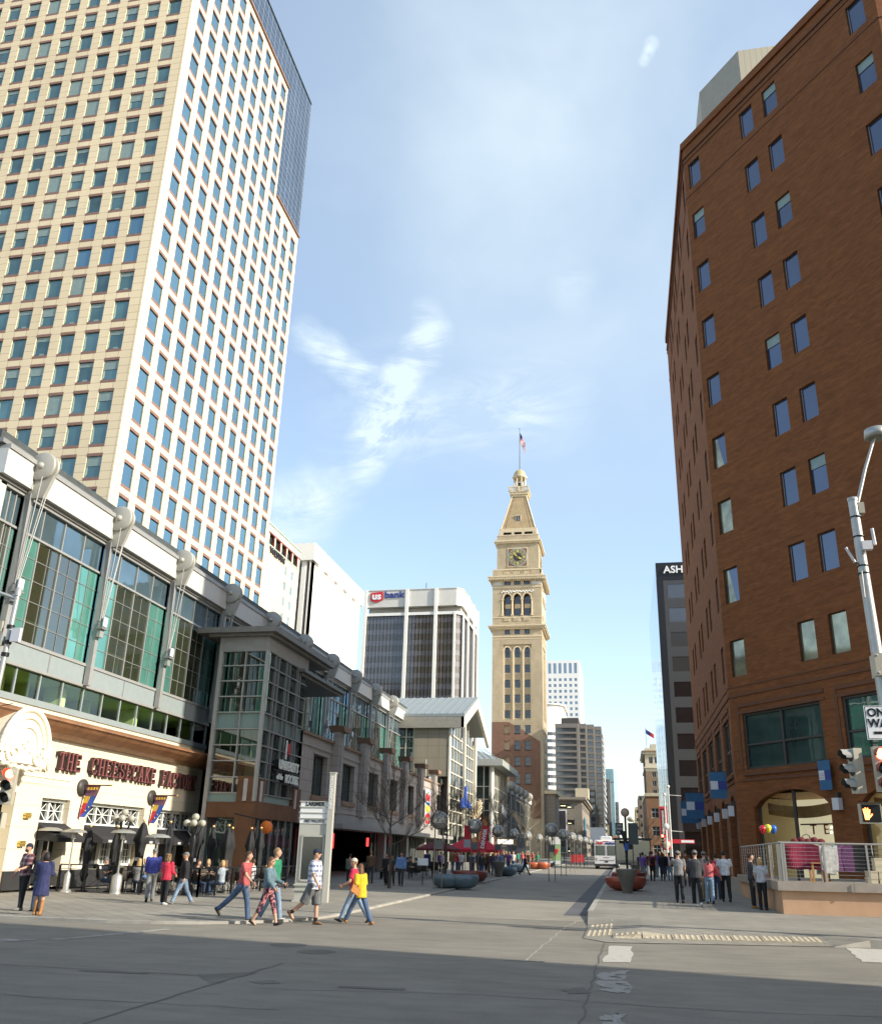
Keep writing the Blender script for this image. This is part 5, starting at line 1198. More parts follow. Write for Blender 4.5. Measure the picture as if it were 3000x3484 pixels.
cells(Tf, [0.2, 1.48, W-.12], lambda i, j: sill if j == 4 or j == 0 and False else (glass('aqua_glass', (.26, .42, .36), .25, .06) if j == 5-0 and False else gs_), alu)
cells(Ts, [.1, 1.2, 1.65, 2.8, 3.3, 4.5, 4.9, D_], lambda i, j: M('aqua_panel_side', (.13, .18, .175), .4, var=.04) if j == 4 else gsh, alud)
mb = MB(); mb.box(0, .2, -.08, .3, 0, 11.65, alu, Tf); mb.box(W-.12, W+.06, -.06, .12, 4.0, 11.65, alu, Tf); mb.box(-.05, W+.0, -.03, .3, 11.65, 12.4, M('box_header', (.30, .29, .27), .6), Tf); mb.box(0, D_, -.03, .3, 11.65, 12.4, M('box_header'), Ts)
mb.build('box_frame', root)
mb = MB(); mb.box(-1.2, W+.55, -.55, 9.2, 12.55, 12.85, M('canopy_soffit', (.20, .19, .17), .5, .2), Tf); mb.box(-.6, W+.3, -.3, 9.0, 12.4, 12.55, M('canopy_soffit'), Tf); mb.build('box_canopy', root)
mb = MB(); mb.box(4.6, 12.4, -.35, 3.9, 11.45, 11.62, M('canopy_soffit'), Ts); mb.box(4.9, 12.1, -.1, 3.8, 11.3, 11.45, M('canopy_soffit'), Ts); mb.build('lower_canopy', root)
mb = MB(); mb.poly([(0, 3, 4.4), (W, 3, 4.4), (W, 3, 11.65), (0, 3, 11.65)], M('room_green', (.10, .17, .13), .8, var=.4, ns=.6), Tf)
for z in (4.38, 7.55, 8.43, 11.6): mb.poly([(.1, .2, z), (W, .2, z), (W, 3, z), (.1, 3, z)], inw if z > 8 and z < 9 else gin, Tf)
mb.box(1.9, 2.5, .25, .4, 5.2, 7.5, M('pale_green_pane', (.42, .58, .44), .5), Tf); mb.box(2.55, 2.72, .25, .4, 8.5, 11.6, M('pale_green_pane'), Tf); mb.box(.3, 2.6, .25, .4, 8.45, 8.62, M('pale_green_pane'), Tf)
mb.box(.3, W-.2, .13, .2, 6.8, 7.52, M('pale_green_pane'), Tf)
mb.build('box_room', root)
rust = M('rust_stone', (.16, .075, .035), .7, var=.2, ns=1.5); tl = M('thin_light', (.48, .45, .42), .6)
mb = MB(); mb.box(0.2, W+.02, -.02, .25, 3.2, 3.95, rust, Tf); mb.box(1.75, W+.02, -.04, .25, 3.95, 5.2, rust, Tf); mb.box(.2, 1.75, .05, .25, 3.95, 4.38, sill, Tf); mb.box(2.1, W-.42, -.08, -.04, 4.0, 5.08, tl, Tf)
mb.box(1.75, W+.02, -.02, .3, .15, 3.2, rust, Tf); mb.box(0, D_, -.04, .3, 3.2, 4.0, rust, Ts); mb.box(0, .3, -.04, .3, .15, 3.2, rust, Ts); mb.box(5.1, D_+.3, -.05, .3, 3.2, 5.0, rust, Ts); mb.box(.3, 1.0, -.045, .3, 4.0, 5.1, rust, Ts); mb.box(.45, .75, -.08, -.045, 4.0, 5.0, tl, Ts); mb.box(5.3, 5.55, -.09, -.05, 3.9, 4.9, tl, Ts)
mb.box(1.1, 5.0, .1, .25, 3.9, 4.38, sill, Ts)
for x in (.9, 1.7, 2.6, 3.6, 4.6, 5.6): mb.box(x-.04, x+.04, .05, .14, .15, 3.2, alud, Ts)
mb.poly([(0, .2, .15), (D_, .2, .15), (D_, .2, 3.2), (0, .2, 3.2)], gsh, Ts); mb.poly([(0.2, .3, .15), (1.75, .3, .15), (1.75, .3, 3.2), (.2, .3, 3.2)], gsh, Tf)
mb.build('box_base', root)
mb = MB(); blk = M('sign_black', (.012, .012, .012), .4, var=0); lit = M('sign_pale', (.78, .80, .74), .5, var=0)
mb.add(text('UNIVERSITY', .68, lit, .03, bold=.012, sx=.78), Ts @ Matrix.Translation((3.2, -.42, 5.95))); mb.add(text('of the', .42, lit, .03, shear=.3, sx=.8), Ts @ Matrix.Translation((2.0, -.42, 5.33))); mb.add(text('ROCKIES', .62, lit, .03, bold=.012, sx=.78), Ts @ Matrix.Translation((3.75, -.42, 5.3)))
mb.box(1.2, 5.0, -.38, -.30, 5.64, 5.68, blk, Ts); mb.box(1.2, 5.0, -.38, -.3, 5.0, 5.04, blk, Ts)
mb.add(text('UNIVERSITY', .68, blk, .12, bold=.012, sx=.78), Ts @ Matrix.Translation((3.2, -.26, 5.95))); mb.add(text('ROCKIES', .62, blk, .12, sx=.78), Ts @ Matrix.Translation((3.75, -.26, 5.3)))
mb.prism([(2.75, 7.15), (3.1, 7.15), (3.1, 6.75), (2.95, 6.5), (2.75, 6.75)], -.45, -.38, M('flag_red'), Ts); mb.prism([(2.6, 7.3), (2.66, 7.3), (2.66, 6.3), (2.6, 6.3)], -.45, -.38, lit, Ts)
mb.build('school_sign', root)
# --- stone front with piers
grs = bricks('grey_pink_stone', UY, (.40, .355, .315), (.385, .34, .30), (.22, .19, .17), 1.3, .62, .016, .5, .8, .1, .5); cap = M('brown_cap', (.27, .17, .11), .75, var=.15, ns=2)
Tq = frame((SX, 0, 0), (-1, 0)); PC = [53.6, 59.6, 65.6, 71.5, 77.4, 83.3, 89.2]; wl = MB(); hs = []
wins = [(49.7, 52.3)]+[(a+1.75, b-1.55) for a, b in zip(PC, PC[1:])]
for a, b in wins: hs.append((a, b, 4.85, 7.2))
holes(wl, Tq, BYb+.02, 89.6, 3.95, 8.3, hs, grs, .4)
for z, pr, h in ((7.55, .06, .14), (8.16, .14, .16), (4.05, .08, .1)): wl.box(BYb+.05, 89.6, -pr, -.002, z, z+h, grs if z < 8 else cap, Tq)
wl.poly([(BYb, 0, 8.3), (89.6, 0, 8.3), (89.6, 4.2, 8.3), (BYb, 4.2, 8.3)], roofm, Tq)
wl.build('stone_wall', root)
for a, b in wins:
    w_ = winproto(b-a, 2.35, gsh, bsash, .05, (.5,), (), y=.0); o = MB(); o.add(w_, Tq @ Matrix.Translation((a, .35, 4.85))); wo_ = o.build('stone_window', root)
    s_ = MB(); s_.box(a-.15, b+.15, -.16, -.002, 4.55, 4.83, cap, Tq); sub(s_, 'sill', wo_, root); s_ = MB(); s_.box(a-.1, b+.1, -.04, -.002, 7.22, 7.34, grs, Tq); sub(s_, 'lintel', wo_, root)
for y in PC:
    p = MB(); p.box(y-.52, y+.52, -.42, -.003, 3.95, 8.95, grs, Tq); p.box(y-.2, y+.2, -.47, -.42, 4.2, 8.6, grs, Tq); po_ = p.build('stone_pier', root)
    c = MB(); c.prism([(y-.55, 8.95), (y+.55, 8.95), (y+.8, 9.3), (y-.8, 9.3)], -.75, .25, cap, Tq); sub(c, 'cap', po_, root)
    if y < 80: l_ = MB(); l_.tube((y+1.6, -.3, 8.35), (y+1.6, -.3, 9.9), .06, tl, n=8, T=Tq); l_.build('roof_edge_lamp', root)
mb = MB(); bm = M('grey_soffit', (.30, .285, .26), .7, var=.06)
mb.box(BYb, 66, -.15, .5, 3.2, 3.94, bm, Tq); mb.box(53, 89.6, -1.0, .5, 3.05, 3.35, bm, Tq); mb.box(66, 89.6, -.1, .5, 3.35, 3.94, bm, Tq); mb.build('arcade_beam', root)
for y in (66.3, 73.4, 80.3, 88.4): p = MB(); p.box(y-.3, y+.3, -.2, .35, .15+zg(y), 3.05, bm, Tq); p.build('arcade_pillar', root)
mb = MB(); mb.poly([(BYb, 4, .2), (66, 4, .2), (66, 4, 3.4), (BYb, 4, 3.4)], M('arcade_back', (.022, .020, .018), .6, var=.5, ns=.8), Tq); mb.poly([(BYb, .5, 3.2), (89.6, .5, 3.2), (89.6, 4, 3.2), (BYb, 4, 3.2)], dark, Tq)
mb.poly([(66, .9, .2), (89.6, .9, .2), (89.6, .9, 3.3), (66, .9, 3.3)], gsh, Tq)
for y in range(67, 90): mb.box(y-.04, y+.04, .78, .89, .2, 3.05, alu, Tq)
for y in (49.5, 52, 55, 58, 61, 64): mb.box(y-.05, y+.05, 3.85, 3.99, .2, 3.2, alud, Tq)
mb.box(59.5, 60.6, 2.0, 2.1, 1.9, 2.9, emis('red_shop_sign', (.9, .04, .05), 1.0), Tq); mb.box(64.2, 64.5, .6, .7, 2.1, 2.7, emis('red_neon', (.9, .05, .05), 1.2), Tq)
mb.box(67.2, 69.4, .6, .7, 2.4, 2.95, MATS.get('sr') or sr, Tq); mb.box(70.2, 71.2, .6, .7, 2.3, 3.0, sr, Tq)
mb.build('arcade_shopfront', root)
# poster on the stone front and red patio sign
po = thing('wall_poster', 'tall red, yellow and blue poster fixed to the sunlit stone wall between two piers', 'poster', (SX+.05, 80.0, 4.2), 0, world=False); mb = MB()
mb.box(0, .06, 0, 2.5, 0, 3.2, M('poster_pale', (.45, .5, .5), .6, var=.2, ns=2)); 
for a, b, c, d, m_ in ((.25, 2.25, .1, 1.0, bn_r), (.3, 2.1, 1.15, 1.75, bn_y), (.5, 2.0, 1.75, 2.0, bn_b), (.2, 2.0, 2.15, 2.75, bn_r)):
    n = 9; pts = [(a+(b-a)*i/n, c+random.uniform(-.06, .08)) for i in range(n+1)]+[(b-(b-a)*i/n, d+random.uniform(-.14, .06)) for i in range(n+1)]; mb.prism(pts, .061, .085, m_, plane='YZ')
mb.build('panel', po)
# ---------------------------------------------------------------- gabled glass pavilion
GX = -17.0
root = thing('gabled_pavilion', 'tall gabled glass pavilion with pale metal roof behind the stone piers on the left', 'pavilion', (-21, 94.5, 0), world=True)
mr_ = M('standing_seam', (.31, .34, .33), .4, .3, var=.05); pale = M('pavilion_cream', (.60, .56, .46), .7, var=.05); skyg = glass('pavilion_sky_glass', (.42, .60, .80), .85, .02, .08, .4)
ya, yb, ym = 86.0, 102.6, 94.3; zE, zA = 15.0, 18.0
mb = MB()
for s, y0, z0 in ((0, ya-.2, zE-.1), (1, yb+.2, zE-.1)):
    q = [(GX+1.6, y0, z0), (GX+1.6, ym, zA), (-45, ym, zA), (-45, y0, z0)]; q2 = [(x, y, z+.28) for x, y, z in q]
    mb.mesh(q+q2, [(0, 1, 2, 3), (4, 5, 6, 7), (0, 1, 5, 4), (1, 2, 6, 5), (2, 3, 7, 6), (3, 0, 4, 7)], mr_)
    for k in range(34):
        x = GX+1.5-k*.8; mb.box(x-.03, x+.03, 0, 1, 0, 1, mr_, Matrix(((1, 0, 0, 0), (0, ym-y0, 0, y0), (0, zA-z0, .08, z0+.28), (0, 0, 0, 1))))
mb.build('roof', root)
mb = MB(); fz = 1.0
for y0, y1 in ((ya-.3, ym), (yb+.3, ym)):
    mb.mesh([(GX+1.62, y0, zE-.15), (GX+1.62, y1, zA+.2), (GX+1.62, y1, zA-.95), (GX+1.62, y0, zE-1.3), (GX+1.3, y0, zE-.15), (GX+1.3, y1, zA+.2), (GX+1.3, y1, zA-.95), (GX+1.3, y0, zE-1.3)], [(0, 1, 2, 3), (4, 5, 6, 7), (3, 2, 6, 7), (0, 3, 7, 4)], pale)
mb.box(-40, GX+1.6, ya-.3, ya-.05, zE-1.25, zE-.15, M('pavilion_soffit', (.33, .31, .26), .7)); mb.poly([(-40, ya, zE-1.2), (GX+1.5, ya, zE-1.2), (GX+1.5, ya+2, zE-1.0), (-40, ya+2, zE-1.0)], M('pavilion_soffit'))
mb.build('bargeboard', root)
mb = MB(); mb.box(GX-3.6, GX-.0, ya+.15, ya+.6, 9, zE-.9, bricks('pavilion_stone', UX, (.33, .29, .22), (.32, .28, .21), (.2, .17, .13), 1.2, 1.2, .02, 0)); mb.box(GX-.02, GX+.12, ya+.1, ya+.75, 3.5, zE-.8, pale); mb.box(GX-.1, GX+.3, yb-1.6, yb-.6, 3.5, 13.8, pale); mb.box(GX+.05, GX+.3, ym-.35, ym+.25, 3.5, zA-1.1, pale)
mb.build('column', root)
mb = MB(); T = frame((GX, 0, 0), (-1, 0))
mb.poly([(ya+1, .1, 8.2), (ym-.3, .1, 8.2), (ym-.3, .1, zA-1.2), (ya+1, .1, zE-1.1)], skyg, T); mb.poly([(ym+.2, .1, 8.2), (yb-1.2, .1, 8.2), (yb-1.2, .1, zE-1.5), (ym+.2, .1, zA-1.3)], skyg, T)
mb.poly([(ya+1, .1, 3.4), (yb-1, .1, 3.4), (yb-1, .1, 8.2), (ya+1, .1, 8.2)], gsh, T); mb.build('gable_glass', root)
mb = MB()
for y in (87.2, 88.9, 90.6, 92.3, 96.0, 97.7, 99.4, 101.0): mb.box(y-.06, y+.06, -.02, .09, 3.4, min(zA-1.3-abs(y-ym)*.36, 17), pale, T)
for z in (4.6, 5.8, 7.0, 8.2, 9.5, 10.8, 12.1, 13.3): mb.box(ya+1, yb-1.2, -.03, .08, z-.06, z+.06, pale, T)
mb.build('gable_mullions', root)
mb = MB(); T = frame((-31, ya+.3, 0), (0, 1)); mb.poly([(2, .2, 8.5), (10.3, .2, 8.5), (10.3, .2, 13.9), (2, .2, 13.9)], gsh, T)
for x in (2, 5.8, 8.6, 9.5, 10.3): mb.box(x-.08, x+.08, .05, .19, 8.5, 13.9, pale, T)
for z in (8.5, 9.6, 10.7, 11.8, 12.9): mb.box(2, 10.3, .06, .18, z-.05, z+.05, pale, T)
shell(mb, -45, -24.5, 90, 102, 0, 15, dark, skip=()); mb.box(-31, -24, 87, 90, 0, 8.5, dark); mb.build('side_glass', root)
mb = MB()                                      # blue winged sculpture sign and fan canopy
for i in range(5): mb.prism([(90.5+i*1.1, 6.2+.1*i), (92.4+i*1.1, 6.6-.1*i), (92.0+i*1.1, 7.3-.25*i), (90.9+i*1.1, 7.1)], GX+.5, GX+.7, bn_b, plane='YZ')
mb.prism([(92.5, 7.0), (93.5, 7.0), (93.3, 8.6), (92.6, 8.4)], GX+.5, GX+.7, bn_b, plane='YZ')
mb.build('blue_sign', root)
mb = MB()
for k in range(9): a = radians(15+k*17); mb.tube((GX+.4, 99.5, 5.0), (GX+.4+.8*sin(a), 99.5+3.6*cos(a), 5.0+3.2*sin(a)*.8), .09, M('cream_edge'), n=6)
mb.build('fan_canopy', root)
# ---------------------------------------------------------------- second pavilion across the side street
root = thing('flat_roofed_pavilion', 'glass pavilion with a broad flat metal roof edge beside the brick tower foot', 'pavilion', (-22, 130, 0), world=True)
QX = -17.6; mb = MB(); zc = 13.3
mb.box(-26.2, -16.0, 119.5, 137.5, zc, zc+.85, M('roof_edge_grey', (.40, .41, .37), .45, .2, var=.04)); mb.build('roof_edge', root)
mb = MB(); mb.mesh([(-26.2, 119.6, zc+.86), (-16.2, 119.6, zc+.86), (-16.2, 137.4, zc+.86), (-26.2, 137.4, zc+.86), (-27, 128, zc+3.2), (-21.5, 128, zc+3.2)], [(0, 1, 5, 4), (1, 2, 5), (2, 3, 4, 5), (3, 0, 4)], mr_)
for k in range(12):
    x = -26+k*.85; xt = max(-27+k*.6, -27); mb.tube((x, 119.6, zc+.9), (xt+.4, 128, zc+3.22), .05, mr_, n=4)
mb.build('roof', root)
T = frame((-26, 121.0, 0), (0, 1)); T2 = frame((QX, 121.0, 0), (-1, 0)); mb = MB()
mb.poly([(0, .1, 0), (8.4, .1, 0), (8.4, .1, zc), (0, .1, zc)], glass('pavilion_glass', (.09, .13, .12), .4, .03, .4, .4), T); mb.poly([(0, .1, 0), (16, .1, 0), (16, .1, zc), (0, .1, zc)], MATS['pavilion_glass'], T2); shell(mb, -26, QX-.2, 121.3, 137, 0, zc, dark, skip=()); mb.build('glass_wall', root)
mb = MB()
for k in range(8): mb.box(k*1.2-.07, k*1.2+.07, 0, .09, 0, zc, pale, T)
for k in range(11): mb.box(k*1.6-.08, k*1.6+.08, 0, .09, 0, zc, pale, T2)
for z in (2.9, 4.4, 5.9, 7.4, 8.9, 10.6): mb.box(0, 8.4, .01, .085, z-.06, z+.06, pale, T); mb.box(0, 16, .01, .085, z-.06, z+.06, pale, T2)
mb.build('mullions', root)
mb = MB(); mb.tube((-17.7, 120.9, 0), (-17.7, 120.9, zc), .35, fasc, n=14); mb.build('column', root)
mb = MB(); mb.box(-20.4, -18.2, 120.6, 121.1, 0, 6.6, rust); mb.box(QX-.1, QX+.25, 121, 124, 0, 4.2, rust); mb.build('brick_base', root)
mb = MB(); 
for k, ch in enumerate('EPIC'): mb.add(text(ch, 1.5, sw, .06, bold=.03), frame((QX+.5, 0, 0), (-1, 0)) @ Matrix.Translation((127.4+k*1.2, -.1, 7.9-.25*k)))
mb.build('sign_letters', root)
root2 = thing('glass_arcade_building', 'dim glass and panel building with small pulley wheels, between flat roofed pavilion and brick tower', 'shopping building', (-22, 155, 0), world=True)
mb = MB(); shell(mb, -40, -18.2, 138.2, 178, 0, 11.2, M('dim_panel', (.14, .15, .15), .6, var=.1)); mb.box(-40.3, -17.9, 138.0, 178, 11.2, 12.0, fasc); mb.build('wall', root2)
mb = MB(); T = frame((-18.2, 138.2, 0), (-1, 0)); mb.poly([(0, -.05, 3), (39, -.05, 3), (39, -.05, 10.6), (0, -.05, 10.6)], MATS['pavilion_glass'], T); [mb.box(k*1.6-.06, k*1.6+.06, -.15, -.06, 3, 10.6, alu, T) for k in range(25)]; [mb.box(0, 39, -.14, -.06, z, z+.1, alu, T) for z in (4.6, 6.6, 8.6)]; mb.build('glass_wall', root2)
for y in (142, 148.5, 155, 162, 169):
    p = MB(); p.lathe([(0, -.2), (.8, -.2), (.8, .2), (0, .2)], MATS['pulley_grey'], (-17.6, y, 12.2), 20, axis='Y'); p.tube((-17.7, y, 4), (-17.7, y, 11.6), .12, alu); p.build('pulley_wheel', root2)
# cinema-like canopy near the tower foot
c_ = thing('entrance_canopy', 'small pale lit canopy over the crowd left of the clock tower foot', 'canopy', (-16.6, 128, 0), world=False); mb = MB(); mb.box(-1.2, 1.4, -1.6, 1.6, 3.0, 3.9, M('canopy_brown', (.18, .13, .09), .6)); mb.build('box', c_); mb = MB(); mb.box(-1.0, 1.2, -1.66, -1.61, 3.15, 3.75, emis('canopy_panel', (1, .96, .82), .9)); [mb.box(-1.2+.87*k, -1.15+.87*k, -1.68, -1.6, 3.1, 3.8, bsash) for k in range(4)]; mb.build('lit_panel', c_)
b_ = thing('pier_building', 'tan stone pier with a cornice at the street corner of the clock tower', 'building', (-16.4, 205, 0), world=True); mb = MB(); mb.box(-17.34, -14.9, 200.5, 212, 0, 14.9, lst); mb.box(-17.3, -14.4, 200.1, 212.5, 14.9, 15.6, cream); mb.build('wall', b_)
# ================================================================== people
def remesh(mb, voxel, name='b', smooth=2):
    o = bpy.data.objects.new('tmp', mb.data('tmp')); sc.collection.objects.link(o)
    r = o.modifiers.new('r', 'REMESH'); r.mode = 'VOXEL'; r.voxel_size = voxel; r.use_smooth_shade = True
    s = o.modifiers.new('s', 'SMOOTH'); s.iterations = smooth; s.factor = .5
    dg = bpy.context.evaluated_depsgraph_get(); me = bpy.data.meshes.new_from_object(o.evaluated_get(dg))
    out = MB(); out.mesh([tuple(v.co) for v in me.vertices], [tuple(p.vertices) for p in me.polygons], mb.mats[0], smooth=True)
    bpy.data.objects.remove(o); bpy.data.meshes.remove(me); return out
def ring(c, rx, ry, n=12, yaw=0, tilt=(0, 0)):
    return [(c[0]+rx*cos(2*pi*i/n)*cos(yaw)-ry*sin(2*pi*i/n)*sin(yaw), c[1]+rx*cos(2*pi*i/n)*sin(yaw)+ry*sin(2*pi*i/n)*cos(yaw), c[2]) for i in range(n)]
SK = M('skin', (.52, .30, .20), .55, var=.05, ns=8, local=True); SKD = M('skin_dark', (.17, .085, .05), .55, var=.05, ns=8, local=True)
def cloth(name, c, r=.85, var=.18, ns=9): return M('cloth_'+name, c, r, var=.28, ns=6, local=True, bmp=.6)
def plaid(name, c1, c2, s=.07):
    nm = 'plaid_'+name
    if nm in MATS: return MATS[nm]
    mt, t, b = newmat(nm); setc(b, c1, .85)
    tc = t.nodes.new('ShaderNodeTexCoord'); res = None
    for ax in ('X', 'Z'):
        wv = t.nodes.new('ShaderNodeTexWave'); wv.bands_direction = ax; wv.inputs['Scale'].default_value = .314/s*.5; t.links.new(tc.outputs['Object'], wv.inputs['Vector'])
        st = t.nodes.new('ShaderNodeMath'); st.operation = 'GREATER_THAN'; st.inputs[1].default_value = .62; t.links.new(wv.outputs['Fac'], st.inputs[0])
        if res is None: res = st.outputs[0]
        else:
            ad = t.nodes.new('ShaderNodeMath'); ad.operation = 'ADD'; ad.inputs[1].default_value = 0; t.links.new(res, ad.inputs[0]); t.links.new(st.outputs[0], ad.inputs[1])
            ml = t.nodes.new('ShaderNodeMath'); ml.operation = 'MULTIPLY'; ml.inputs[1].default_value = .5; t.links.new(ad.outputs[0], ml.inputs[0]); res = ml.outputs[0]
    mx = t.nodes.new('ShaderNodeMix'); mx.data_type = 'RGBA'; t.links.new(res, mx.inputs[0]); mx.inputs[6].default_value = (*c1, 1); mx.inputs[7].default_value = (*c2, 1); t.links.new(mx.outputs[2], b.inputs['Base Color']); return mt
def mottled(name, c1, c2, s=14):
    nm = 'mottled_'+name
    if nm in MATS: return MATS[nm]
    mt, t, b = newmat(nm); setc(b, c1, .85); n = t.nodes.new('ShaderNodeTexNoise'); n.inputs['Scale'].default_value = s
    tc = t.nodes.new('ShaderNodeTexCoord'); t.links.new(tc.outputs['Object'], n.inputs['Vector'])
    st = t.nodes.new('ShaderNodeMath'); st.operation = 'GREATER_THAN'; st.inputs[1].default_value = .5; t.links.new(n.outputs['Fac'], st.inputs[0])
    mx = t.nodes.new('ShaderNodeMix'); mx.data_type = 'RGBA'; t.links.new(st.outputs[0], mx.inputs[0]); mx.inputs[6].default_value = (*c1, 1); mx.inputs[7].default_value = (*c2, 1); t.links.new(mx.outputs[2], b.inputs['Base Color']); return mt
HAIR = {k: M('hair_'+k, c, .6, var=.25, ns=25, local=True) for k, c in dict(black=(.015, .012, .012), brown=(.07, .035, .018), auburn=(.12, .055, .025), blond=(.42, .28, .13), grey=(.22, .21, .2), sandy=(.25, .15, .07)).items()}
LEATH = M('leather_brown', (.28, .11, .03), .5, local=True); SHOE = {'black': M('shoe_black', (.02, .02, .02), .6, local=True), 'white': M('shoe_white', (.6, .6, .6), .6, local=True), 'brown': M('shoe_brown', (.16, .09, .04), .7, local=True), 'red': M('shoe_red', (.4, .06, .06), .6, local=True), 'tan': M('shoe_tan', (.35, .16, .05), .6, local=True), 'grey': M('shoe_grey', (.2, .19, .18), .7, local=True)}
def person(label, loc, rz, h=1.7, top=None, topstyle='tee', bottom=None, bstyle='trousers', legs=((0, 0), (0, 0)), arms=((5, 10, 4), (5, 10, 4)), hair='brown', hstyle='short',
           cap=None, brim=None, shoe='black', lean=0, head=0, hunch=0, build=1.0, skin=SK, near=True, group=None, sit=False, socks=None, beard=False, glasses=False, back=None, hem=None, extra=None, backpack=None, nod=0):
    s = h/1.75; V = Vector; vox = .019 if near else .032
    LN = radians(lean)
    def P(p, z0=.93):                      # lean the trunk about the hips
        x, y, z = p; dz = z-z0; return V((x, y+dz*sin(LN), z0+dz*cos(LN)))
    hips = [V((-.095*build, 0, .91)), V((.095*build, 0, .91))]; J = []
    for i, (a, k) in enumerate(legs):
        a_, k_ = radians(a), radians(k); kn = hips[i]+V((0, sin(a_), -cos(a_)))*.44; an = kn+V((0, sin(a_-k_), -cos(a_-k_)))*.42; J.append((hips[i], kn, an, a-k))
    zmin = min(j[2].z for j in J)-.075
    dz = (-zmin if not sit else .47-.91)
    up = V((0, 0, dz)); 
    SH = [P((-.19*build, 0, 1.43)), P((.19*build, 0, 1.43))]; A = []
    for i, (a, e, o_) in enumerate(arms):
        a_, e_, oo = radians(a+lean*.5), radians(e), radians(o_)*(1 if i else -1)
        d1 = V((sin(oo), sin(a_)*cos(oo), -cos(a_)*cos(oo))); el = SH[i]+d1*.29
        inn = -.25*sin(e_)*(1 if i else -1)
        d2 = V((sin(oo)*.6+inn*.6, sin(a_+e_), -cos(a_+e_))).normalized(); wr = el+d2*.25; A.append((SH[i], el, wr, d2))
    NB = P((0, -.01, 1.49)); HC = P((0, .02, 1.655)); b = build
    body = MB()
    tor = [((0, 0, .86), .15*b, .105*b), ((0, 0, .95), .165*b, .115*b), ((0, 0, 1.08), .14*b, .10*b), ((0, 0, 1.25), .165*b, .11*b), ((0, 0, 1.38), .185*b, .105*b), ((0, -.01, 1.46), .13*b, .08), ((0, -.01, 1.50), .06, .06)]
    body.loft([ring(P(c), rx, ry) for c, rx, ry in tor], skin)
    body.tube(P((0, -.01, 1.46)), P((0, .01, 1.58)), .058, skin, .052)
    body.ball(HC, 1, skin, 16, 12, sc=(.074, .093, .118)); body.ball(P((0, .05, 1.60)), 1, skin, 12, 8, sc=(.055, .06, .062))
    body.ball(P((0, .115, 1.645)), 1, skin, 8, 6, sc=(.016, .024, .028))
    for x in (-.077, .077): body.ball(P((x, .01, 1.65)), 1, skin, 8, 6, sc=(.014, .024, .034))
    for i in (0, 1):
        h_, kn, an, sw_ = J[i]
        body.tube(h_, kn, .085*b, skin, .055, 12); body.ball(kn, .057, skin, 10, 8); body.tube(kn, kn.lerp(an, .4), .055, skin, .058, 12); body.tube(kn.lerp(an, .4), an, .058, skin, .038, 12); body.ball(h_, .09*b, skin, 12, 8)
        t_ = radians(min(max(sw_, -60), 30)); fd = V((0, cos(t_), sin(t_))); body.ball(an, .045, skin, 8, 6); body.tube(an+V((0, 0, -.03)), an+fd*.13+V((0, 0, -.045)), .04, skin, .03, 8)
        s_, el, wr, d2 = A[i]
        body.ball(s_, .056, skin, 10, 8); body.tube(s_, el, .05, skin, .04, 10); body.ball(el, .041, skin, 8, 6); body.tube(el, wr, .041, skin, .027, 10); body.ball(wr+d2*.045, 1, skin, 8, 6, sc=(.026, .034, .045)); 
    bm_ = remesh(body, vox, smooth=1)
    if near:
        for i in (0, 1):                    # five fingers, each bent once
            s_, el, wr, d2 = A[i]; side = V((0, 1, 0)) if abs(d2.y) < .8 else V((0, 0, 1)); side = (side-d2*side.dot(d2)).normalized(); pal = d2.cross(side)*(1 if i else -1)
            for k in range(4):
                r0 = wr+d2*.075+side*(.027-.018*k); L1 = (.034, .04, .038, .028)[k]; mid = r0+d2*L1-pal*.004; end = mid+(d2*.6+pal*-.8).normalized()*L1*.8
                bm_.tube(r0-d2*.02, mid, .0095, skin, .009, 6); bm_.tube(mid, end, .009, skin, .007, 6)
            r0 = wr+d2*.03+side*.028; bm_.tube(r0, r0+(d2+side*.9).normalized()*.04, .011, skin, .010, 6); bm_.tube(r0+(d2+side*.9).normalized()*.04, r0+(d2+side*.9).normalized()*.04+d2*.028, .010, skin, .008, 6)
        for x in (-.03, .03): bm_.ball(P((x, .098, 1.665)), .011, M('eye_dark', (.02, .015, .015), .3, var=0), 6, 4)
        bm_.box(-.02, .02, .098, .104, 1.588, 1.595, M('lip', (.35, .12, .10), .5, var=0), Matrix.Translation((0, sin(LN)*.65, 0)))
    T = Matrix.Diagonal((s, s, s, 1)) @ Matrix.Translation(up)
    out = MB(); out.add(bm_, T); me = out.data('body')
    o = bpy.data.objects.new('person', me); sc.collection.objects.link(o); o.location = loc; o.rotation_euler = (0, 0, rz); o['label'] = label; o['category'] = 'person'
    if group: o['group'] = group
    def part(mb, name):
        q = MB(); q.add(mb, T); return q.build(name, o)
    # trousers
    if bottom:
        lg = MB(); w0, w1, w2 = (.098*b, .073, .066)
        cut = {'trousers': 1.0, 'shorts': .0, 'capri': .45, 'skirt': 0}[bstyle]
        lg.loft([ring(V((0, 0, z)), rx*b, ry*b) for z, rx, ry in ((.86, .162, .12), (.93, .178, .13), (1.0, .165, .12), (1.05, .152, .112))], bottom)
        for i in (0, 1):
            h_, kn, an, sw_ = J[i]; lg.ball(h_, w0*1.02, bottom, 12, 8)
            if bstyle == 'shorts': e = h_.lerp(kn, 1.08); lg.tube(h_, e, w0*1.05, bottom, w0*.98, 12)
            else:
                lg.tube(h_, kn, w0, bottom, w1, 12); lg.ball(kn, w1, bottom, 10, 8); lg.tube(kn, kn.lerp(an, cut*.99 if bstyle == 'trousers' else cut), w1, bottom, w2 if bstyle == 'trousers' else .064, 12)
        part(remesh(lg, vox, smooth=2), {'trousers': 'trousers', 'shorts': 'shorts', 'capri': 'leggings'}[bstyle])
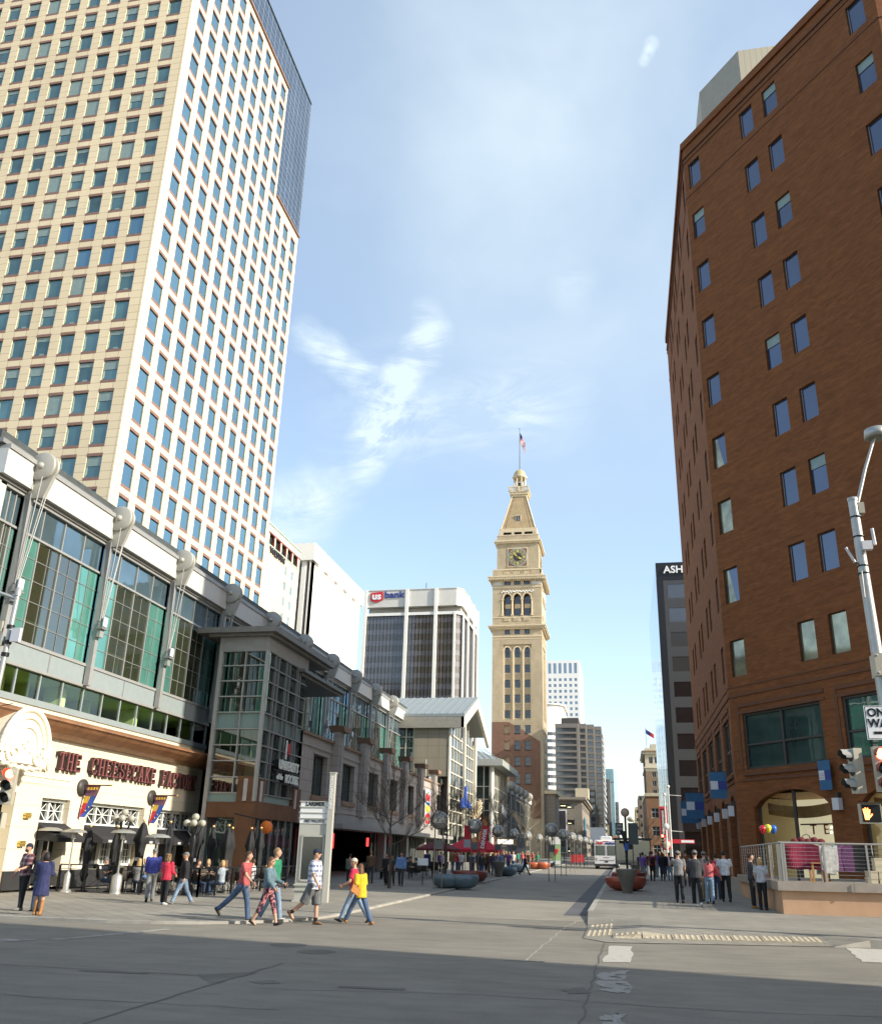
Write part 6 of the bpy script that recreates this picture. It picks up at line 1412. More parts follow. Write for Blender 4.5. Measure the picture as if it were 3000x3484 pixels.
    # top
    if top:
        tp = MB(); mg = {'tee': .018, 'shirt': .026, 'jacket': .032, 'coat': .034}[topstyle]; hz = hem or {'tee': .90, 'shirt': .84, 'jacket': .88, 'coat': .52}[topstyle]
        rr_ = [((0, 0, hz), .172*b+mg, .125*b+mg), ((0, 0, .98), .165*b+mg, .118*b+mg), ((0, 0, 1.1), .15*b+mg, .108*b+mg), ((0, 0, 1.25), .170*b+mg, .118*b+mg), ((0, 0, 1.38), .185*b+mg, .108*b+mg), ((0, -.01, 1.45), .135*b+mg, .085+mg*.5), ((0, -.01, 1.49), .07+mg*.4, .066+mg*.3)]
        if topstyle == 'coat': rr_ = [((0, 0, hz), .25*b, .20*b), ((0, 0, .8), .21*b, .165*b)]+rr_[1:]
        tp.loft([ring(P(c) if c[2] > .93 else V(c), rx, ry) for c, rx, ry in rr_], top)
        for i in (0, 1):
            s_, el, wr, d2 = A[i]; r = .058+mg*.6; tp.ball(s_, r+.004, top, 10, 8)
            if topstyle in ('tee',): tp.tube(s_, s_.lerp(el, .72), r, top, r+.004, 10)
            elif topstyle == 'shirt': tp.tube(s_, s_.lerp(el, .92), r, top, r, 10)
            else: tp.tube(s_, el, r, top, r-.012, 10); tp.ball(el, r-.012, top, 10, 8); tp.tube(el, el.lerp(wr, .95), r-.012, top, r-.024, 10)
        part(remesh(tp, vox, smooth=2), {'tee': 'shirt', 'shirt': 'shirt', 'jacket': 'jacket', 'coat': 'coat'}[topstyle])
    # hair and cap
    hm = HAIR[hair]; hb = MB()
    if hstyle != 'none':
        hb.ball(HC+V((0, -.016, .016)), 1, hm, 16, 12, sc=(.084, .10, .115) if not cap else (.082, .098, .10))
        hb = MB() if False else hb
        # keep the face free: drop faces in front and below the brow
        q = MB(); q.mats = hb.mats
        keep = []
        for f in hb.f:
            c = sum((V(hb.v[i]) for i in f), V())/len(f)-HC
            if c.y > .035 and c.z < .055: continue
            if c.z < (-.07 if hstyle != 'short' else -.035): continue
            if abs(c.x) > .06 and c.y > .0 and c.z < .0 and hstyle == 'short': continue
            keep.append(f)
        hb.f = keep; hb.m = [0]*len(keep); hb.sm = [True]*len(keep)
        if hstyle == 'long':
            rs = [ring(HC+V((0, -.045, .04)), .085, .06), ring(HC+V((0, -.055, -.06)), .095, .062), ring(HC+V((0, -.075, -.18)), .105, .055), ring(HC+V((0, -.085, -.28)), .085, .04), ring(HC+V((0, -.085, -.33)), .04, .02)]; hb.loft(rs, hm)
        if hstyle == 'bob' or hstyle == 'curly':
            hb.loft([ring(HC+V((0, -.03, .08)), .075, .07), ring(HC+V((0, -.035, .0)), .10, .08), ring(HC+V((0, -.04, -.09)), .11, .075), ring(HC+V((0, -.035, -.14)), .08, .05)], hm)
            if hstyle == 'curly':
                rg = random.Random(5)
                for k in range(26): a = rg.uniform(0, 2*pi); zz = rg.uniform(-.13, .12); hb.ball(HC+V((.095*cos(a), min(-.035+.085*sin(a), .03), zz)), .032, hm, 6, 5)
        if hstyle == 'tail': hb.path([HC+V((0, -.09, .03)), HC+V((0, -.13, -.05)), HC+V((0, -.13, -.2)), HC+V((0, -.11, -.32))], [.03, .035, .03, .012], hm, 8)
        if beard: hb.ball(HC+V((0, .045, -.075)), 1, hm, 10, 8, sc=(.06, .062, .05))
        part(hb, 'hair')
    if cap:
        c = MB(); c.ball(HC+V((0, -.008, .035)), 1, cap, 16, 10, sc=(.088, .104, .095)); c.f = [f for f in c.f if sum(c.v[i][2] for i in f)/len(f) > HC.z+.035]; c.m = [0]*len(c.f); c.sm = [True]*len(c.f)
        bd = -1 if back else 1; bm2 = brim or cap
        pts = [(-.07, .05), (-.065, .12), (-.035, .165), (0, .175), (.035, .165), (.065, .12), (.07, .05)]
        c.prism([(HC.x+x, HC.y+y*bd) for x, y in pts], HC.z+.035, HC.z+.047, bm2, plane='XY'); part(c, 'cap')
    if glasses: g = MB(); g.box(-.07, .07, .1, .112, 1.655, 1.68, M('sunglass', (.01, .01, .01), .2, var=0), Matrix.Translation((0, sin(LN)*.7, 0))); part(g, 'sunglasses')
    # shoes
    for i in (0, 1):
        h_, kn, an, sw_ = J[i]; sm_ = SHOE[shoe]; sb_ = MB(); t_ = radians(min(max(sw_, -70), 35)); fd = V((0, cos(t_), sin(t_))); dn = V((0, sin(t_), -cos(t_)))
        rs = []
        for f_, w_, hh in ((-.075, .03, .03), (-.055, .042, .05), (.0, .042, .052), (.07, .048, .036), (.13, .046, .026), (.175, .02, .014)):
            c_ = an+fd*f_+dn*(.075-hh); rs.append([tuple(c_+V((w_*cos(2*pi*k/10), 0, 0))-dn*(hh*sin(2*pi*k/10))) for k in range(10)])
        sb_.loft(rs, sm_)
        if shoe in ('tan',) and topstyle == 'coat': sb_.tube(an, an.lerp(kn, .85), .052, sm_, .062, 12)
        if socks: sb_.tube(an+V((0, 0, -.01)), an.lerp(kn, .22), .044, socks, .046, 10)
        part(sb_, 'shoe')
    if backpack: g = MB(); g.ball(P((0, -.2, 1.22)), 1, backpack, 12, 8, sc=(.15, .09, .22)); part(g, 'backpack')
    return o
JE = cloth('blue_jeans', (.07, .11, .19)); JD = cloth('dark_jeans', (.035, .055, .10)); JL = cloth('light_jeans', (.20, .28, .38)); BK = cloth('black', (.016, .016, .018)); CH = cloth('charcoal', (.05, .05, .055)); GR = cloth('grey', (.20, .20, .20)); WH = cloth('white', (.62, .62, .62)); KH = cloth('khaki', (.25, .19, .11)); NV = cloth('navy', (.035, .045, .12)); RD = cloth('red', (.50, .03, .06)); OLV = cloth('steel_grey', (.10, .12, .12))
R90, L90 = radians(-90), radians(90); HL = .06
def gl(x, y): return (x, y, zg(y)+HL)
def gr(x, y): return (x, y, zg(y)+.15)
walk = lambda a: ((a, 4), (-a, 14)); walkr = lambda a: ((-a, 14), (a, 4)); swing = lambda a: ((-a, 12, 5), (a, 22, 5)); swr = lambda a: ((a, 22, 5), (-a, 12, 5))
# ------------------------------------------------------------------ the people
PINK = cloth('faded_red', (.40, .09, .09)); GRN = cloth('green', (.02, .20, .10)); DEN = cloth('denim_jacket', (.11, .17, .20)); YEL = cloth('yellow', (.62, .40, .02)); CAPN = cloth('cap_navy', (.02, .025, .05)); CAPR = cloth('cap_red', (.50, .03, .04)); CAPW = cloth('cap_cream', (.6, .5, .4)); CAPG = cloth('cap_grey', (.17, .17, .17)); NVC = cloth('navy_coat', (.03, .035, .10)); BLU = cloth('royal_blue', (.04, .05, .24)); LBL = cloth('light_blue', (.14, .24, .46)); PUR = cloth('violet', (.16, .09, .30)); ORN = cloth('rust_jacket', (.22, .08, .03)); CORAL = cloth('coral_jacket', (.55, .13, .13)); DRD = cloth('dark_red', (.22, .03, .03)); BRN = cloth('brown_jacket', (.12, .07, .04))
person('bearded man in navy cap, red plaid shirt and black trousers standing at the left kerb', gl(-16.0, 22.2), radians(150), 1.66, plaid('red_shirt', (.10, .02, .03), (.40, .30, .30)), 'shirt', BK, arms=((12, 60, 8), (10, 20, 10)), legs=((3, 0), (-4, 0)), hair='black', cap=CAPN, shoe='grey', beard=True, build=1.1, hem=.88)
person('woman in black jacket and jeans half hidden behind the navy-coated woman at left', gl(-15.45, 22.1), radians(60), 1.48, BK, 'jacket', JD, arms=((15, 80, 5), (10, 70, 5)), hair='brown', hstyle='long', shoe='black', glasses=True)
person('woman in navy coat and tall tan boots with long dark hair, back turned, at left', gl(-14.6, 21.0), radians(15), 1.46, NVC, 'coat', SKIN_ := None, arms=((15, 70, 6), (15, 70, 6)), hair='black', hstyle='bob', shoe='tan', legs=((2, 2), (-4, 2)))
person('man in royal blue fleece and grey trousers walking past the patio fence, back turned', gl(-15.2, 27.5), radians(30), 1.62, BLU, 'jacket', GR, legs=walkr(18), arms=((10, 40, 6), (8, 50, 6)), hair='grey', cap=CAPG, back=True, shoe='black', hem=.95)
person('woman with curly fair hair in red jacket and black trousers by the patio fence', gl(-14.1, 26.4), radians(-5), 1.44, RD, 'jacket', BK, arms=((10, 50, 7), (10, 50, 7)), hair='sandy', hstyle='curly', shoe='white', hem=.84, legs=((3, 0), (-3, 0)))
person('man in black hooded top, grey cap and light jeans walking beside the patio fence', gl(-13.75, 26.9), radians(115), 1.56, BK, 'jacket', JL, legs=((24, 4), (-18, 10)), arms=((-12, 20, 8), (15, 35, 6)), hair='sandy', cap=CAPG, shoe='grey', build=1.12, head=0)
person('man in faded red T-shirt and jeans striding right, first of the crossing trio', (-9.55, 21.9, 0), R90, 1.66, PINK, 'tee', JE, legs=((14, 6), (-42, 8)), arms=((-8, 14, 6), (22, 22, 6)), hair='brown', shoe='black', build=1.06, lean=5)
person('man in green polo with white collar and jeans walking behind the crossing couple', (-9.0, 22.6, 0), R90, 1.76, GRN, 'tee', JL, legs=walk(14), arms=swing(8), hair='sandy', hstyle='short', shoe='white', build=1.05)
person('woman in denim jacket and pink patterned leggings with long brown hair, crossing to the right', (-8.62, 21.3, 0), R90, 1.56, DEN, 'jacket', mottled('pink_black', (.45, .17, .17), (.03, .02, .04)), 'capri', legs=((20, 6), (-20, 10)), arms=((25, 45, 4), (15, 30, 6)), hair='auburn', hstyle='long', shoe='black', glasses=True, hem=.98)
person('big man in blue and white check shirt, grey shorts, navy cap and brown boots, crossing', (-7.7, 22.0, 0), R90, 1.74, plaid('blue_check', (.62, .62, .64), (.10, .13, .25), .06), 'shirt', cloth('shorts_grey', (.13, .135, .14)), 'shorts', legs=((6, 4), (-26, 26)), arms=((-2, 10, 6), (14, 16, 8)), hair='black', cap=CAPN, shoe='brown', socks=BK, glasses=True, build=1.28, hem=.80)
person('boy in bright red T-shirt and red-brimmed cap crossing to the left beside the yellow-shirted woman', (-7.0, 23.2, 0), L90, 1.60, cloth('crimson', (.50, .025, .07)), 'tee', JL, legs=((26, 4), (-26, 8)), arms=((10, 50, 5), (8, 55, 5)), hair='sandy', cap=CAPW, brim=CAPR, shoe='black', lean=4, hem=.84)
yw = person('woman in loose yellow top and jeans with very long brown hair, crossing to the left', (-6.65, 22.6, 0), radians(70), 1.47, YEL, 'shirt', JE, legs=((34, 6), (-22, 4)), arms=((-8, 35, 8), (-4, 40, 10)), hair='auburn', hstyle='long', shoe='tan', lean=5, hem=.80, build=1.12)
t = thing('clutch_bag', 'flat tan clutch bag carried by the woman in the yellow top', 'handbag', (-6.72, 22.32, .82), radians(60)); mb = MB(); mb.box(-.15, .15, -.02, .02, -.09, .09, cloth('tan_leather', (.38, .16, .05)), Matrix.Rotation(radians(28), 4, 'Y')); mb.build('pouch', t); mb = MB(); mb.box(-.13, .13, -.024, .024, .02, .03, brass, Matrix.Rotation(radians(28), 4, 'Y')); mb.build('zip', t)
person('woman in black jacket with pale scarf walking towards us beside the arcade', gl(-11.95, 44.9), pi, 1.47, BK, 'jacket', BK, legs=walk(8), hair='brown', hstyle='long', near=False)
person('person in charcoal top walking towards us, right of the woman with a pale scarf', gl(-11.5, 44.3), pi, 1.40, CH, 'tee', CH, legs=walkr(8), hair='brown', hstyle='long', near=False)
person('man in light blue shirt and dark trousers walking towards us down the left pavement', gl(-10.95, 44.0), pi+.1, 1.58, LBL, 'jacket', CH, legs=walk(12), arms=((4, 8, 9), (6, 10, 9)), hair='black', near=False, build=1.08)
person('stout person in brown jacket standing in the arcade shade behind the yellow-topped woman', gl(-13.2, 46.4), 0, 1.56, BRN, 'jacket', CH, hair='sandy', near=False, build=1.15)
person('person in dark teal top in the arcade shade left of the red-shirted boy', gl(-13.3, 43.0), 0, 1.42, OLV, 'jacket', BK, hair='black', near=False)
person('man in black striding right across the mall ahead of the planters', (-7.6, 70.1, zg(70)), R90, 1.55, BK, 'jacket', BK, legs=((28, 4), (-30, 10)), arms=swing(15), hair='black', near=False)
person('man in dark jacket and blue jeans walking away past the dark red planter', gl(-9.4, 60.0), 0, 1.5, CH, 'jacket', JE, legs=walk(16), hair='brown', near=False)
R_ = [('man in grey T-shirt, grey cap and black trousers walking away on the right pavement', (1.95, 35.1), 1.78, GR, 'tee', BK, 'trousers', dict(hair='black', cap=CAPG, arms=((50, 90, 20), (5, 12, 8)), legs=walk(4))),
      ('man in dark grey hooded jacket and white shoes walking away, middle of the near group', (2.42, 33.0), 1.82, CH, 'jacket', BK, 'trousers', dict(hair='black', cap=CAPG, back=True, shoe='white', legs=walk(12), arms=((20, 70, 10), (10, 30, 8)))),
      ('man in grey cap and mustard trousers just behind the dark-hooded man', (3.02, 36.6), 1.78, OLV, 'jacket', KH, 'trousers', dict(hair='black', cap=CAPG, legs=walk(6))),
      ('woman in coral pink jacket and blue jeans with a long dark ponytail, arm held out', (3.03, 35.0), 1.62, CORAL, 'jacket', JL, 'trousers', dict(hair='black', hstyle='tail', arms=((5, 30, 6), (10, 8, 38)), legs=walk(5), hem=.97)),
      ('dark-haired man in white printed T-shirt and black trousers, rightmost of the walking group', (3.80, 36.9), 1.82, WH, 'tee', BK, 'trousers', dict(hair='black', legs=walk(12), arms=((8, 30, 8), (5, 12, 10)), build=1.1)),
      ('person in bright red shirt mostly hidden behind the white T-shirt man', (3.62, 38.4), 1.7, RD, 'tee', JD, 'trousers', dict(hair='black')),
      ('person in rust orange jacket walking away in front of the brick arches', (3.35, 52.3), 1.86, ORN, 'jacket', CH, 'trousers', dict(hair='brown', legs=walk(8))),
      ('man in violet T-shirt and grey shorts walking away by the right planters', (1.09, 57.7), 1.68, PUR, 'tee', GR, 'shorts', dict(hair='black', legs=walk(9))),
      ('man in dark red top and black trousers walking away, right of the violet T-shirt', (1.71, 59.9), 1.74, DRD, 'tee', BK, 'trousers', dict(hair='black', legs=walk(7), backpack=BK)),
      ('person in black jacket and jeans walking away, right of the dark red top', (2.38, 60.5), 1.7, BK, 'jacket', JD, 'trousers', dict(hair='brown', hstyle='long')),
      ('person in navy top and light jeans walking away near the brick piers', (2.85, 60.9), 1.7, NV, 'jacket', JL, 'trousers', dict(hair='black')),
      ('man in charcoal top leaning on the terrace wall, facing the blonde woman', (4.30, 33.1), 1.74, CH, 'tee', BK, 'trousers', dict(hair='brown', shoe='tan', rz=R90, arms=((15, 30, 6), (15, 40, 6)))),
      ('blonde woman in pale grey T-shirt with a dark strap, by the terrace wall', (4.50, 32.3), 1.62, cloth('pale_grey', (.42, .43, .45)), 'tee', BK, 'trousers', dict(hair='blond', hstyle='bob', rz=radians(-25), arms=((10, 40, 6), (20, 60, 6))))]
for lb, (x, y), h, tp, ts, bt, bs_, kw in R_:
    rz = kw.pop('rz', 0); person(lb, gr(x, y), rz, h, tp, ts, bt, bs_, near=y < 45, **kw)
mbp = MB()
# distant crowd: a few figures, then copies with their own clothes
rg = random.Random(11); protos = []
tops = {'red': RD, 'black': BK, 'white': WH, 'navy': NV, 'grey': GR, 'light blue': LBL, 'green': GRN, 'brown': BRN, 'yellow': YEL, 'violet': PUR, 'rust': ORN, 'coral': CORAL}
bots = {'black trousers': BK, 'blue jeans': JE, 'khaki trousers': KH, 'grey trousers': GR, 'pale jeans': JL}
for i, (ts, hs_, hr) in enumerate((('jacket', 'short', 'black'), ('tee', 'long', 'brown'), ('tee', 'short', 'sandy'), ('jacket', 'bob', 'blond'))):
    protos.append(((ts, hs_, hr), person('proto', (-300+i, -300, 0), 0, 1.7, GR, ts, BK, legs=walk(14), hair=hr, hstyle=hs_, near=False)))
used_ = set(); spots = []
for i in range(52): y = rg.uniform(66, 112); spots.append((rg.uniform(-9.2, -15.5) if y < 90 else rg.uniform(-9, -16), y, HL, 'left'))
for i in range(24): spots.append((rg.uniform(.6, 4.6), rg.uniform(64, 112), .15, 'right'))
for x, y in ((.9, 88), (-9.7, 67), (-10.2, 68.4), (-11.2, 66.5), (-12.6, 63), (-13.5, 61.5)): spots.append((x, y, HL if x < -5 else .15, 'left' if x < -5 else 'right'))
for x, y, hh, side in spots:
    for _ in range(200):
        tn, bn = rg.choice(list(tops)), rg.choice(list(bots)); pi_ = rg.randrange(4)
        if (tn, bn, side) not in used_: break
    if (tn, bn, side) in used_: continue
    used_.add((tn, bn, side)); (ts, hs_, hr), po_ = protos[pi_]; c = copy_tree(po_); c.location = (x, y, zg(y)+hh); away = rg.random() < .5; c.rotation_euler = (0, 0, (0 if away else pi)+rg.uniform(-.4, .4)); s_ = rg.uniform(.93, 1.06)*(.9 if side == 'left' else 1); c.scale = (s_,)*3
    c['label'] = 'far pedestrian in %s top and %s, %s hair, on the %s pavement' % (tn, bn, hr, side); c['group'] = 'pedestrians far down the %s pavement' % side
    for ch in c.children:
        n = ch.name.split('.')[0]
        if n in ('shirt', 'jacket', 'trousers'):
            ch.data = ch.data.copy(); ch.data.materials[0] = tops[tn] if n != 'trousers' else bots[bn]
for _, p_ in protos:
    for ch in list(p_.children): bpy.data.objects.remove(ch)
    bpy.data.objects.remove(p_)
# ================================================================== street furniture
bmet = M('black_iron', (.018, .018, .02), .45, .4, var=.1); steel = M('galvanised', (.42, .42, .40), .45, .5, var=.08, ns=4); stl2 = M('brushed_steel', (.40, .39, .36), .4, .5, var=.05)
# --- patio fence
t = thing('patio_fence', 'black iron fence with crossed wires round the restaurant patio', 'fence', (-15.1, 30.6, .06), world=True)
def fence_run(a, b):
    a, b = Vector(a), Vector(b); n = max(1, round((b-a).length/1.35))
    for i in range(n+1):
        p = a.lerp(b, i/n); mb = MB(); mb.box(p.x-.03, p.x+.03, p.y-.03, p.y+.03, .06, 1.02, bmet); mb.build('post', t)
    for i in range(n):
        p, q = a.lerp(b, i/n), a.lerp(b, (i+1)/n); mb = MB(); z = zg(30)+.06
        for zz, r in ((.97, .024), (.16, .018), (.82, .010)): mb.tube((p.x, p.y, z+zz), (q.x, q.y, z+zz), r, bmet, n=6)
        mb.tube((p.x, p.y, z+.16), (q.x, q.y, z+.82), .008, bmet, n=5); mb.tube((p.x, p.y, z+.82), (q.x, q.y, z+.16), .008, bmet, n=5); m_ = p.lerp(q, .5); mb.tube((m_.x, m_.y, z+.16), (m_.x, m_.y, z+.82), .009, bmet, n=5); mb.build('panel', t)
fence_run((-21.2, 31.4), (-15.05, 30.55)); fence_run((-15.05, 30.55), (-14.7, 41.0))
# --- closed parasols
def parasol(x, y, ztop, lab, fat=1.0):
    t = thing('closed_parasol', lab, 'parasol', (x, y, zg(y)+HL), group='furled black parasols on the patio'); H_ = ztop-HL-zg(y); cv = M('parasol_black', (.020, .021, .022), .8, var=.3, ns=5, local=True); mb = MB()
    mb.tube((0, 0, 0), (0, 0, H_-.1), .022, bmet, n=8); mb.lathe([(.22, 0), (.22, .05), (.03, .08)], bmet, n=14); mb.build('pole', t)
    rg_ = random.Random(int(x*100)); rs = []; ph = rg_.random()*6
    for k, (zz, r) in enumerate(((H_-.06, .02), (H_-.16, .07), (H_-.42, .13), (H_-.75, .20), (H_-.86, .14), (H_-1.1, .115), (H_-1.45, .10), (H_-1.75, .15), (H_-2.0 if H_ > 2.2 else .35, .07))):
        rs.append([(fat*r*(1+.28*cos(5*2*pi*i/20+ph+k*.25))*cos(2*pi*i/20), fat*r*(1+.28*cos(5*2*pi*i/20+ph+k*.25))*sin(2*pi*i/20), zz) for i in range(20)])
    mb = MB(); mb.loft(rs, cv); mb.build('canopy', t); mb = MB(); mb.ball((0, 0, H_), .055, M('finial_gold', (.75, .5, .2), .35, .6)); mb.build('finial', t); mb = MB(); mb.box(-.09, .09, -.16, -.13, H_-1.5, H_-1.38, M('worn_logo', (.6, .6, .6), .7, var=.3)) if fat > .9 else mb.ball((0, 0, H_-1.45), .1, cv); mb.build('strap', t)
for k, (x, y, z, f, lb) in enumerate([(-20.3, 31.6, 2.45, .9, 'leftmost furled black parasol, beside the twin heater hoods'), (-19.25, 31.8, 2.45, .8, 'furled black parasol just left of the tall cluster lamp'), (-18.6, 32.5, 2.72, 1.35, 'fattest furled black parasol, in front of the white window pier'), (-17.5, 32.6, 2.68, .9, 'furled black parasol right of the fattest one, under the third transom window'),
                      (-17.0, 34, 2.72, 1.1, 'furled black parasol at the right end of the cream stone front'), (-16.4, 34.1, 2.58, .9, 'furled black parasol right of the stone front corner'), (-15.75, 34.5, 2.54, .8, 'furled black parasol half hidden behind the one before the rust-brown pier'), (-15.6, 33.8, 2.62, 1.15, 'furled black parasol in front of the rust-brown pier'), (-16.0, 37, 2.6, 1.0, 'dark furled parasol in shade left of the orange disc'), (-15.6, 37.1, 2.62, .9, 'furled parasol in shade right under the orange disc')]): parasol(x, y, z, lb, f)
# --- patio heaters
for k, (x, z, lb) in enumerate([(-21.1, 2.31, 'left one of two silver mushroom heaters with touching hoods'), (-20.1, 2.27, 'right one of two silver mushroom heaters with touching hoods'), (-18.1, 2.28, 'mushroom heater with wide hood at the middle window'), (-16.7, 2.15, 'mushroom heater with pale hood behind the blue-fleeced man')]):
    y = 31.0; t = thing('patio_heater', lb, 'patio heater', (x*y/30.3, y, zg(y)+HL), group='silver mushroom heaters on the patio'); z_ = z*1.02-HL
    mb = MB(); rd_ = .2 if k == 2 else .11; mb.lathe([(.22, 0), (.2, .05), (rd_, .1), (rd_, .62), (.05, .72)], stl2, n=18); mb.build('gas_drum', t); mb = MB(); mb.tube((0, 0, .7), (0, 0, z_-.35), .03, stl2, n=10); mb.build('pole', t)
    mb = MB(); mb.lathe([(.08, z_-.36), (.1, z_-.12), (.07, z_-.08)], steel, n=14); mb.build('burner', t); mb = MB(); mb.lathe([(.46, z_-.14), (.40, z_-.07), (.2, z_-.01), (.0, z_)], M('heater_hood', (.40, .39, .34), .4, .5), n=24, caps=False); mb.build('hood', t)
# --- cluster lamps
for x, y, zt, lb in ((-18.7, 31.2, 3.04, 'black lamp post with a cluster of glass globes at the middle restaurant window'), (-15.97, 31.6, 2.92, 'black lamp post with a cluster of glass globes at the end of the stone front')):
    t = thing('cluster_lamp', lb, 'street lamp', (x, y, zg(y)+HL)); z_ = zt-HL-.1; mb = MB(); mb.lathe([(.2, 0), (.2, .25), (.1, .4), (.09, 1.6), (.14, 1.9), (.10, 2.1)], bmet, n=14); mb.build('post', t)
    for k in range(5):
        a = k*2*pi/5; p = Vector((.3*cos(a), .3*sin(a), z_-.22)) if k < 4 or True else None
        mb = MB(); mb.path([Vector((0, 0, 1.95)), Vector((.2*cos(a), .2*sin(a), 2.2)), p-Vector((0, 0, .1))], [.04, .03, .025], bmet, 6); mb.build('arm', t); mb = MB(); mb.ball(p, .13, M('globe_cream', (.40, .38, .31), .25, var=.1, ns=14, local=True), 12, 8); mb.build('globe', t)
    mb = MB(); mb.ball((0, 0, z_), .14, MATS['globe_cream'], 12, 8); mb.build('globe', t)
# --- tables, chairs and diners inside the fence
wick = M('wicker', (.055, .045, .035), .8, var=.4, ns=30, local=True); tabt = M('table_top', (.10, .09, .08), .4, local=True)
def chair_proto():
    t = thing('patio_chair', 'x', 'chair', (0, -300, 0)); mb = MB(); mb.box(-.24, .24, -.22, .24, .42, .46, wick); mb.build('seat', t)
    mb = MB(); mb.loft([[(-.25, -.22, .46), (.25, -.22, .46), (.25, -.26, .46), (-.25, -.26, .46)], [(-.24, -.30, .92), (.24, -.30, .92), (.24, -.33, .92), (-.24, -.33, .92)]], wick); mb.build('backrest', t)
    for sx in (-.21, .21):
        for sy in (-.2, .2): mb = MB(); mb.tube((sx, sy, 0), (sx, sy, .42), .018, steel, n=6); mb.build('leg', t)
    return t
ch = chair_proto(); n_ch = 0
def put_chair(x, y, rz, lab=None):
    global n_ch
    c = ch if n_ch == 0 else copy_tree(ch); n_ch += 1; c.location = (x, y, zg(y)+HL); c.rotation_euler = (0, 0, rz); c['label'] = 'dark wicker patio chair at a table behind the black fence'; c['group'] = 'wicker chairs on the restaurant patio'
for i, (x, y) in enumerate([(-19.0, 32.3), (-17.3, 32.2), (-16.1, 33.0), (-15.6, 35.6), (-15.8, 38.5), (-18.3, 34.2)]):
    t = thing('patio_table', 'dark round patio table behind the black fence', 'table', (x, y, zg(y)+HL), group='dark tables on the restaurant patio'); mb = MB(); mb.lathe([(.0, .70), (.42, .70), (.42, .735), (.0, .74)], tabt, n=22); mb.build('table_top', t); mb = MB(); mb.tube((0, 0, 0), (0, 0, .7), .04, bmet); mb.lathe([(.25, 0), (.25, .03), (.05, .06)], bmet, n=14); mb.build('pedestal', t)
    for a in (0, 90, 180, 270): put_chair(x+.72*sin(radians(a+20)), y-.72*cos(radians(a+20)), radians(a+20))
    if i < 5: t = thing('sauce_bottle', 'yellow sauce bottle standing on a patio table', 'bottle', (x+.05, y-.1, zg(y)+HL+.745), group='sauce bottles on the patio tables'); mb = MB(); mb.lathe([(.035, 0), (.035, .14), (.015, .18), (.012, .22)], M('mustard', (.7, .38, .04), .4, local=True), n=10); mb.build('body', t)
sitL = ((86, 88), (84, 86))
for x, y, rz, tp, hr, hs_, cp, lb in [(-19.5, 31.7, R90, GR, 'grey', 'short', CAPG, 'diner in grey shirt and pale cap seated at the leftmost patio table'), (-18.7, 33.2, pi, LBL, 'brown', 'short', CAPW, 'diner in light blue top facing us beside the heater pole'), (-18.1, 31.7, .3, GR, 'blond', 'long', None, 'diner with long fair hair seated left of the blue-fleeced man'), (-16.3, 33.8, pi, BK, 'blond', 'bob', None, 'diner with a fair fringe seated right of the black-hooded walker'),
                              (-15.95, 32.2, R90, BK, 'brown', 'short', None, 'diner in black behind the corner of the patio fence'), (-15.35, 33.3, L90, GR, 'auburn', 'long', None, 'diner with reddish long hair leaning over her plate'), (-14.95, 32.2, L90, cloth('pale_dress', (.3, .34, .38)), 'blond', 'bob', None, 'blonde diner in pale dress at the fence corner table'), (-15.3, 35.9, L90, WH, 'brown', 'short', None, 'diner in white seated behind the blonde diner')]:
    person(lb, gl(x, y), rz, 1.62, tp, 'tee', JD, legs=sitL, arms=((35, 70, 6), (30, 75, 6)), hair=hr, hstyle=hs_, cap=cp, sit=True, near=False, group='diners on the restaurant patio')
t = thing('orange_disc_sign', 'round orange sign hanging in the shade over the patio corner', 'sign', (-16.4, 39.6, 2.72)); mb = MB(); mb.lathe([(0, -.06), (.29, -.06), (.29, .06), (0, .06)], M('orange_sign', (.50, .13, .02), .6, var=.2, ns=6), n=26, axis='Y'); mb.build('disc', t); mb = MB(); mb.tube((0, 0, .28), (-1.8, .3, .6), .03, bmet); mb.build('bracket', t)
# --- information kiosk
t = thing('notice_board', 'small blank white board on a post by the dark cafe tables', 'sign', (-10.3, 46, zg(46)+HL)); mb = MB(); mb.box(-.28, .28, -.02, .02, .95, 1.3, sw); mb.build('board', t); mb = MB(); mb.tube((0, .03, 0), (0, .03, 1.1), .025, bmet); mb.build('post', t)
t = thing('information_kiosk', 'pale grey street information kiosk with LARIMER heading and a tall side blade', 'information kiosk', (-10.6, 30.3, zg(30)+HL)); kg = M('kiosk_grey', (.46, .45, .39), .5, .1, var=.05, local=True); kw_ = M('kiosk_white', (.74, .74, .72), .4, var=.03, local=True); kd = glass('kiosk_screen', (.045, .05, .045), .2, .1, .3, .6)
K = Matrix.Rotation(radians(5), 4, 'Z')
mb = MB(); mb.box(-.62, .36, -.28, .28, .0, 2.55, kg, K); mb.box(-.68, .44, -.32, .32, 0, .06, kg, K); mb.build('cabinet', t)
mb = MB(); mb.box(-.45, .27, -.30, -.282, .72, 2.12, kd, K); mb.build('screen', t)
mb = MB(); [mb.box(-.49 if i else -.49, .31, -.312, -.302, a, b, kg, K) for i, (a, b) in enumerate(((.66, .72), (2.12, 2.18)))]; [mb.box(a, b, -.312, -.302, .66, 2.18, kg, K) for a, b in ((-.49, -.45), (.27, .31))]; mb.build('screen_frame', t)
for z in (.36, .52): mb = MB(); mb.box(-.66, .46, -.33, .33, z, z+.05, kg, K); mb.build('ledge', t)
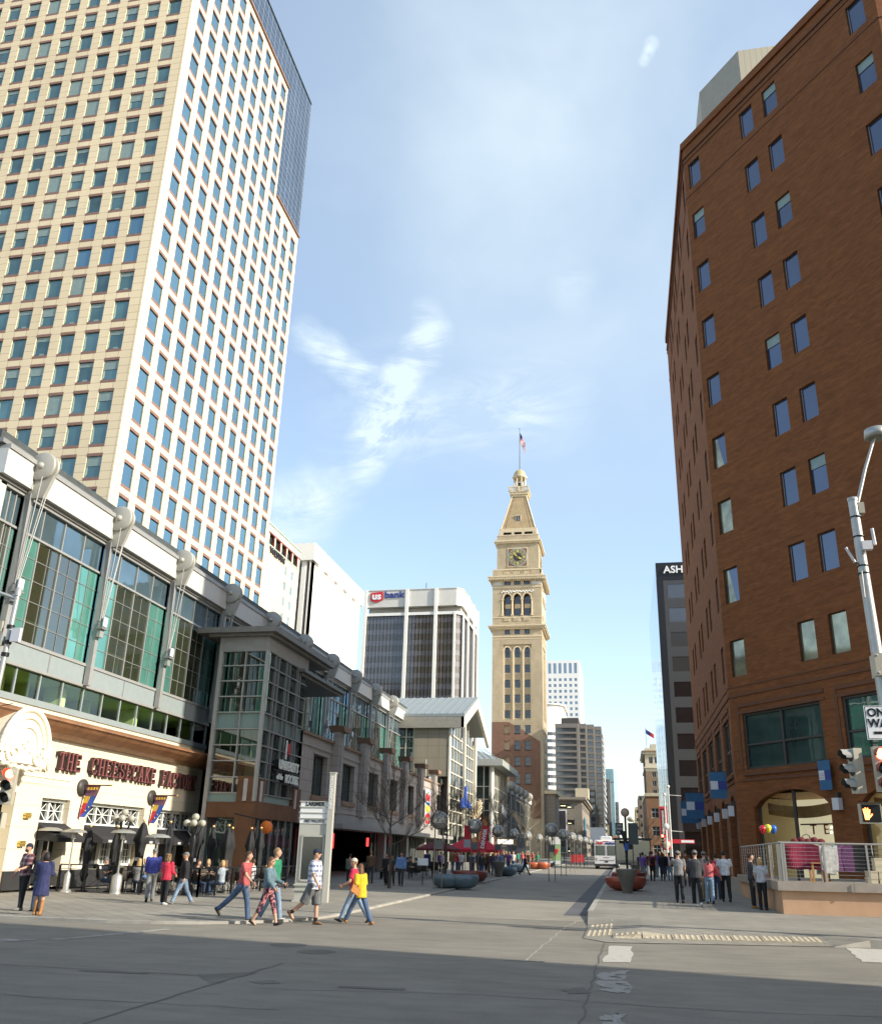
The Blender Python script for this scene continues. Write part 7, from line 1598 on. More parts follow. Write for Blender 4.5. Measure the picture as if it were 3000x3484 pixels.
for i, z in enumerate((2.56, 2.75, 2.94, 3.13)):
    hgt = .165; mb = MB(); mb.box(-.62, .36, -.30, .30, z, z+hgt, kw_, K); mb.box(-.66, .44, -.33, .33, z+hgt, z+.19, kg, K)
    if i == 3: mb.add(text('LARIMER', .19, MATS['sign_black'], .006, bold=.006, sx=.9), K @ Matrix.Translation((-.1, -.307, z+.085)))
    if i == 0: mb.add(text('FREE MALLRIDE', .14, MATS['sign_black'], .006, shear=.25, sx=.75), K @ Matrix.Translation((-.1, -.307, z+.08)))
    mb.build('header_panel', t)
mb = MB(); mb.box(.37, .56, -.36, -.12, 0, 4.28, kg, K); mb.box(.35, .58, -.38, -.10, 4.28, 4.32, kg, K); mb.add(text('INFORMATION', .165, kw_, .006, bold=.005), K @ Matrix.Translation((.465, -.368, 3.62)) @ Matrix.Rotation(-pi/2, 4, 'Y')); mb.build('blade', t)
# --- bare street trees
bark = M('bark', (.075, .06, .045), .9, var=.3, ns=8, local=True); barkl = M('bark_painted_sunlit', (.30, .25, .16), .9, var=.3, ns=8, local=True)  # second bark is a paler copy with sunlight put into its colour
def bare_tree(x, y, H_, seed, lab, mt=bark, spread_=1.0, hh=HL, twigs=3):
    t = thing('bare_tree', lab, 'tree', (x, y, zg(y)+hh)); rg = random.Random(seed); br = MB(); tk = MB()
    h1 = H_*.34; pts = [Vector((0, 0, 0)), Vector((.03, 0, h1*.5)), Vector((-.02, .03, h1))]; tk.path(pts, [.085, .065, .055], mt, 10)
    lead = [pts[-1]]; 
    for k in range(1, 6): lead.append(lead[-1]+Vector((rg.uniform(-.1, .1), rg.uniform(-.1, .1), (H_-h1)/5)))
    tk.path(lead, [.055*(1-k/5.4) for k in range(6)], mt, 8); tk.build('trunk', t)
    def grow(p, d, L_, r, lv):
        n = 4; q = [p]
        for k in range(n): d = (d+Vector((rg.uniform(-.22, .22), rg.uniform(-.22, .22), rg.uniform(-.03, .2)))).normalized(); q.append(q[-1]+d*L_/n)
        br.path(q, [r*(1-k/(n+.6)) for k in range(n+1)], mt, 5 if lv else 6)
        if lv < twigs:
            for k in range(1, n+1):
                for _ in range(2 if lv else 2):
                    dd = (d+Vector((rg.uniform(-1, 1), rg.uniform(-1, 1), rg.uniform(-.1, .8)))*.75).normalized(); grow(q[k], dd, L_*rg.uniform(.38, .58), r*.5, lv+1)
    for k in range(11):
        f = k/11; z0 = lead[0].lerp(lead[-1], f*.86); a = k*2.4+rg.uniform(-.4, .4); up = .35+.5*f
        grow(z0, Vector((cos(a), sin(a), up)).normalized(), (H_*.33*(1-f*.55))*spread_*rg.uniform(.8, 1.1), .030*(1-f*.5), 0 if k % 2 == 0 else 1)
    br.build('branches', t); return t
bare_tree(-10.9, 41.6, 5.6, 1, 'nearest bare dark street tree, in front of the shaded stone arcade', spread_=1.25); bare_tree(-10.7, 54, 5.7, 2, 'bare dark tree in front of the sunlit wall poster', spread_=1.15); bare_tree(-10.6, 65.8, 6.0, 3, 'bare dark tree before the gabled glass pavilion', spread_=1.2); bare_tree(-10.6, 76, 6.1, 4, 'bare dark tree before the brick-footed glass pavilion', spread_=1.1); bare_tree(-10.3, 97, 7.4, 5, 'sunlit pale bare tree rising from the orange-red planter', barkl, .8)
for k, (x, y, H_, lb) in enumerate([(-9.3, 142, 7, 'bare tree behind the mid-road lamps, left of the bus'), (-9.5, 165, 7, 'second bare tree beyond the bus on the left side'), (-9.2, 195, 8, 'hazy bare tree below the white billboard'), (3.2, 128, 6.5, 'bare tree before the dark glass office on the right'), (2.6, 150, 7, 'farther bare tree on the right side of the mall')]): bare_tree(x, y, H_, 20+k, lb, M('bark_far', (.16, .13, .08), .9, local=True), 1.1, twigs=2)
# --- two-legged globe lamps
gcl = clearglass('globe_clear', (.92, .92, .90), .0, .30, (.75, .73, .68))
def globe_lamp():
    t = thing('globe_lamp', 'x', 'street lamp', (0, -300, 0))
    for s in (-.19, .19): mb = MB(); mb.tube((s, 0, 0), (s, 0, 2.72), .027, M('lamp_leg', (.22, .19, .15), .5, .3, local=True), n=8); mb.build('leg', t)
    mb = MB(); mb.box(-.19, .19, -.05, .05, 1.72, 2.12, M('lamp_box', (.13, .13, .12), .5, local=True)); mb.build('control_box', t)
    mb = MB(); mb.ball((0, 0, 3.0), .42, gcl, 20, 14); gb_ = mb.build('globe', t)
    mb = MB(); mb.lathe([(.20, 2.66), (.30, 2.72), (.40, 2.86)], M('lamp_cup', (.25, .24, .21), .4, .4, local=True), n=20, caps=False); mb.lathe([(.26, 2.66), (.26, 2.69)], MATS['lamp_cup'], n=20); mb.build('cup', t)
    mb = MB(); mb.lathe([(.10, 2.7), (.12, 3.05), (.06, 3.2), (0, 3.22)], M('lamp_reflector', (.6, .58, .5), .3, .3, local=True), n=12); mb.build('reflector', gb_)
    return t
gp = globe_lamp(); first = True
LB = [(-8.75, 42.4, 'left row', 'nearest globe lamp, beside the blue-grey double planter'), (-8.75, 53, '', 'globe lamp standing at the dark red planter, carrying the red banner'), (-8.7, 62.6, '', 'globe lamp left of the dark bare tree, third along the left kerb'), (-8.8, 73, '', 'globe lamp above the second blue-grey planter, fourth on the left kerb'), (-8.8, 83.5, '', 'globe lamp just left of the sunlit pale tree'), (-8.9, 96, '', 'globe lamp just right of the sunlit pale tree'), (-8.9, 107.5, '', 'last clear globe lamp on the left kerb, before the clock tower foot'),
      (-4.55, 57.5, '', 'nearest mid-road globe lamp, on two dark legs'), (-4.6, 69.5, '', 'second mid-road globe lamp, on two dark legs'), (-4.6, 81.5, '', 'third mid-road globe lamp, sunlit legs'), (-4.6, 94, '', 'fourth mid-road globe lamp, sunlit legs'), (-4.6, 109, '', 'fifth mid-road globe lamp, left of the bus')]
for x, y, _, lb in LB+[(-4.6, 124+13*k, '', 'one of the small far globe lamps in the line left of the bus') for k in range(6)]+[(1.6, 104+14*k, '', 'one of the small far globe lamps on the right pavement') for k in range(4)]:
    t = gp if first else copy_tree(gp); first = False; t.location = (x, y, zg(y)+(HL if x < -8 else (.01 if x < 0 else .15))); t['label'] = lb; t['group'] = 'globe lamps along the mall' if 'far' not in lb else ('far globe lamps left of the bus' if x < 0 else 'far globe lamps on the right pavement'); s_ = 1.03 if y < 60 else 1.0; t.scale = (s_,)*3
# --- banners on lamps
t = thing('street_banner', 'red street banner with white DENVER lettering, tilted on its lamp', 'banner', (-8.45, 53, 2.35)); mb = MB(); mb.box(0, .42, -.02, .02, -.35, 1.05, bn_r, Matrix.Rotation(radians(10), 4, 'Y')); mb.build('cloth', t); mb = MB(); mb.add(text('DENVER', .30, sw, .01, bold=.01), Matrix.Rotation(radians(10), 4, 'Y') @ Matrix.Translation((.21, -.04, .3)) @ Matrix.Rotation(-pi/2, 4, 'Y')); mb.build('lettering', t)
t = thing('street_banner', 'red and grey banner hanging left of the lettered red one', 'banner', (-9.4, 53, 2.1)); mb = MB(); mb.box(0, .4, -.02, .02, .45, 1.25, bn_r); mb.box(0, .4, -.02, .02, 0, .45, M('banner_grey', (.35, .35, .37), .7)); mb.build('cloth', t)
# --- planters
def planter(x, y, kind, col, lab, r=.6, hh=HL, n=1, tall=False):
    mt = M('glaze_'+kind, col, .35, var=.2, ns=3, local=True, sp=.6); t = thing('planter', lab, 'planter', (x, y, zg(y)+hh))
    for k in range(n):
        mb = MB(); o = (k*r*1.15, k*.1, 0)
        pr = [(.22, 0), (.25, .3), (.40, .72), (.46, .95), (.47, 1.0), (.40, 1.02), (.36, .9), (0, .88)] if tall else [(r*.45, 0), (r*.8, .1), (r, .32), (r*1.02, .5), (r*.96, .62), (r*.88, .62), (r*.85, .5), (0, .48)]
        mb.lathe(pr, mt, o, n=26); bo_ = mb.build('bowl', t)
        mb = MB(); mb.lathe([(0, (.9 if tall else .5)), ((.36 if tall else r*.84), (.9 if tall else .5))], M('potting_soil', (.06, .04, .03), .9, local=True), o, n=20, caps=False); mb.build('soil', bo_)
    return t
BG = ('blue_grey', (.10, .15, .18)); DR = ('dark_red', (.20, .045, .03)); OR = ('orange_red', (.42, .10, .04)); TP = ('taupe', (.14, .125, .10)); PB = ('pale_blue', (.24, .32, .36))
planter(-8.55, 43.6, *BG, 'pair of joined blue-grey bowl planters, nearest on the left kerb', .72, n=2); planter(-8.75, 51.6, *DR, 'wide dark red bowl planter on the left kerb', 1.0, n=1); planter(-8.6, 62.5, *TP, 'tall taupe pot between the dark red and blue-grey bowls', .6, tall=True); planter(-8.35, 64.6, *BG, 'single round blue-grey bowl planter right of the tall taupe pot', .78)
planter(-8.9, 77, *PB, 'pale blue bowl planter behind the striding man in black', .85); planter(-9.0, 90, *OR, 'orange-red bowl planter below the sunlit pale tree', .8, n=2); planter(-8.9, 98, *TP, 'low tan pot right of the orange-red planter', .9); planter(-8.7, 103, *BG, 'far blue-grey bowl planter, last before the mid-road lamps', .9)
planter(.05, 41.7, *TP, 'tall olive-grey pot at the right kerb, in front of red bowls', .6, hh=.15, tall=True); planter(.0, 44.3, *('brick_red', (.30, .06, .03)), 'big red-orange bowl planter just behind the tall olive-grey pot', .95, hh=.15); planter(.15, 53.5, *DR, 'dark red bowl planter with raised rim behind the big red bowl', .95, hh=.15); planter(.45, 60, *OR, 'small bright red bowl farthest back in the right planter cluster', .9, hh=.15)
# --- round sign post with map cabinet
t = thing('disc_sign_post', 'dark sign post with a round red-rimmed disc and dark wing panels above the right planters', 'sign post', (.1, 47, zg(47)+.15))
mb = MB(); mb.tube((0, 0, 0), (0, 0, 3.45), .055, bmet, n=12); mb.build('post', t); mb = MB(); mb.lathe([(0, -.03), (.22, -.03), (.22, .03), (0, .03)], sr, c=(0, 0, 3.66), n=24, axis='Y'); mb.lathe([(0, -.045), (.18, -.045), (.18, -.031), (0, -.031)], M('disc_tan', (.45, .38, .28), .6), c=(0, 0, 3.66), n=24, axis='Y'); mb.build('disc', t)
mb = MB(); mb.prism([(-.3, 2.75), (0, 2.75), (0, 1.9)], -.03, .03, bmet); mb.box(-.52, -.12, .1, .13, 2.55, 3.15, M('panel_slate', (.075, .085, .08), .6)); mb.box(.12, .62, .1, .14, 2.1, 3.15, M('panel_slate')); mb.box(-.08, .1, -.07, -.05, 1.8, 2.15, bn_b); mb.build('panel', t)
mb = MB(); [mb.add(text(s, .13, M('sign_white'), .004, sx=.8), Matrix.Translation((-.32, .09, 3.02-.17*i))) for i, s in enumerate(('16TH', 'STREET', 'MALL'))]; mb.build('lettering', t)
t = thing('transit_shelter', 'dim grey glass transit shelter behind the disc sign post, right of the bus', 'bus shelter', (.9, 62, zg(62)+.15)); shg = clearglass('shelter_glass', (.5, .5, .5), .1, .35, (.12, .12, .12))
mb = MB(); mb.box(-1.6, .9, -.6, 1.8, 2.5, 2.6, M('panel_slate')); mb.build('roof', t); mb = MB(); mb.box(-1.5, .8, -.02, .0, .9, 2.45, shg); mb.box(-1.5, .8, 1.5, 1.52, .9, 2.45, shg); mb.build('glass_screen', t)
for x in (-1.5, -.35, .8): mb = MB(); mb.box(x-.03, x+.03, -.05, .01, 0, 2.5, M('panel_slate')); mb.build('post', t)
t = thing('utility_cabinet', 'beige utility cabinet between the right planters and the violet-shirted man', 'cabinet', (.7, 66, zg(66)+.15)); mb = MB(); mb.box(-.3, .3, -.3, .3, 0, 1.25, M('cabinet_beige', (.33, .31, .24), .6)); mb.box(-.34, .34, -.34, .34, 1.25, 1.3, M('cabinet_beige')); mb.build('housing', t); mb = MB(); mb.box(-.26, .26, -.315, -.301, .08, 1.18, M('cabinet_door', (.28, .26, .2), .6)); mb.build('door', t)
# --- shuttle bus
t = thing('shuttle_bus', 'white shuttle bus seen from behind in the right lane, with roof unit', 'bus', (-1.95, 99.2, zg(99)+.0)); bwt = M('bus_white', (.72, .72, .72), .35, var=.04, ns=1, local=True, sp=.6); W2 = 1.29
mb = MB()
def rr2(w_, z0, z1, y, r=.16): return [(-w_, y, z0), (w_, y, z0), (w_, y, z1-r), (w_-r*.3, y, z1-r*.3), (w_-r, y, z1), (-w_+r, y, z1), (-w_+r*.3, y, z1-r*.3), (-w_, y, z1-r)]
mb.loft([rr2(W2-.06, .42, 2.94, 0), rr2(W2, .40, 3.0, .12), rr2(W2, .40, 3.0, 10.9), rr2(W2-.1, .42, 2.9, 11.1)], bwt, smooth=False); mb.build('body', t)
mb = MB(); mb.loft([rr2(.55, 2.95, 3.36, .25, .1), rr2(.6, 2.95, 3.42, .5, .1), rr2(.6, 2.95, 3.42, 2.6, .1)], bwt, smooth=False); mb.build('roof_unit', t)
for s in (-1, 1): mb = MB(); mb.box(s*.61-.5, s*.61+.5, -.03, .01, 1.45, 2.42, bsash); mb.box(s*.61-.46, s*.61+.46, -.04, -.031, 1.49, 2.38, glass('bus_glass', (.06, .09, .09), .3, .05)); mb.build('rear_window', t)
mb = MB(); mb.box(-W2+.02, W2-.02, -.06, .3, .30, .56, M('bumper_dark', (.04, .035, .035), .6)); mb.build('bumper', t)
for s in (-1, 1):
    mb = MB(); mb.lathe([(0, -.035), (.055, -.035), (.055, .03)], M('tail_red', (.5, .03, .02), .3, var=0), c=(s*1.02, 0, 1.12), n=12, axis='Y'); mb.build('tail_light', t)
    for dx, dz in ((.13, -.1), (0, -.22)): mb = MB(); mb.lathe([(0, -.03), (.05, -.03), (.05, .03)], bsash, c=(s*(1.02+dx*.5), 0, 1.12+dz), n=10, axis='Y'); mb.build('lamp', t)
    for y in (2.2, 8.6): mb = MB(); mb.lathe([(.0, -.14), (.47, -.14), (.5, -.08), (.5, .08), (.47, .14), (0, .14)], M('tyre', (.02, .02, .02), .8), c=(s*(W2-.16), y, .5), n=22, axis='X'); mb.build('wheel', t)
    mb = MB(); mb.box(s*(W2+.003) if s > 0 else -W2-.012, W2+.012 if s > 0 else -W2-.003, .6, 10.6, 1.5, 2.5, MATS['bus_glass']); mb.build('side_windows', t)
mb = MB(); mb.box(-.75, .8, -.02, -.003, .88, .95, GR); mb.box(-.16, .16, -.03, -.003, .72, .86, bsash); mb.box(-.3, .3, -.02, -.003, 1.18, 1.22, bsash); [mb.box(x-.1, x+.1, -.02, .02, 2.86, 2.91, sr) for x in (-1, -.2, 0, .2, 1)]; mb.build('rear_details', t)
mb = MB(); mb.add(text('FREE', .30, sr, .01, shear=.25, bold=.015, sx=1.15), Matrix.Translation((-.72, -.03, 2.66))); mb.add(text('MallRide', .30, sb, .01, shear=.25, bold=.015, sx=1.0), Matrix.Translation((.42, -.03, 2.66))); mb.build('lettering', t)
# --- heart map kiosk, pedicabs, red tents
t = thing('map_kiosk', 'pale green and white advertising kiosk with a red heart, behind the mid-road lamps', 'kiosk', (-8.75, 118, zg(118)+.06)); mb = MB(); mb.box(-.6, .55, -.2, .2, 0, 2.5, M('kiosk_green', (.30, .45, .22), .6, local=True)); mb.box(-.62, .57, -.22, .22, 2.5, 3.4, kw_); mb.build('cabinet', t); mb = MB(); mb.ball((-.15, -.22, 1.75), .22, sr, sc=(1, .2, 1)); mb.ball((.12, -.22, 1.75), .22, sr, sc=(1, .2, 1)); mb.prism([(-.36, 1.72), (.33, 1.72), (-.02, 1.15)], -.26, -.202, sr); mb.build('heart', t); mb = MB(); mb.box(-.62, .57, -.21, -.205, .06, .5, kw_); mb.build('base', t)
for k, (x, y, lb) in enumerate(((-6.0, 112, 'red pedicab standing left of the bus, nearer one'), (-5.6, 116, 'red pedicab behind the nearer one, left of the bus'))):
    t = thing('pedicab', lb, 'pedicab', (x, y, zg(y))); mb = MB(); mb.box(-.5, .5, 0, .9, .45, 1.0, sr); mb.box(-.5, .5, -.1, 0, .45, 1.35, sr); mb.build('seat_box', t)
    for s in (-.55, .55): mb = MB(); mb.lathe([(.3, -.03), (.34, -.03), (.34, .03), (.3, .03)], bmet, c=(s, .4, .34), n=18, axis='X', caps=False); [mb.tube((s, .4, .34), (s, .4+.3*cos(a*pi/3), .34+.3*sin(a*pi/3)), .01, steel, n=4) for a in range(6)]; mb.build('wheel', t)
t = thing('parasol', 'dark red open parasol over the shaded arcade tables', 'parasol', (-11.8, 57, zg(57)+HL)); mb = MB(); mb.lathe([(1.45, 1.75), (.75, 2.05), (0, 2.3)], M('canvas_dark_red', (.16, .02, .025), .8, local=True), n=8, caps=False, smooth=False); mb.lathe([(1.45, 1.64), (1.45, 1.75)], MATS['canvas_dark_red'], n=8, caps=False, smooth=False); mb.build('canopy', t); mb = MB(); mb.tube((0, 0, 0), (0, 0, 2.4), .03, bmet); mb.build('pole', t)
for x, y, lb in ((-10.9, 62, 'bright red tent canopy in sun left of the red banner'), (-10.2, 66, 'bright red tent canopy in sun under the red banner')):
    t = thing('tent_canopy', lb, 'tent', (x, y, zg(y)+HL)); t.scale = (.82, .82, .92); mb = MB(); mb.mesh([(-1.5, -1.5, 1.9), (1.5, -1.5, 1.9), (1.5, 1.5, 1.9), (-1.5, 1.5, 1.9), (0, 0, 2.75), (-1.5, -1.5, 1.7), (1.5, -1.5, 1.7), (1.5, 1.5, 1.7), (-1.5, 1.5, 1.7)], [(0, 1, 4), (1, 2, 4), (2, 3, 4), (3, 0, 4), (0, 5, 6, 1), (1, 6, 7, 2), (2, 7, 8, 3), (3, 8, 5, 0)], M('canvas_red', (.60, .02, .04), .7, local=True)); mb.build('canopy', t)
    for sx in (-1.45, 1.45):
        for sy in (-1.45, 1.45): mb = MB(); mb.tube((sx, sy, 0), (sx, sy, 1.8), .025, steel, n=6); mb.build('leg', t)
# arcade cafe chairs, reused
for i in range(16):
    x = -12.2-1.0*(i % 4)+random.uniform(-.2, .2); y = 52+(i//4)*3.1+random.uniform(-.4, .4); c = copy_tree(ch); c.location = (x, y, zg(y)+HL); c.rotation_euler = (0, 0, random.uniform(0, 6)); c['label'] = 'dark chair of the shaded cafe tables under the dark red parasol'; c['group'] = 'chairs of the shaded arcade cafe'
for i, (x, y) in enumerate(((-12.4, 53.5), (-13.6, 56.2), (-12.6, 59.4), (-14.4, 60.5), (-13.9, 52.6), (-14.6, 55.2))): person('dark-clad cafe guest seated in the shade, %s' % ('nearest the kerb', 'under the parasol edge', 'farthest back', 'close to a pillar', 'at the table nearest us', 'against the shopfront')[i], gl(x, y), random.uniform(0, 6), 1.6, (BK, CH, NV, BRN, BK, DRD)[i], 'tee', BK, legs=sitL, arms=((30, 70, 6), (30, 70, 6)), hair=('black', 'brown', 'sandy', 'black', 'blond', 'brown')[i], sit=True, near=False, group='guests of the shaded arcade cafe')
# ------------------------------------------------------------------ terrace on the right
TW = [(4.85, 30.55), (30, 30.9), (30, 33.5), (13.5, 32.55), (5.35, 43.25), (5.1, 43.0)]; cap2 = M('terrace_cap', (.30, .255, .215), .7, var=.15, ns=2, bmp=.15); twm = M('terrace_render', (.50, .31, .19), .85, var=.10, ns=1.2, bmp=.2)
t = thing('terrace_wall', 'low tan rendered terrace wall with a grey stone cap at the right pavement', 'wall', (4.9, 30.6, .15), world=True)
mb = MB(); a, b = Vector((4.85, 30.55, 0)), Vector((30, 30.9, 0)); mb.mesh([(4.85, 30.55, .1), (30, 30.9, .1), (30, 30.9, .86), (4.85, 30.55, .86), (5.1, 43.05, .1), (5.1, 43.05, .86)], [(0, 1, 2, 3), (4, 0, 3, 5)], twm); mb.build('wall', t)
mb = MB(); mb.mesh([(4.73, 30.42, .86), (30, 30.77, .86), (30, 31.2, .86), (5.2, 30.9, .86), (5.4, 43.1, .86), (4.98, 43.1, .86), (4.73, 30.42, 1.13), (30, 30.77, 1.13), (30, 31.2, 1.13), (5.2, 30.9, 1.13), (5.4, 43.1, 1.13), (4.98, 43.1, 1.13)], [(6, 7, 8, 9), (6, 9, 10, 11), (0, 1, 7, 6), (5, 0, 6, 11), (0, 3, 4, 5)[::-1], (0, 3, 2, 1)], cap2); mb.build('cap', t)
mb = MB(); [mb.box(x-.004, x+.004, 30.4, 30.43, .87, 1.131, tar) for x in (7.0, 9.2, 11.4)]; mb.build('joint', t)
mb = MB(); mb.mesh([(5.15, 30.85, 1.10), (30, 31.1, 1.10), (30, 32.4, 1.10), (13.55, 32.45, 1.10), (5.3, 43.3, 1.10)], [(0, 1, 2, 3, 4)], M('terrace_floor_stone', (.28, .25, .21), .8)); o = mb.build('terrace_floor'); o['kind'] = 'structure'
t = thing('cable_railing', 'steel cable railing with slim posts on top of the terrace wall', 'railing', (4.9, 30.7, 1.13), world=True)
for x in (4.98, 5.05, 6.25, 7.55, 8.85, 10.1): mb = MB(); mb.box(x-.03, x+.03, 30.62, 30.68, 1.12, 2.28, stl2); mb.build('post', t)
for k, y in enumerate((30.95, 31.25, 31.6, 33.1, 34.6)): mb = MB(); mb.box(4.97, 5.02, y-.03, y+.03, 1.12, 2.28, stl2); mb.build('post', t)
mb = MB(); mb.tube((4.98, 30.65, 2.3), (30, 30.95, 2.3), .03, stl2); mb.tube((4.98, 30.65, 2.3), (5.22, 43, 2.3), .03, stl2); mb.build('handrail', t)
for k in range(9): mb = MB(); mb.tube((5.0, 30.66, 1.24+k*.115), (30, 30.96, 1.24+k*.115), .006, steel, n=4); mb.tube((5.0, 30.66, 1.24+k*.115), (5.2, 43, 1.24+k*.115), .006, steel, n=4); mb.build('cable', t)
for k in range(14): y = 33.2+k*.72; mb = MB(); mb.tube((5.03+(y-31)*.015, y, 1.12), (5.03+(y-31)*.015, y, 2.28), .013, stl2, n=6); mb.build('baluster', t)
# goods on the terrace
def garment(t, x, col, w_, l_, name='garment', thick=.05, sl=True):
    mb = MB(); rg = random.Random(int(abs(x)*1000)); mt = cloth(*col)
    pr = [(-.06, 0), (-w_/2, -.08), (-w_/2-(.05 if sl else 0), -.35*l_-.1), (-w_/2+.02, -l_), (w_/2-.03, -l_-.03), (w_/2+(.04 if sl else 0), -.35*l_-.08), (w_/2, -.08), (.06, 0)]
    mb.prism([(x+a, b) for a, b in pr], -thick, thick, mt, Matrix.Rotation(rg.uniform(-.1, .1), 4, 'Z')); return mb.build(name, t)
t = thing('clothes_rack', 'clothes rack hung with maroon sweaters at the terrace railing', 'clothes rack', (5.85, 32.2, 1.1)); mb = MB(); mb.tube((-.7, 0, 1.25), (.75, 0, 1.25), .018, steel); [mb.tube((x, 0, 0), (x, 0, 1.25), .018, steel) for x in (-.65, .7)]; [mb.tube((x, -.25, .02), (x, .25, .02), .018, steel) for x in (-.65, .7)]; mb.build('frame', t)
for k in range(9): o = garment(t, 0, ('maroon', (.20, .015, .045)), .62, .78, 'sweater', .035); o.matrix_basis = Matrix.Translation((-.38+k*.085, -.02*k, 1.2)) @ Matrix.Rotation(radians(62-k*9), 4, 'Z')
t = thing('hanging_jacket', 'pale hooded jacket hanging on the railing side of the clothes rack', 'jacket', (6.55, 31.35, 2.25)); o = garment(t, 0, ('off_white', (.52, .51, .48)), .40, .85, 'body'); garment(t, .22, ('off_white', (.52, .51, .48)), .12, .75, 'sleeve', .04, False); garment(t, -.22, ('off_white', (.52, .51, .48)), .12, .75, 'sleeve', .04, False)
t = thing('clothes_rack', 'second clothes rack with grey and purple clothes right of the pale jacket', 'clothes rack', (7.2, 33.0, 1.1)); mb = MB(); mb.tube((-.6, 0, 1.25), (1.1, 0, 1.25), .018, steel); [mb.tube((x, 0, 0), (x, 0, 1.25), .018, steel) for x in (-.6, 1.1)]; mb.build('frame', t)
for k, cc in enumerate((('slate', (.10, .12, .15)), ('slate', (.10, .12, .15)), ('teal_c', (.05, .16, .17)), ('plum', (.10, .03, .10)), ('plum', (.10, .03, .10)), ('black2', (.02, .02, .02)), ('black2', (.02, .02, .02)))): o = garment(t, 0, cc, .5, .85, 'garment', .03); o.matrix_basis = Matrix.Translation((-.5+k*.22, 0, 1.2)) @ Matrix.Rotation(radians(50-k*12), 4, 'Z')
bxm = M('shoe_box_cream', (.62, .53, .36), .75, var=.08, ns=6, local=True)
for i, (x, z, s_, lb) in enumerate(((7.85, 0, .3, 'cream box at the bottom left of the stack on the terrace'), (8.2, 0, .3, 'cream box at the bottom right of the stack on the terrace'), (7.87, .2, .3, 'cream box, middle left of the stack on the terrace'), (8.2, .2, .3, 'cream box, middle right of the stack on the terrace'), (8.1, .4, .26, 'cream box, fourth tier of the stack on the terrace'), (8.1, .6, .26, 'topmost cream box of the stack on the terrace'))):
    t = thing('shoe_box', lb, 'box', (x, 31.7, 1.1+z), group='cream boxes stacked on the terrace'); mb = MB(); mb.box(-s_/2, s_/2, -.2, .2, 0, .15, bxm); mb.build('box', t); mb = MB(); mb.box(-s_/2-.008, s_/2+.008, -.208, .208, .15, .197, bxm); mb.build('lid', t)
wd = M('honey_wood', (.48, .24, .07), .5, var=.15, ns=5, local=True)
for x, w_, z, lb in ((6.3, .5, .62, 'small honey wood table below the maroon sweaters'), (8.95, .9, .75, 'honey wood table at the right edge of the terrace')):
    t = thing('wooden_table', lb, 'table', (x, 32.0, 1.1)); mb = MB(); mb.box(-w_/2, w_/2, -.3, .3, z-.04, z, wd); mb.build('table_top', t)
    for sx in (-1, 1):
        for sy in (-.25, .25): mb = MB(); mb.box(sx*(w_/2-.04)-.03, sx*(w_/2-.04)+.03, sy-.03, sy+.03, 0, z-.04, wd); mb.build('leg', t)
t = thing('handbag', 'dark red handbags heaped on the shelf above the clothes rack', 'handbag', (6.4, 33.4, 2.3)); mb = MB(); [mb.ball((-.5+k*.22, 0, .1+.05*(k % 2)), .14, cloth('oxblood_leather', (.16, .03, .03)), sc=(1, .6, .8)) for k in range(5)]; mb.build('bag', t); mb = MB(); mb.path([Vector((-.1+.14*cos(a), 0, .2+.14*sin(a))) for a in [i*pi/8 for i in range(9)]], [.012]*9, BK, 5); mb.build('handle', t)
t = thing('display_stand', 'black display stand with a flat pale sign before the shop window', 'stand', (6.5, 33.9, 1.1)); mb = MB(); mb.box(-.6, .6, -.15, .15, 1.1, 1.18, wd); [mb.box(x-.03, x+.03, -.1, .1, 0, 1.1, bmet) for x in (-.5, .5)]; mb.build('frame', t); mb = MB(); mb.box(-.1, .1, -.02, .0, 1.5, 1.75, bxm); mb.tube((0, 0, 1.15), (0, 0, 1.5), .01, bmet); mb.build('price_sign', t)
for x, z, c_, nm in ((4.95, 2.79, ('balloon_red', (.60, .02, .03)), 'red'), (5.13, 2.83, ('balloon_yellow', (.70, .62, .05)), 'yellow'), (5.33, 2.81, ('balloon_blue', (.03, .13, .55)), 'blue')):
    t = thing('balloon', nm+' balloon of the three floating over the terrace railing', 'balloon', (x, 34.0+(.1 if nm == 'blue' else 0), z)); mt = M(c_[0], c_[1], .2, var=.05, local=True, sp=.6); mb = MB(); mb.lathe([(.0, -.16), (.03, -.15), (.09, -.08), (.125, .0), (.13, .05), (.11, .11), (.06, .15), (0, .16)], mt, n=18, caps=False); mb.build('envelope', t); mb = MB(); mb.tube((0, 0, -.16), (.15, .1, -.9), .004, BK, n=4); mb.build('string', t)
# blue banners on the brick building
bb = M('banner_steel_blue', (.04, .13, .25), .7, var=.1, ns=4); 
Tch = frame((BCX, BCY, 0), CN)
def bbanner(T, x, z0, z1, w_, lab, ax):
    t = thing('wall_banner', lab, 'banner', tuple((T @ Vector((x, -.3, z0)))), atan2(T[1][0], T[0][0]) if not ax else 0, group='blue banners on the brick building'); R = Matrix.Rotation(radians(90) if ax else 0, 4, 'Z')
    mb = MB(); mb.box(0, w_, -.02, .02, 0, z1-z0, bb, R); mb.build('cloth', t); mb = MB(); h = z1-z0; mb.box(.03*w_, .5*w_, -.03, -.021, h*.34, h*.66, M('lamp_white'), R); mb.box(.52*w_, .98*w_, -.03, -.021, h*.34, h*.66, MATS['sign_navy'], R); [mb.box(.06*w_, .46*w_, -.034, -.031, h*(.4+.07*k), h*(.42+.07*k), GR, R) for k in range(3)]; mb.build('emblem', t)
    mb = MB(); mb.tube((0, 0, h+.03), (w_+.05, 0, h+.03), .02, bsash, n=6, T=R); mb.tube((0, 0, h+.03), (0, .3, h+.03), .02, bsash, n=6, T=R); mb.build('arm', t)
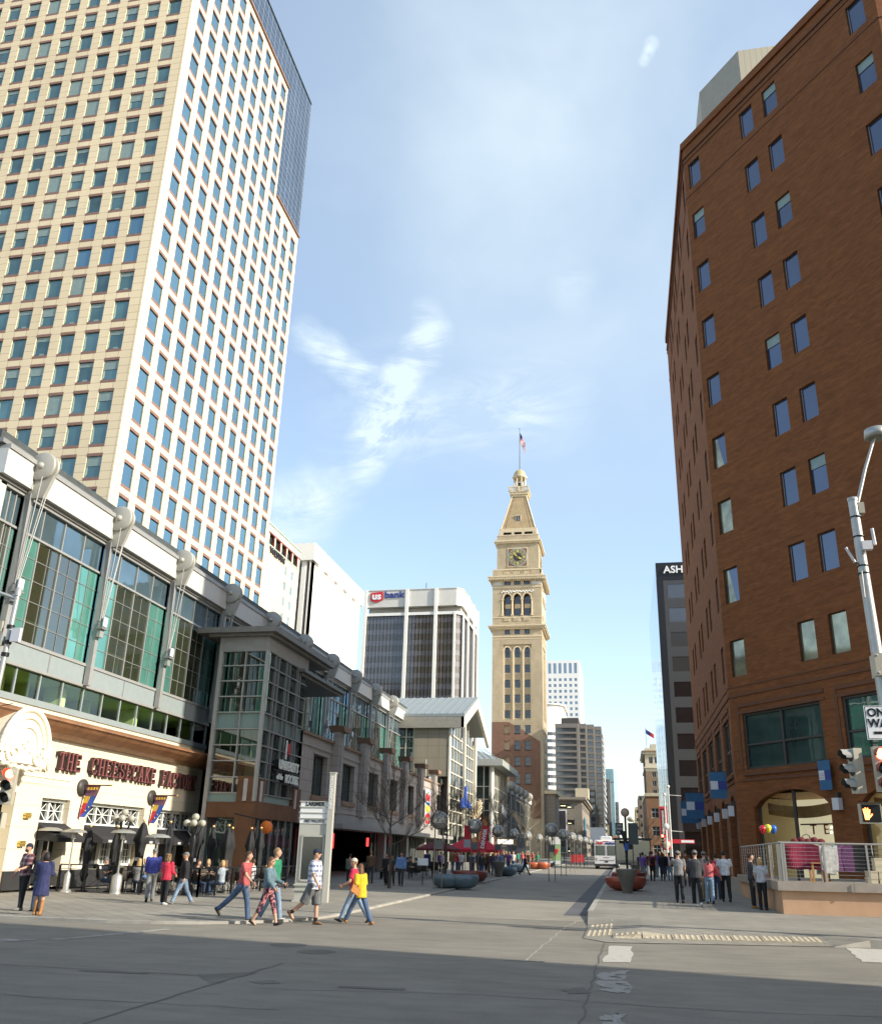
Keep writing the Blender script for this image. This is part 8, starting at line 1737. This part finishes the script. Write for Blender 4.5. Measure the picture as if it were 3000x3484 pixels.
bbanner(Tch, 5.12, 4.55, 5.75, .6, 'blue banner right of the big shop window on the chamfered corner', False)
for k, (y, zb, zt_, w_, dx, lb) in enumerate(((44.9, 4.55, 5.8, .9, 0, 'blue banner on the brick side wall nearest the chamfered corner'), (57.5, 4.1, 5.65, 1.25, 0, 'broad blue banner jutting over the right pavement'), (62.0, 4.0, 5.4, 1.3, 0, 'farther blue banner half hidden behind the broad one'))):
    t = thing('wall_banner', lb, 'banner', (5.15-w_, y, zb), 0, group='blue banners on the brick building'); h = zt_-zb; mb = MB(); mb.box(0, w_*.88, -.02, .02, 0, h, bb); mb.build('cloth', t); mb = MB(); mb.box(.03*w_, .42*w_, -.03, -.021, h*.34, h*.66, M('lamp_white')); mb.box(.44*w_, .85*w_, -.03, -.021, h*.34, h*.66, MATS['sign_navy']); mb.build('emblem', t); mb = MB(); mb.tube((0, 0, h+.03), (w_+.14, 0, h+.03), .02, bsash, n=6); mb.build('arm', t)
# ------------------------------------------------------------------ traffic lights and poles
sgn = M('signal_tan', (.42, .39, .31), .5, var=.05); sgd = M('signal_dark', (.05, .05, .045), .5, var=0)
def head(name, loc, rz, lab, lit_=None, parent=None, s=1.0, hood=sgd):
    t = thing(name, lab, 'traffic light', loc, rz); mb = MB(); mb.box(-.17, .17, -.02, .18, 0, 1.02, sgn); ho = mb.build('housing', t)
    for k in range(3):
        z = .85-.335*k; col = emis('signal_red_lit', (1, .10, .05), 9) if (lit_ == k and 'signal_red_lit' not in MATS) else (MATS['signal_red_lit'] if lit_ == k else M('lens_dark', (.03, .035, .03), .3, var=0))
        mb = MB(); mb.ball((0, -.03, z), .13, col, 16, 8, sc=(1, .25, 1)); mb.build('lens', ho)
        mb = MB(); n = 14; vs = []; 
        for j, (y, r) in enumerate(((-.02, .155), (-.27, .15))):
            for i in range(n+1): a = radians(-20+220*i/n); vs.append((r*cos(a), y if not (j and (i in (0, 1, n-1, n))) else y+.08, z+r*sin(a)))
        mb.mesh(vs, [(i, i+1, n+2+i, n+1+i) for i in range(n)], hood, smooth=True); mb.mesh([(x*.97, y, z+(zz-z)*.97) for x, y, zz in vs], [(i, n+1+i, n+2+i, i+1) for i in range(n)], sgd, smooth=True); mb.build('visor', ho)
    return t
t = thing('signal_pole', 'tall silver traffic pole with lamp arm at the right edge, seen against the brick building', 'traffic pole', (6.42, 22.3, .15))
mb = MB(); mb.tube((0, 0, 0), (-.14, 0, 10.6), .165, steel, .115, 20); mb.lathe([(.13, 10.58), (.13, 10.66), (0, 10.68)], steel, c=(-.14, 0, 0), n=16); mb.build('shaft', t)
mb = MB(); mb.path([Vector((-.08, 0, 10.35)), Vector((.3, .06, 11.5)), Vector((.66, .12, 12.42))], [.05, .045, .04], steel, 10); mb.box(-.05, .1, -.1, .1, 10.2, 10.5, sgn); mb.build('lamp_arm', t)
mb = MB(); mb.lathe([(.0, .24), (.28, .22), (.30, .0), (.26, -.02), (0, -.02)], steel, c=(.72, .12, 12.45), n=26); mb.lathe([(0, -.03), (.22, -.03)], M('lamp_lens', (.25, .27, .22), .3), c=(.72, .12, 12.45), n=20, caps=False); mb.build('lamp_head', t)
mb = MB(); mb.tube((0, -.05, 6.15), (2.6, -.6, 7.6), .13, steel, .11, 16); mb.box(-.22, .26, -.24, .2, 5.9, 6.45, sgn); [mb.ball((x, -.26, z), .03, steel, 6, 4) for x in (-.17, .21) for z in (5.96, 6.39)]; mb.build('mast_arm', t)
mb = MB()
for z in (8.55, 8.75, 9.55, 10.1): mb.lathe([(.15, z), (.15, z+.03)], bmet, c=(-.12, 0, 0), n=14)
mb.box(-.12, .12, -.24, -.1, 9.15, 9.38, M('lamp_white')); mb.tube((.22, -.1, 9.3), (.2, -.1, 9.75), .04, M('lamp_white')); mb.tube((-.32, -.1, 8.85), (-.5, -.12, 9.25), .035, M('lamp_white')); mb.tube((-.33, -.1, 8.9), (-.1, 0, 8.7), .015, bmet); mb.tube((-.22, -.14, 7.9), (-.2, -.12, 8.6), .02, stl2); mb.build('antennas', t)
t = thing('one_way_sign', 'white ONE WAY sign with a black arrow on the silver traffic pole', 'sign', (6.1, 22.0, 4.50)); mb = MB(); mb.box(-.33, .33, -.01, .01, 0, .80, M('sign_white'), Matrix.Rotation(radians(0), 4, 'Y')); mb.build('plate', t)
mb = MB(); mb.add(text('ONE', .27, blk, .003, bold=.008, sx=.95), Matrix.Translation((.0, -.016, .63))); mb.add(text('WAY', .27, blk, .003, bold=.008, sx=.95), Matrix.Translation((.02, -.016, .38))); mb.prism([(-.17, .13), (.13, .13), (.13, .07), (.27, .16), (.13, .25), (.13, .19), (-.17, .19)], -.018, -.011, blk); mb.build('lettering', t)
mb = MB(); [mb.box(a, b, -.013, -.0105, c, d, blk) for a, b, c, d in ((-.31, .31, .015, .028), (-.31, .31, .772, .785), (-.31, -.297, .028, .772), (.297, .31, .028, .772))]; mb.build('border', t)
t = thing('street_name_plate', 'dark blue street name plate on the mast arm of the right pole', 'sign', (7.0, 22.0, 6.62)); mb = MB(); mb.box(-.2, .8, -.02, .02, -.12, .28, M('plate_navy', (.02, .05, .08), .5)); mb.build('plate', t); mb = MB(); mb.add(text('Sp', .2, sw, .003), Matrix.Translation((-.05, -.03, .1))); mb.build('lettering', t)
head('traffic_light', (5.36, 22.0, 3.27), R90+radians(12), 'unlit three-lamp traffic light seen side-on, hooded lenses facing left', hood=M('visor_grey', (.36, .36, .33), .5))
head('traffic_light', (5.97, 21.8, 3.30), 0, 'red-lit traffic light on the right pole, cut by the photo edge', lit_=0, hood=M('visor_red_edge', (.25, .03, .02), .5))
t = thing('pedestrian_signal', 'pedestrian signal showing a red hand, left of the right traffic pole', 'pedestrian signal', (5.62, 21.95, 2.6)); mb = MB(); mb.box(-.23, .23, 0, .2, 0, .44, sgn); mb.box(-.20, .20, -.01, -.001, .03, .41, M('signal_screen', (.01, .01, .01), .4, var=0)); mb.build('housing', t)
mb = MB(); hc_ = emis('signal_hand', (1, .22, .05), 5); cx_ = -.10; mb.prism([(cx_-.05, .08), (cx_+.035, .08), (cx_+.055, .15), (cx_+.055, .22), (cx_-.06, .22), (cx_-.055, .13)], -.02, -.012, hc_)
for k, (dx, l_, an) in enumerate(((-.052, .10, -9), (-.018, .125, -2), (.018, .12, 4), (.050, .085, 12))): Tm = Matrix.Translation((cx_+dx, 0, .22)) @ Matrix.Rotation(radians(an), 4, 'Y'); mb.box(-.013, .013, -.02, -.012, -.02, l_, hc_, Tm)
mb.box(-.013, .013, -.02, -.012, -.01, .09, hc_, Matrix.Translation((cx_+.055, 0, .14)) @ Matrix.Rotation(radians(42), 4, 'Y')); mb.build('hand_symbol', t)
mb = MB(); [mb.tube((.23, .1, z), (.7, .1, z), .02, steel) for z in (.1, .35)]; mb.build('bracket', t)
mb = MB(); mb.box(-.24, .24, -.12, .0, .44, .46, sgd); mb.build('visor', t)
# left pole and signal
t = thing('signal_pole', 'slim tan traffic pole with boxes and wires at the left edge', 'traffic pole', (-18.95, 23.6, .06)); mb = MB(); mb.tube((-.3, 0, 0), (-.12, 0, 9.4), .11, steel, .075, 14); mb.build('shaft', t)
mb = MB(); mb.tube((-.12, 0, 9.2), (-2.4, -.4, 9.95), .06, steel); mb.lathe([(.1, 9.3), (.1, 9.55), (0, 9.6)], steel, c=(-.12, 0, 0), n=12); mb.build('arm', t)
mb = MB(); mb.box(-.85, -.4, -.1, 0, 8.1, 8.45, sgn); mb.box(.0, .32, -.12, -.02, 7.75, 8.2, M('lamp_white')); mb.box(-.6, -.28, -.15, .05, 7.65, 7.95, steel); mb.tube((-.9, 0, 5.55), (.7, -.3, 5.75), .012, bmet); mb.tube((-.8, 0, 3.8), (.5, -.3, 4.0), .012, bmet); [mb.lathe([(.12, z), (.12, z+.12)], bmet, c=(-.15, 0, 0), n=12) for z in (7.3, 7.7, 8.2, 3.9)]; mb.build('equipment', t)
head('traffic_light', (-17.35, 22.6, 2.80), radians(18), 'red-lit traffic light at the left edge in front of the cream stone front', lit_=0, hood=M('visor_pale', (.33, .31, .26), .5))
t = thing('pedestrian_signal', 'small dark signal box low at the left edge', 'pedestrian signal', (-17.55, 22.6, 2.15)); mb = MB(); mb.box(-.25, .2, 0, .2, 0, .42, sgn); mb.box(-.22, .17, -.01, -.001, .03, .39, MATS['signal_screen']); mb.build('housing', t); mb = MB(); mb.box(-.25, .2, -.12, 0, .42, .44, sgd); mb.build('visor', t)
# far street poles and signs, right
for x, y, h, lb in ((5.6, 112, 9.4, 'tall pale street pole with two short arms before the dark glass office'), (4.9, 108, 8.2, 'slim pale pole carrying small round signs right of the mall')):
    t = thing('street_pole', lb, 'street pole', (x, y, zg(y)+.15)); mb = MB(); mb.tube((0, 0, 0), (0, 0, h), .11, M('pole_white', (.6, .6, .56), .5), .08); mb.build('shaft', t); mb = MB(); mb.tube((0, 0, h-1.0), (1.5 if h > 9 else .3, 0, h-1.1), .04, MATS['pole_white']); mb.tube((0, 0, h-5.2), (1.4, 0, h-5.3), .04, MATS['pole_white']) if h > 9 else mb.lathe([(0, -.03), (.35, -.03), (.35, .03)], MATS['pole_white'], c=(0, -.1, 4.6), n=18, axis='Y'); mb.ball((0, 0, h), .2, MATS['pole_white'], 8, 6); mb.build('arm', t)
t = thing('blade_sign', 'tall red vertical blade sign with pale lettering below the mirror wall', 'sign', (5.3, 121, 4.2)); mb = MB(); mb.box(-.55, .45, -.15, .15, 0, 4.0, sr); mb.box(-.4, .05, -.17, -.151, .4, 3.7, bl_); mb.build('box', t); mb = MB(); mb.add(text('MARKET', .62, M('sign_white'), .01), Matrix.Translation((-.18, -.18, 2.1)) @ Matrix.Rotation(-pi/2, 4, 'Y')) if False else mb.box(-.3, -.05, -.18, -.171, .5, 3.5, M('blade_letters', (.4, .38, .36), .6, var=.6, ns=3)); mb.build('lettering', t)
t = thing('blade_sign', 'red round sign with horizontal red lettering bar below the tall blade sign', 'sign', (5.4, 121, 3.0)); mb = MB(); mb.lathe([(0, -.1), (.7, -.1), (.7, .1), (0, .1)], sr, c=(0, 0, .4), n=22, axis='Y'); mb.lathe([(0, -.12), (.5, -.12), (.5, -.1)], M('disc_tan'), c=(0, 0, .4), n=22, axis='Y'); mb.build('disc', t); mb = MB(); mb.box(.6, 3.6, -.1, .1, .6, 1.1, sr); mb.box(1.9, 3.5, -.12, -.101, .7, 1.0, M('sign_white')); mb.build('bar', t)
for x, y, rz, li, lb in ((4.6, 112, 0, 0, 'small far red traffic light on the right, behind the walkers'), (2.3, 116, 0, None, 'small far traffic light hanging over the end of the right pavement'), (-8.6, 110, 0, 0, 'small far red traffic light above the crowd on the left')):
    head('traffic_light', (x, y, zg(y)+2.9), rz, lb, lit_=li); p = thing('signal_post', 'thin dark post under the '+lb[6:], 'post', (x+.0, y+.25, zg(y))); mb = MB(); mb.tube((0, 0, 0), (0, 0, 3.9), .06, bmet); mb.build('shaft', p); mb = MB(); mb.lathe([(.2, .0), (.2, .2), (.06, .25)], bmet, n=12); mb.build('base', p)
t = thing('street_lamp', 'globe street lamp far down the right side, standing against the white sky', 'street lamp', (1.9, 170, zg(170)+.15)); mb = MB(); mb.tube((0, 0, 0), (0, 0, 7.2), .12, MATS['pole_white']); mb.build('post', t); mb = MB(); mb.ball((-.5, 0, 7.4), .75, MATS['lamp_reflector'], 12, 8, sc=(1, 1, .7)); mb.build('lamp', t)
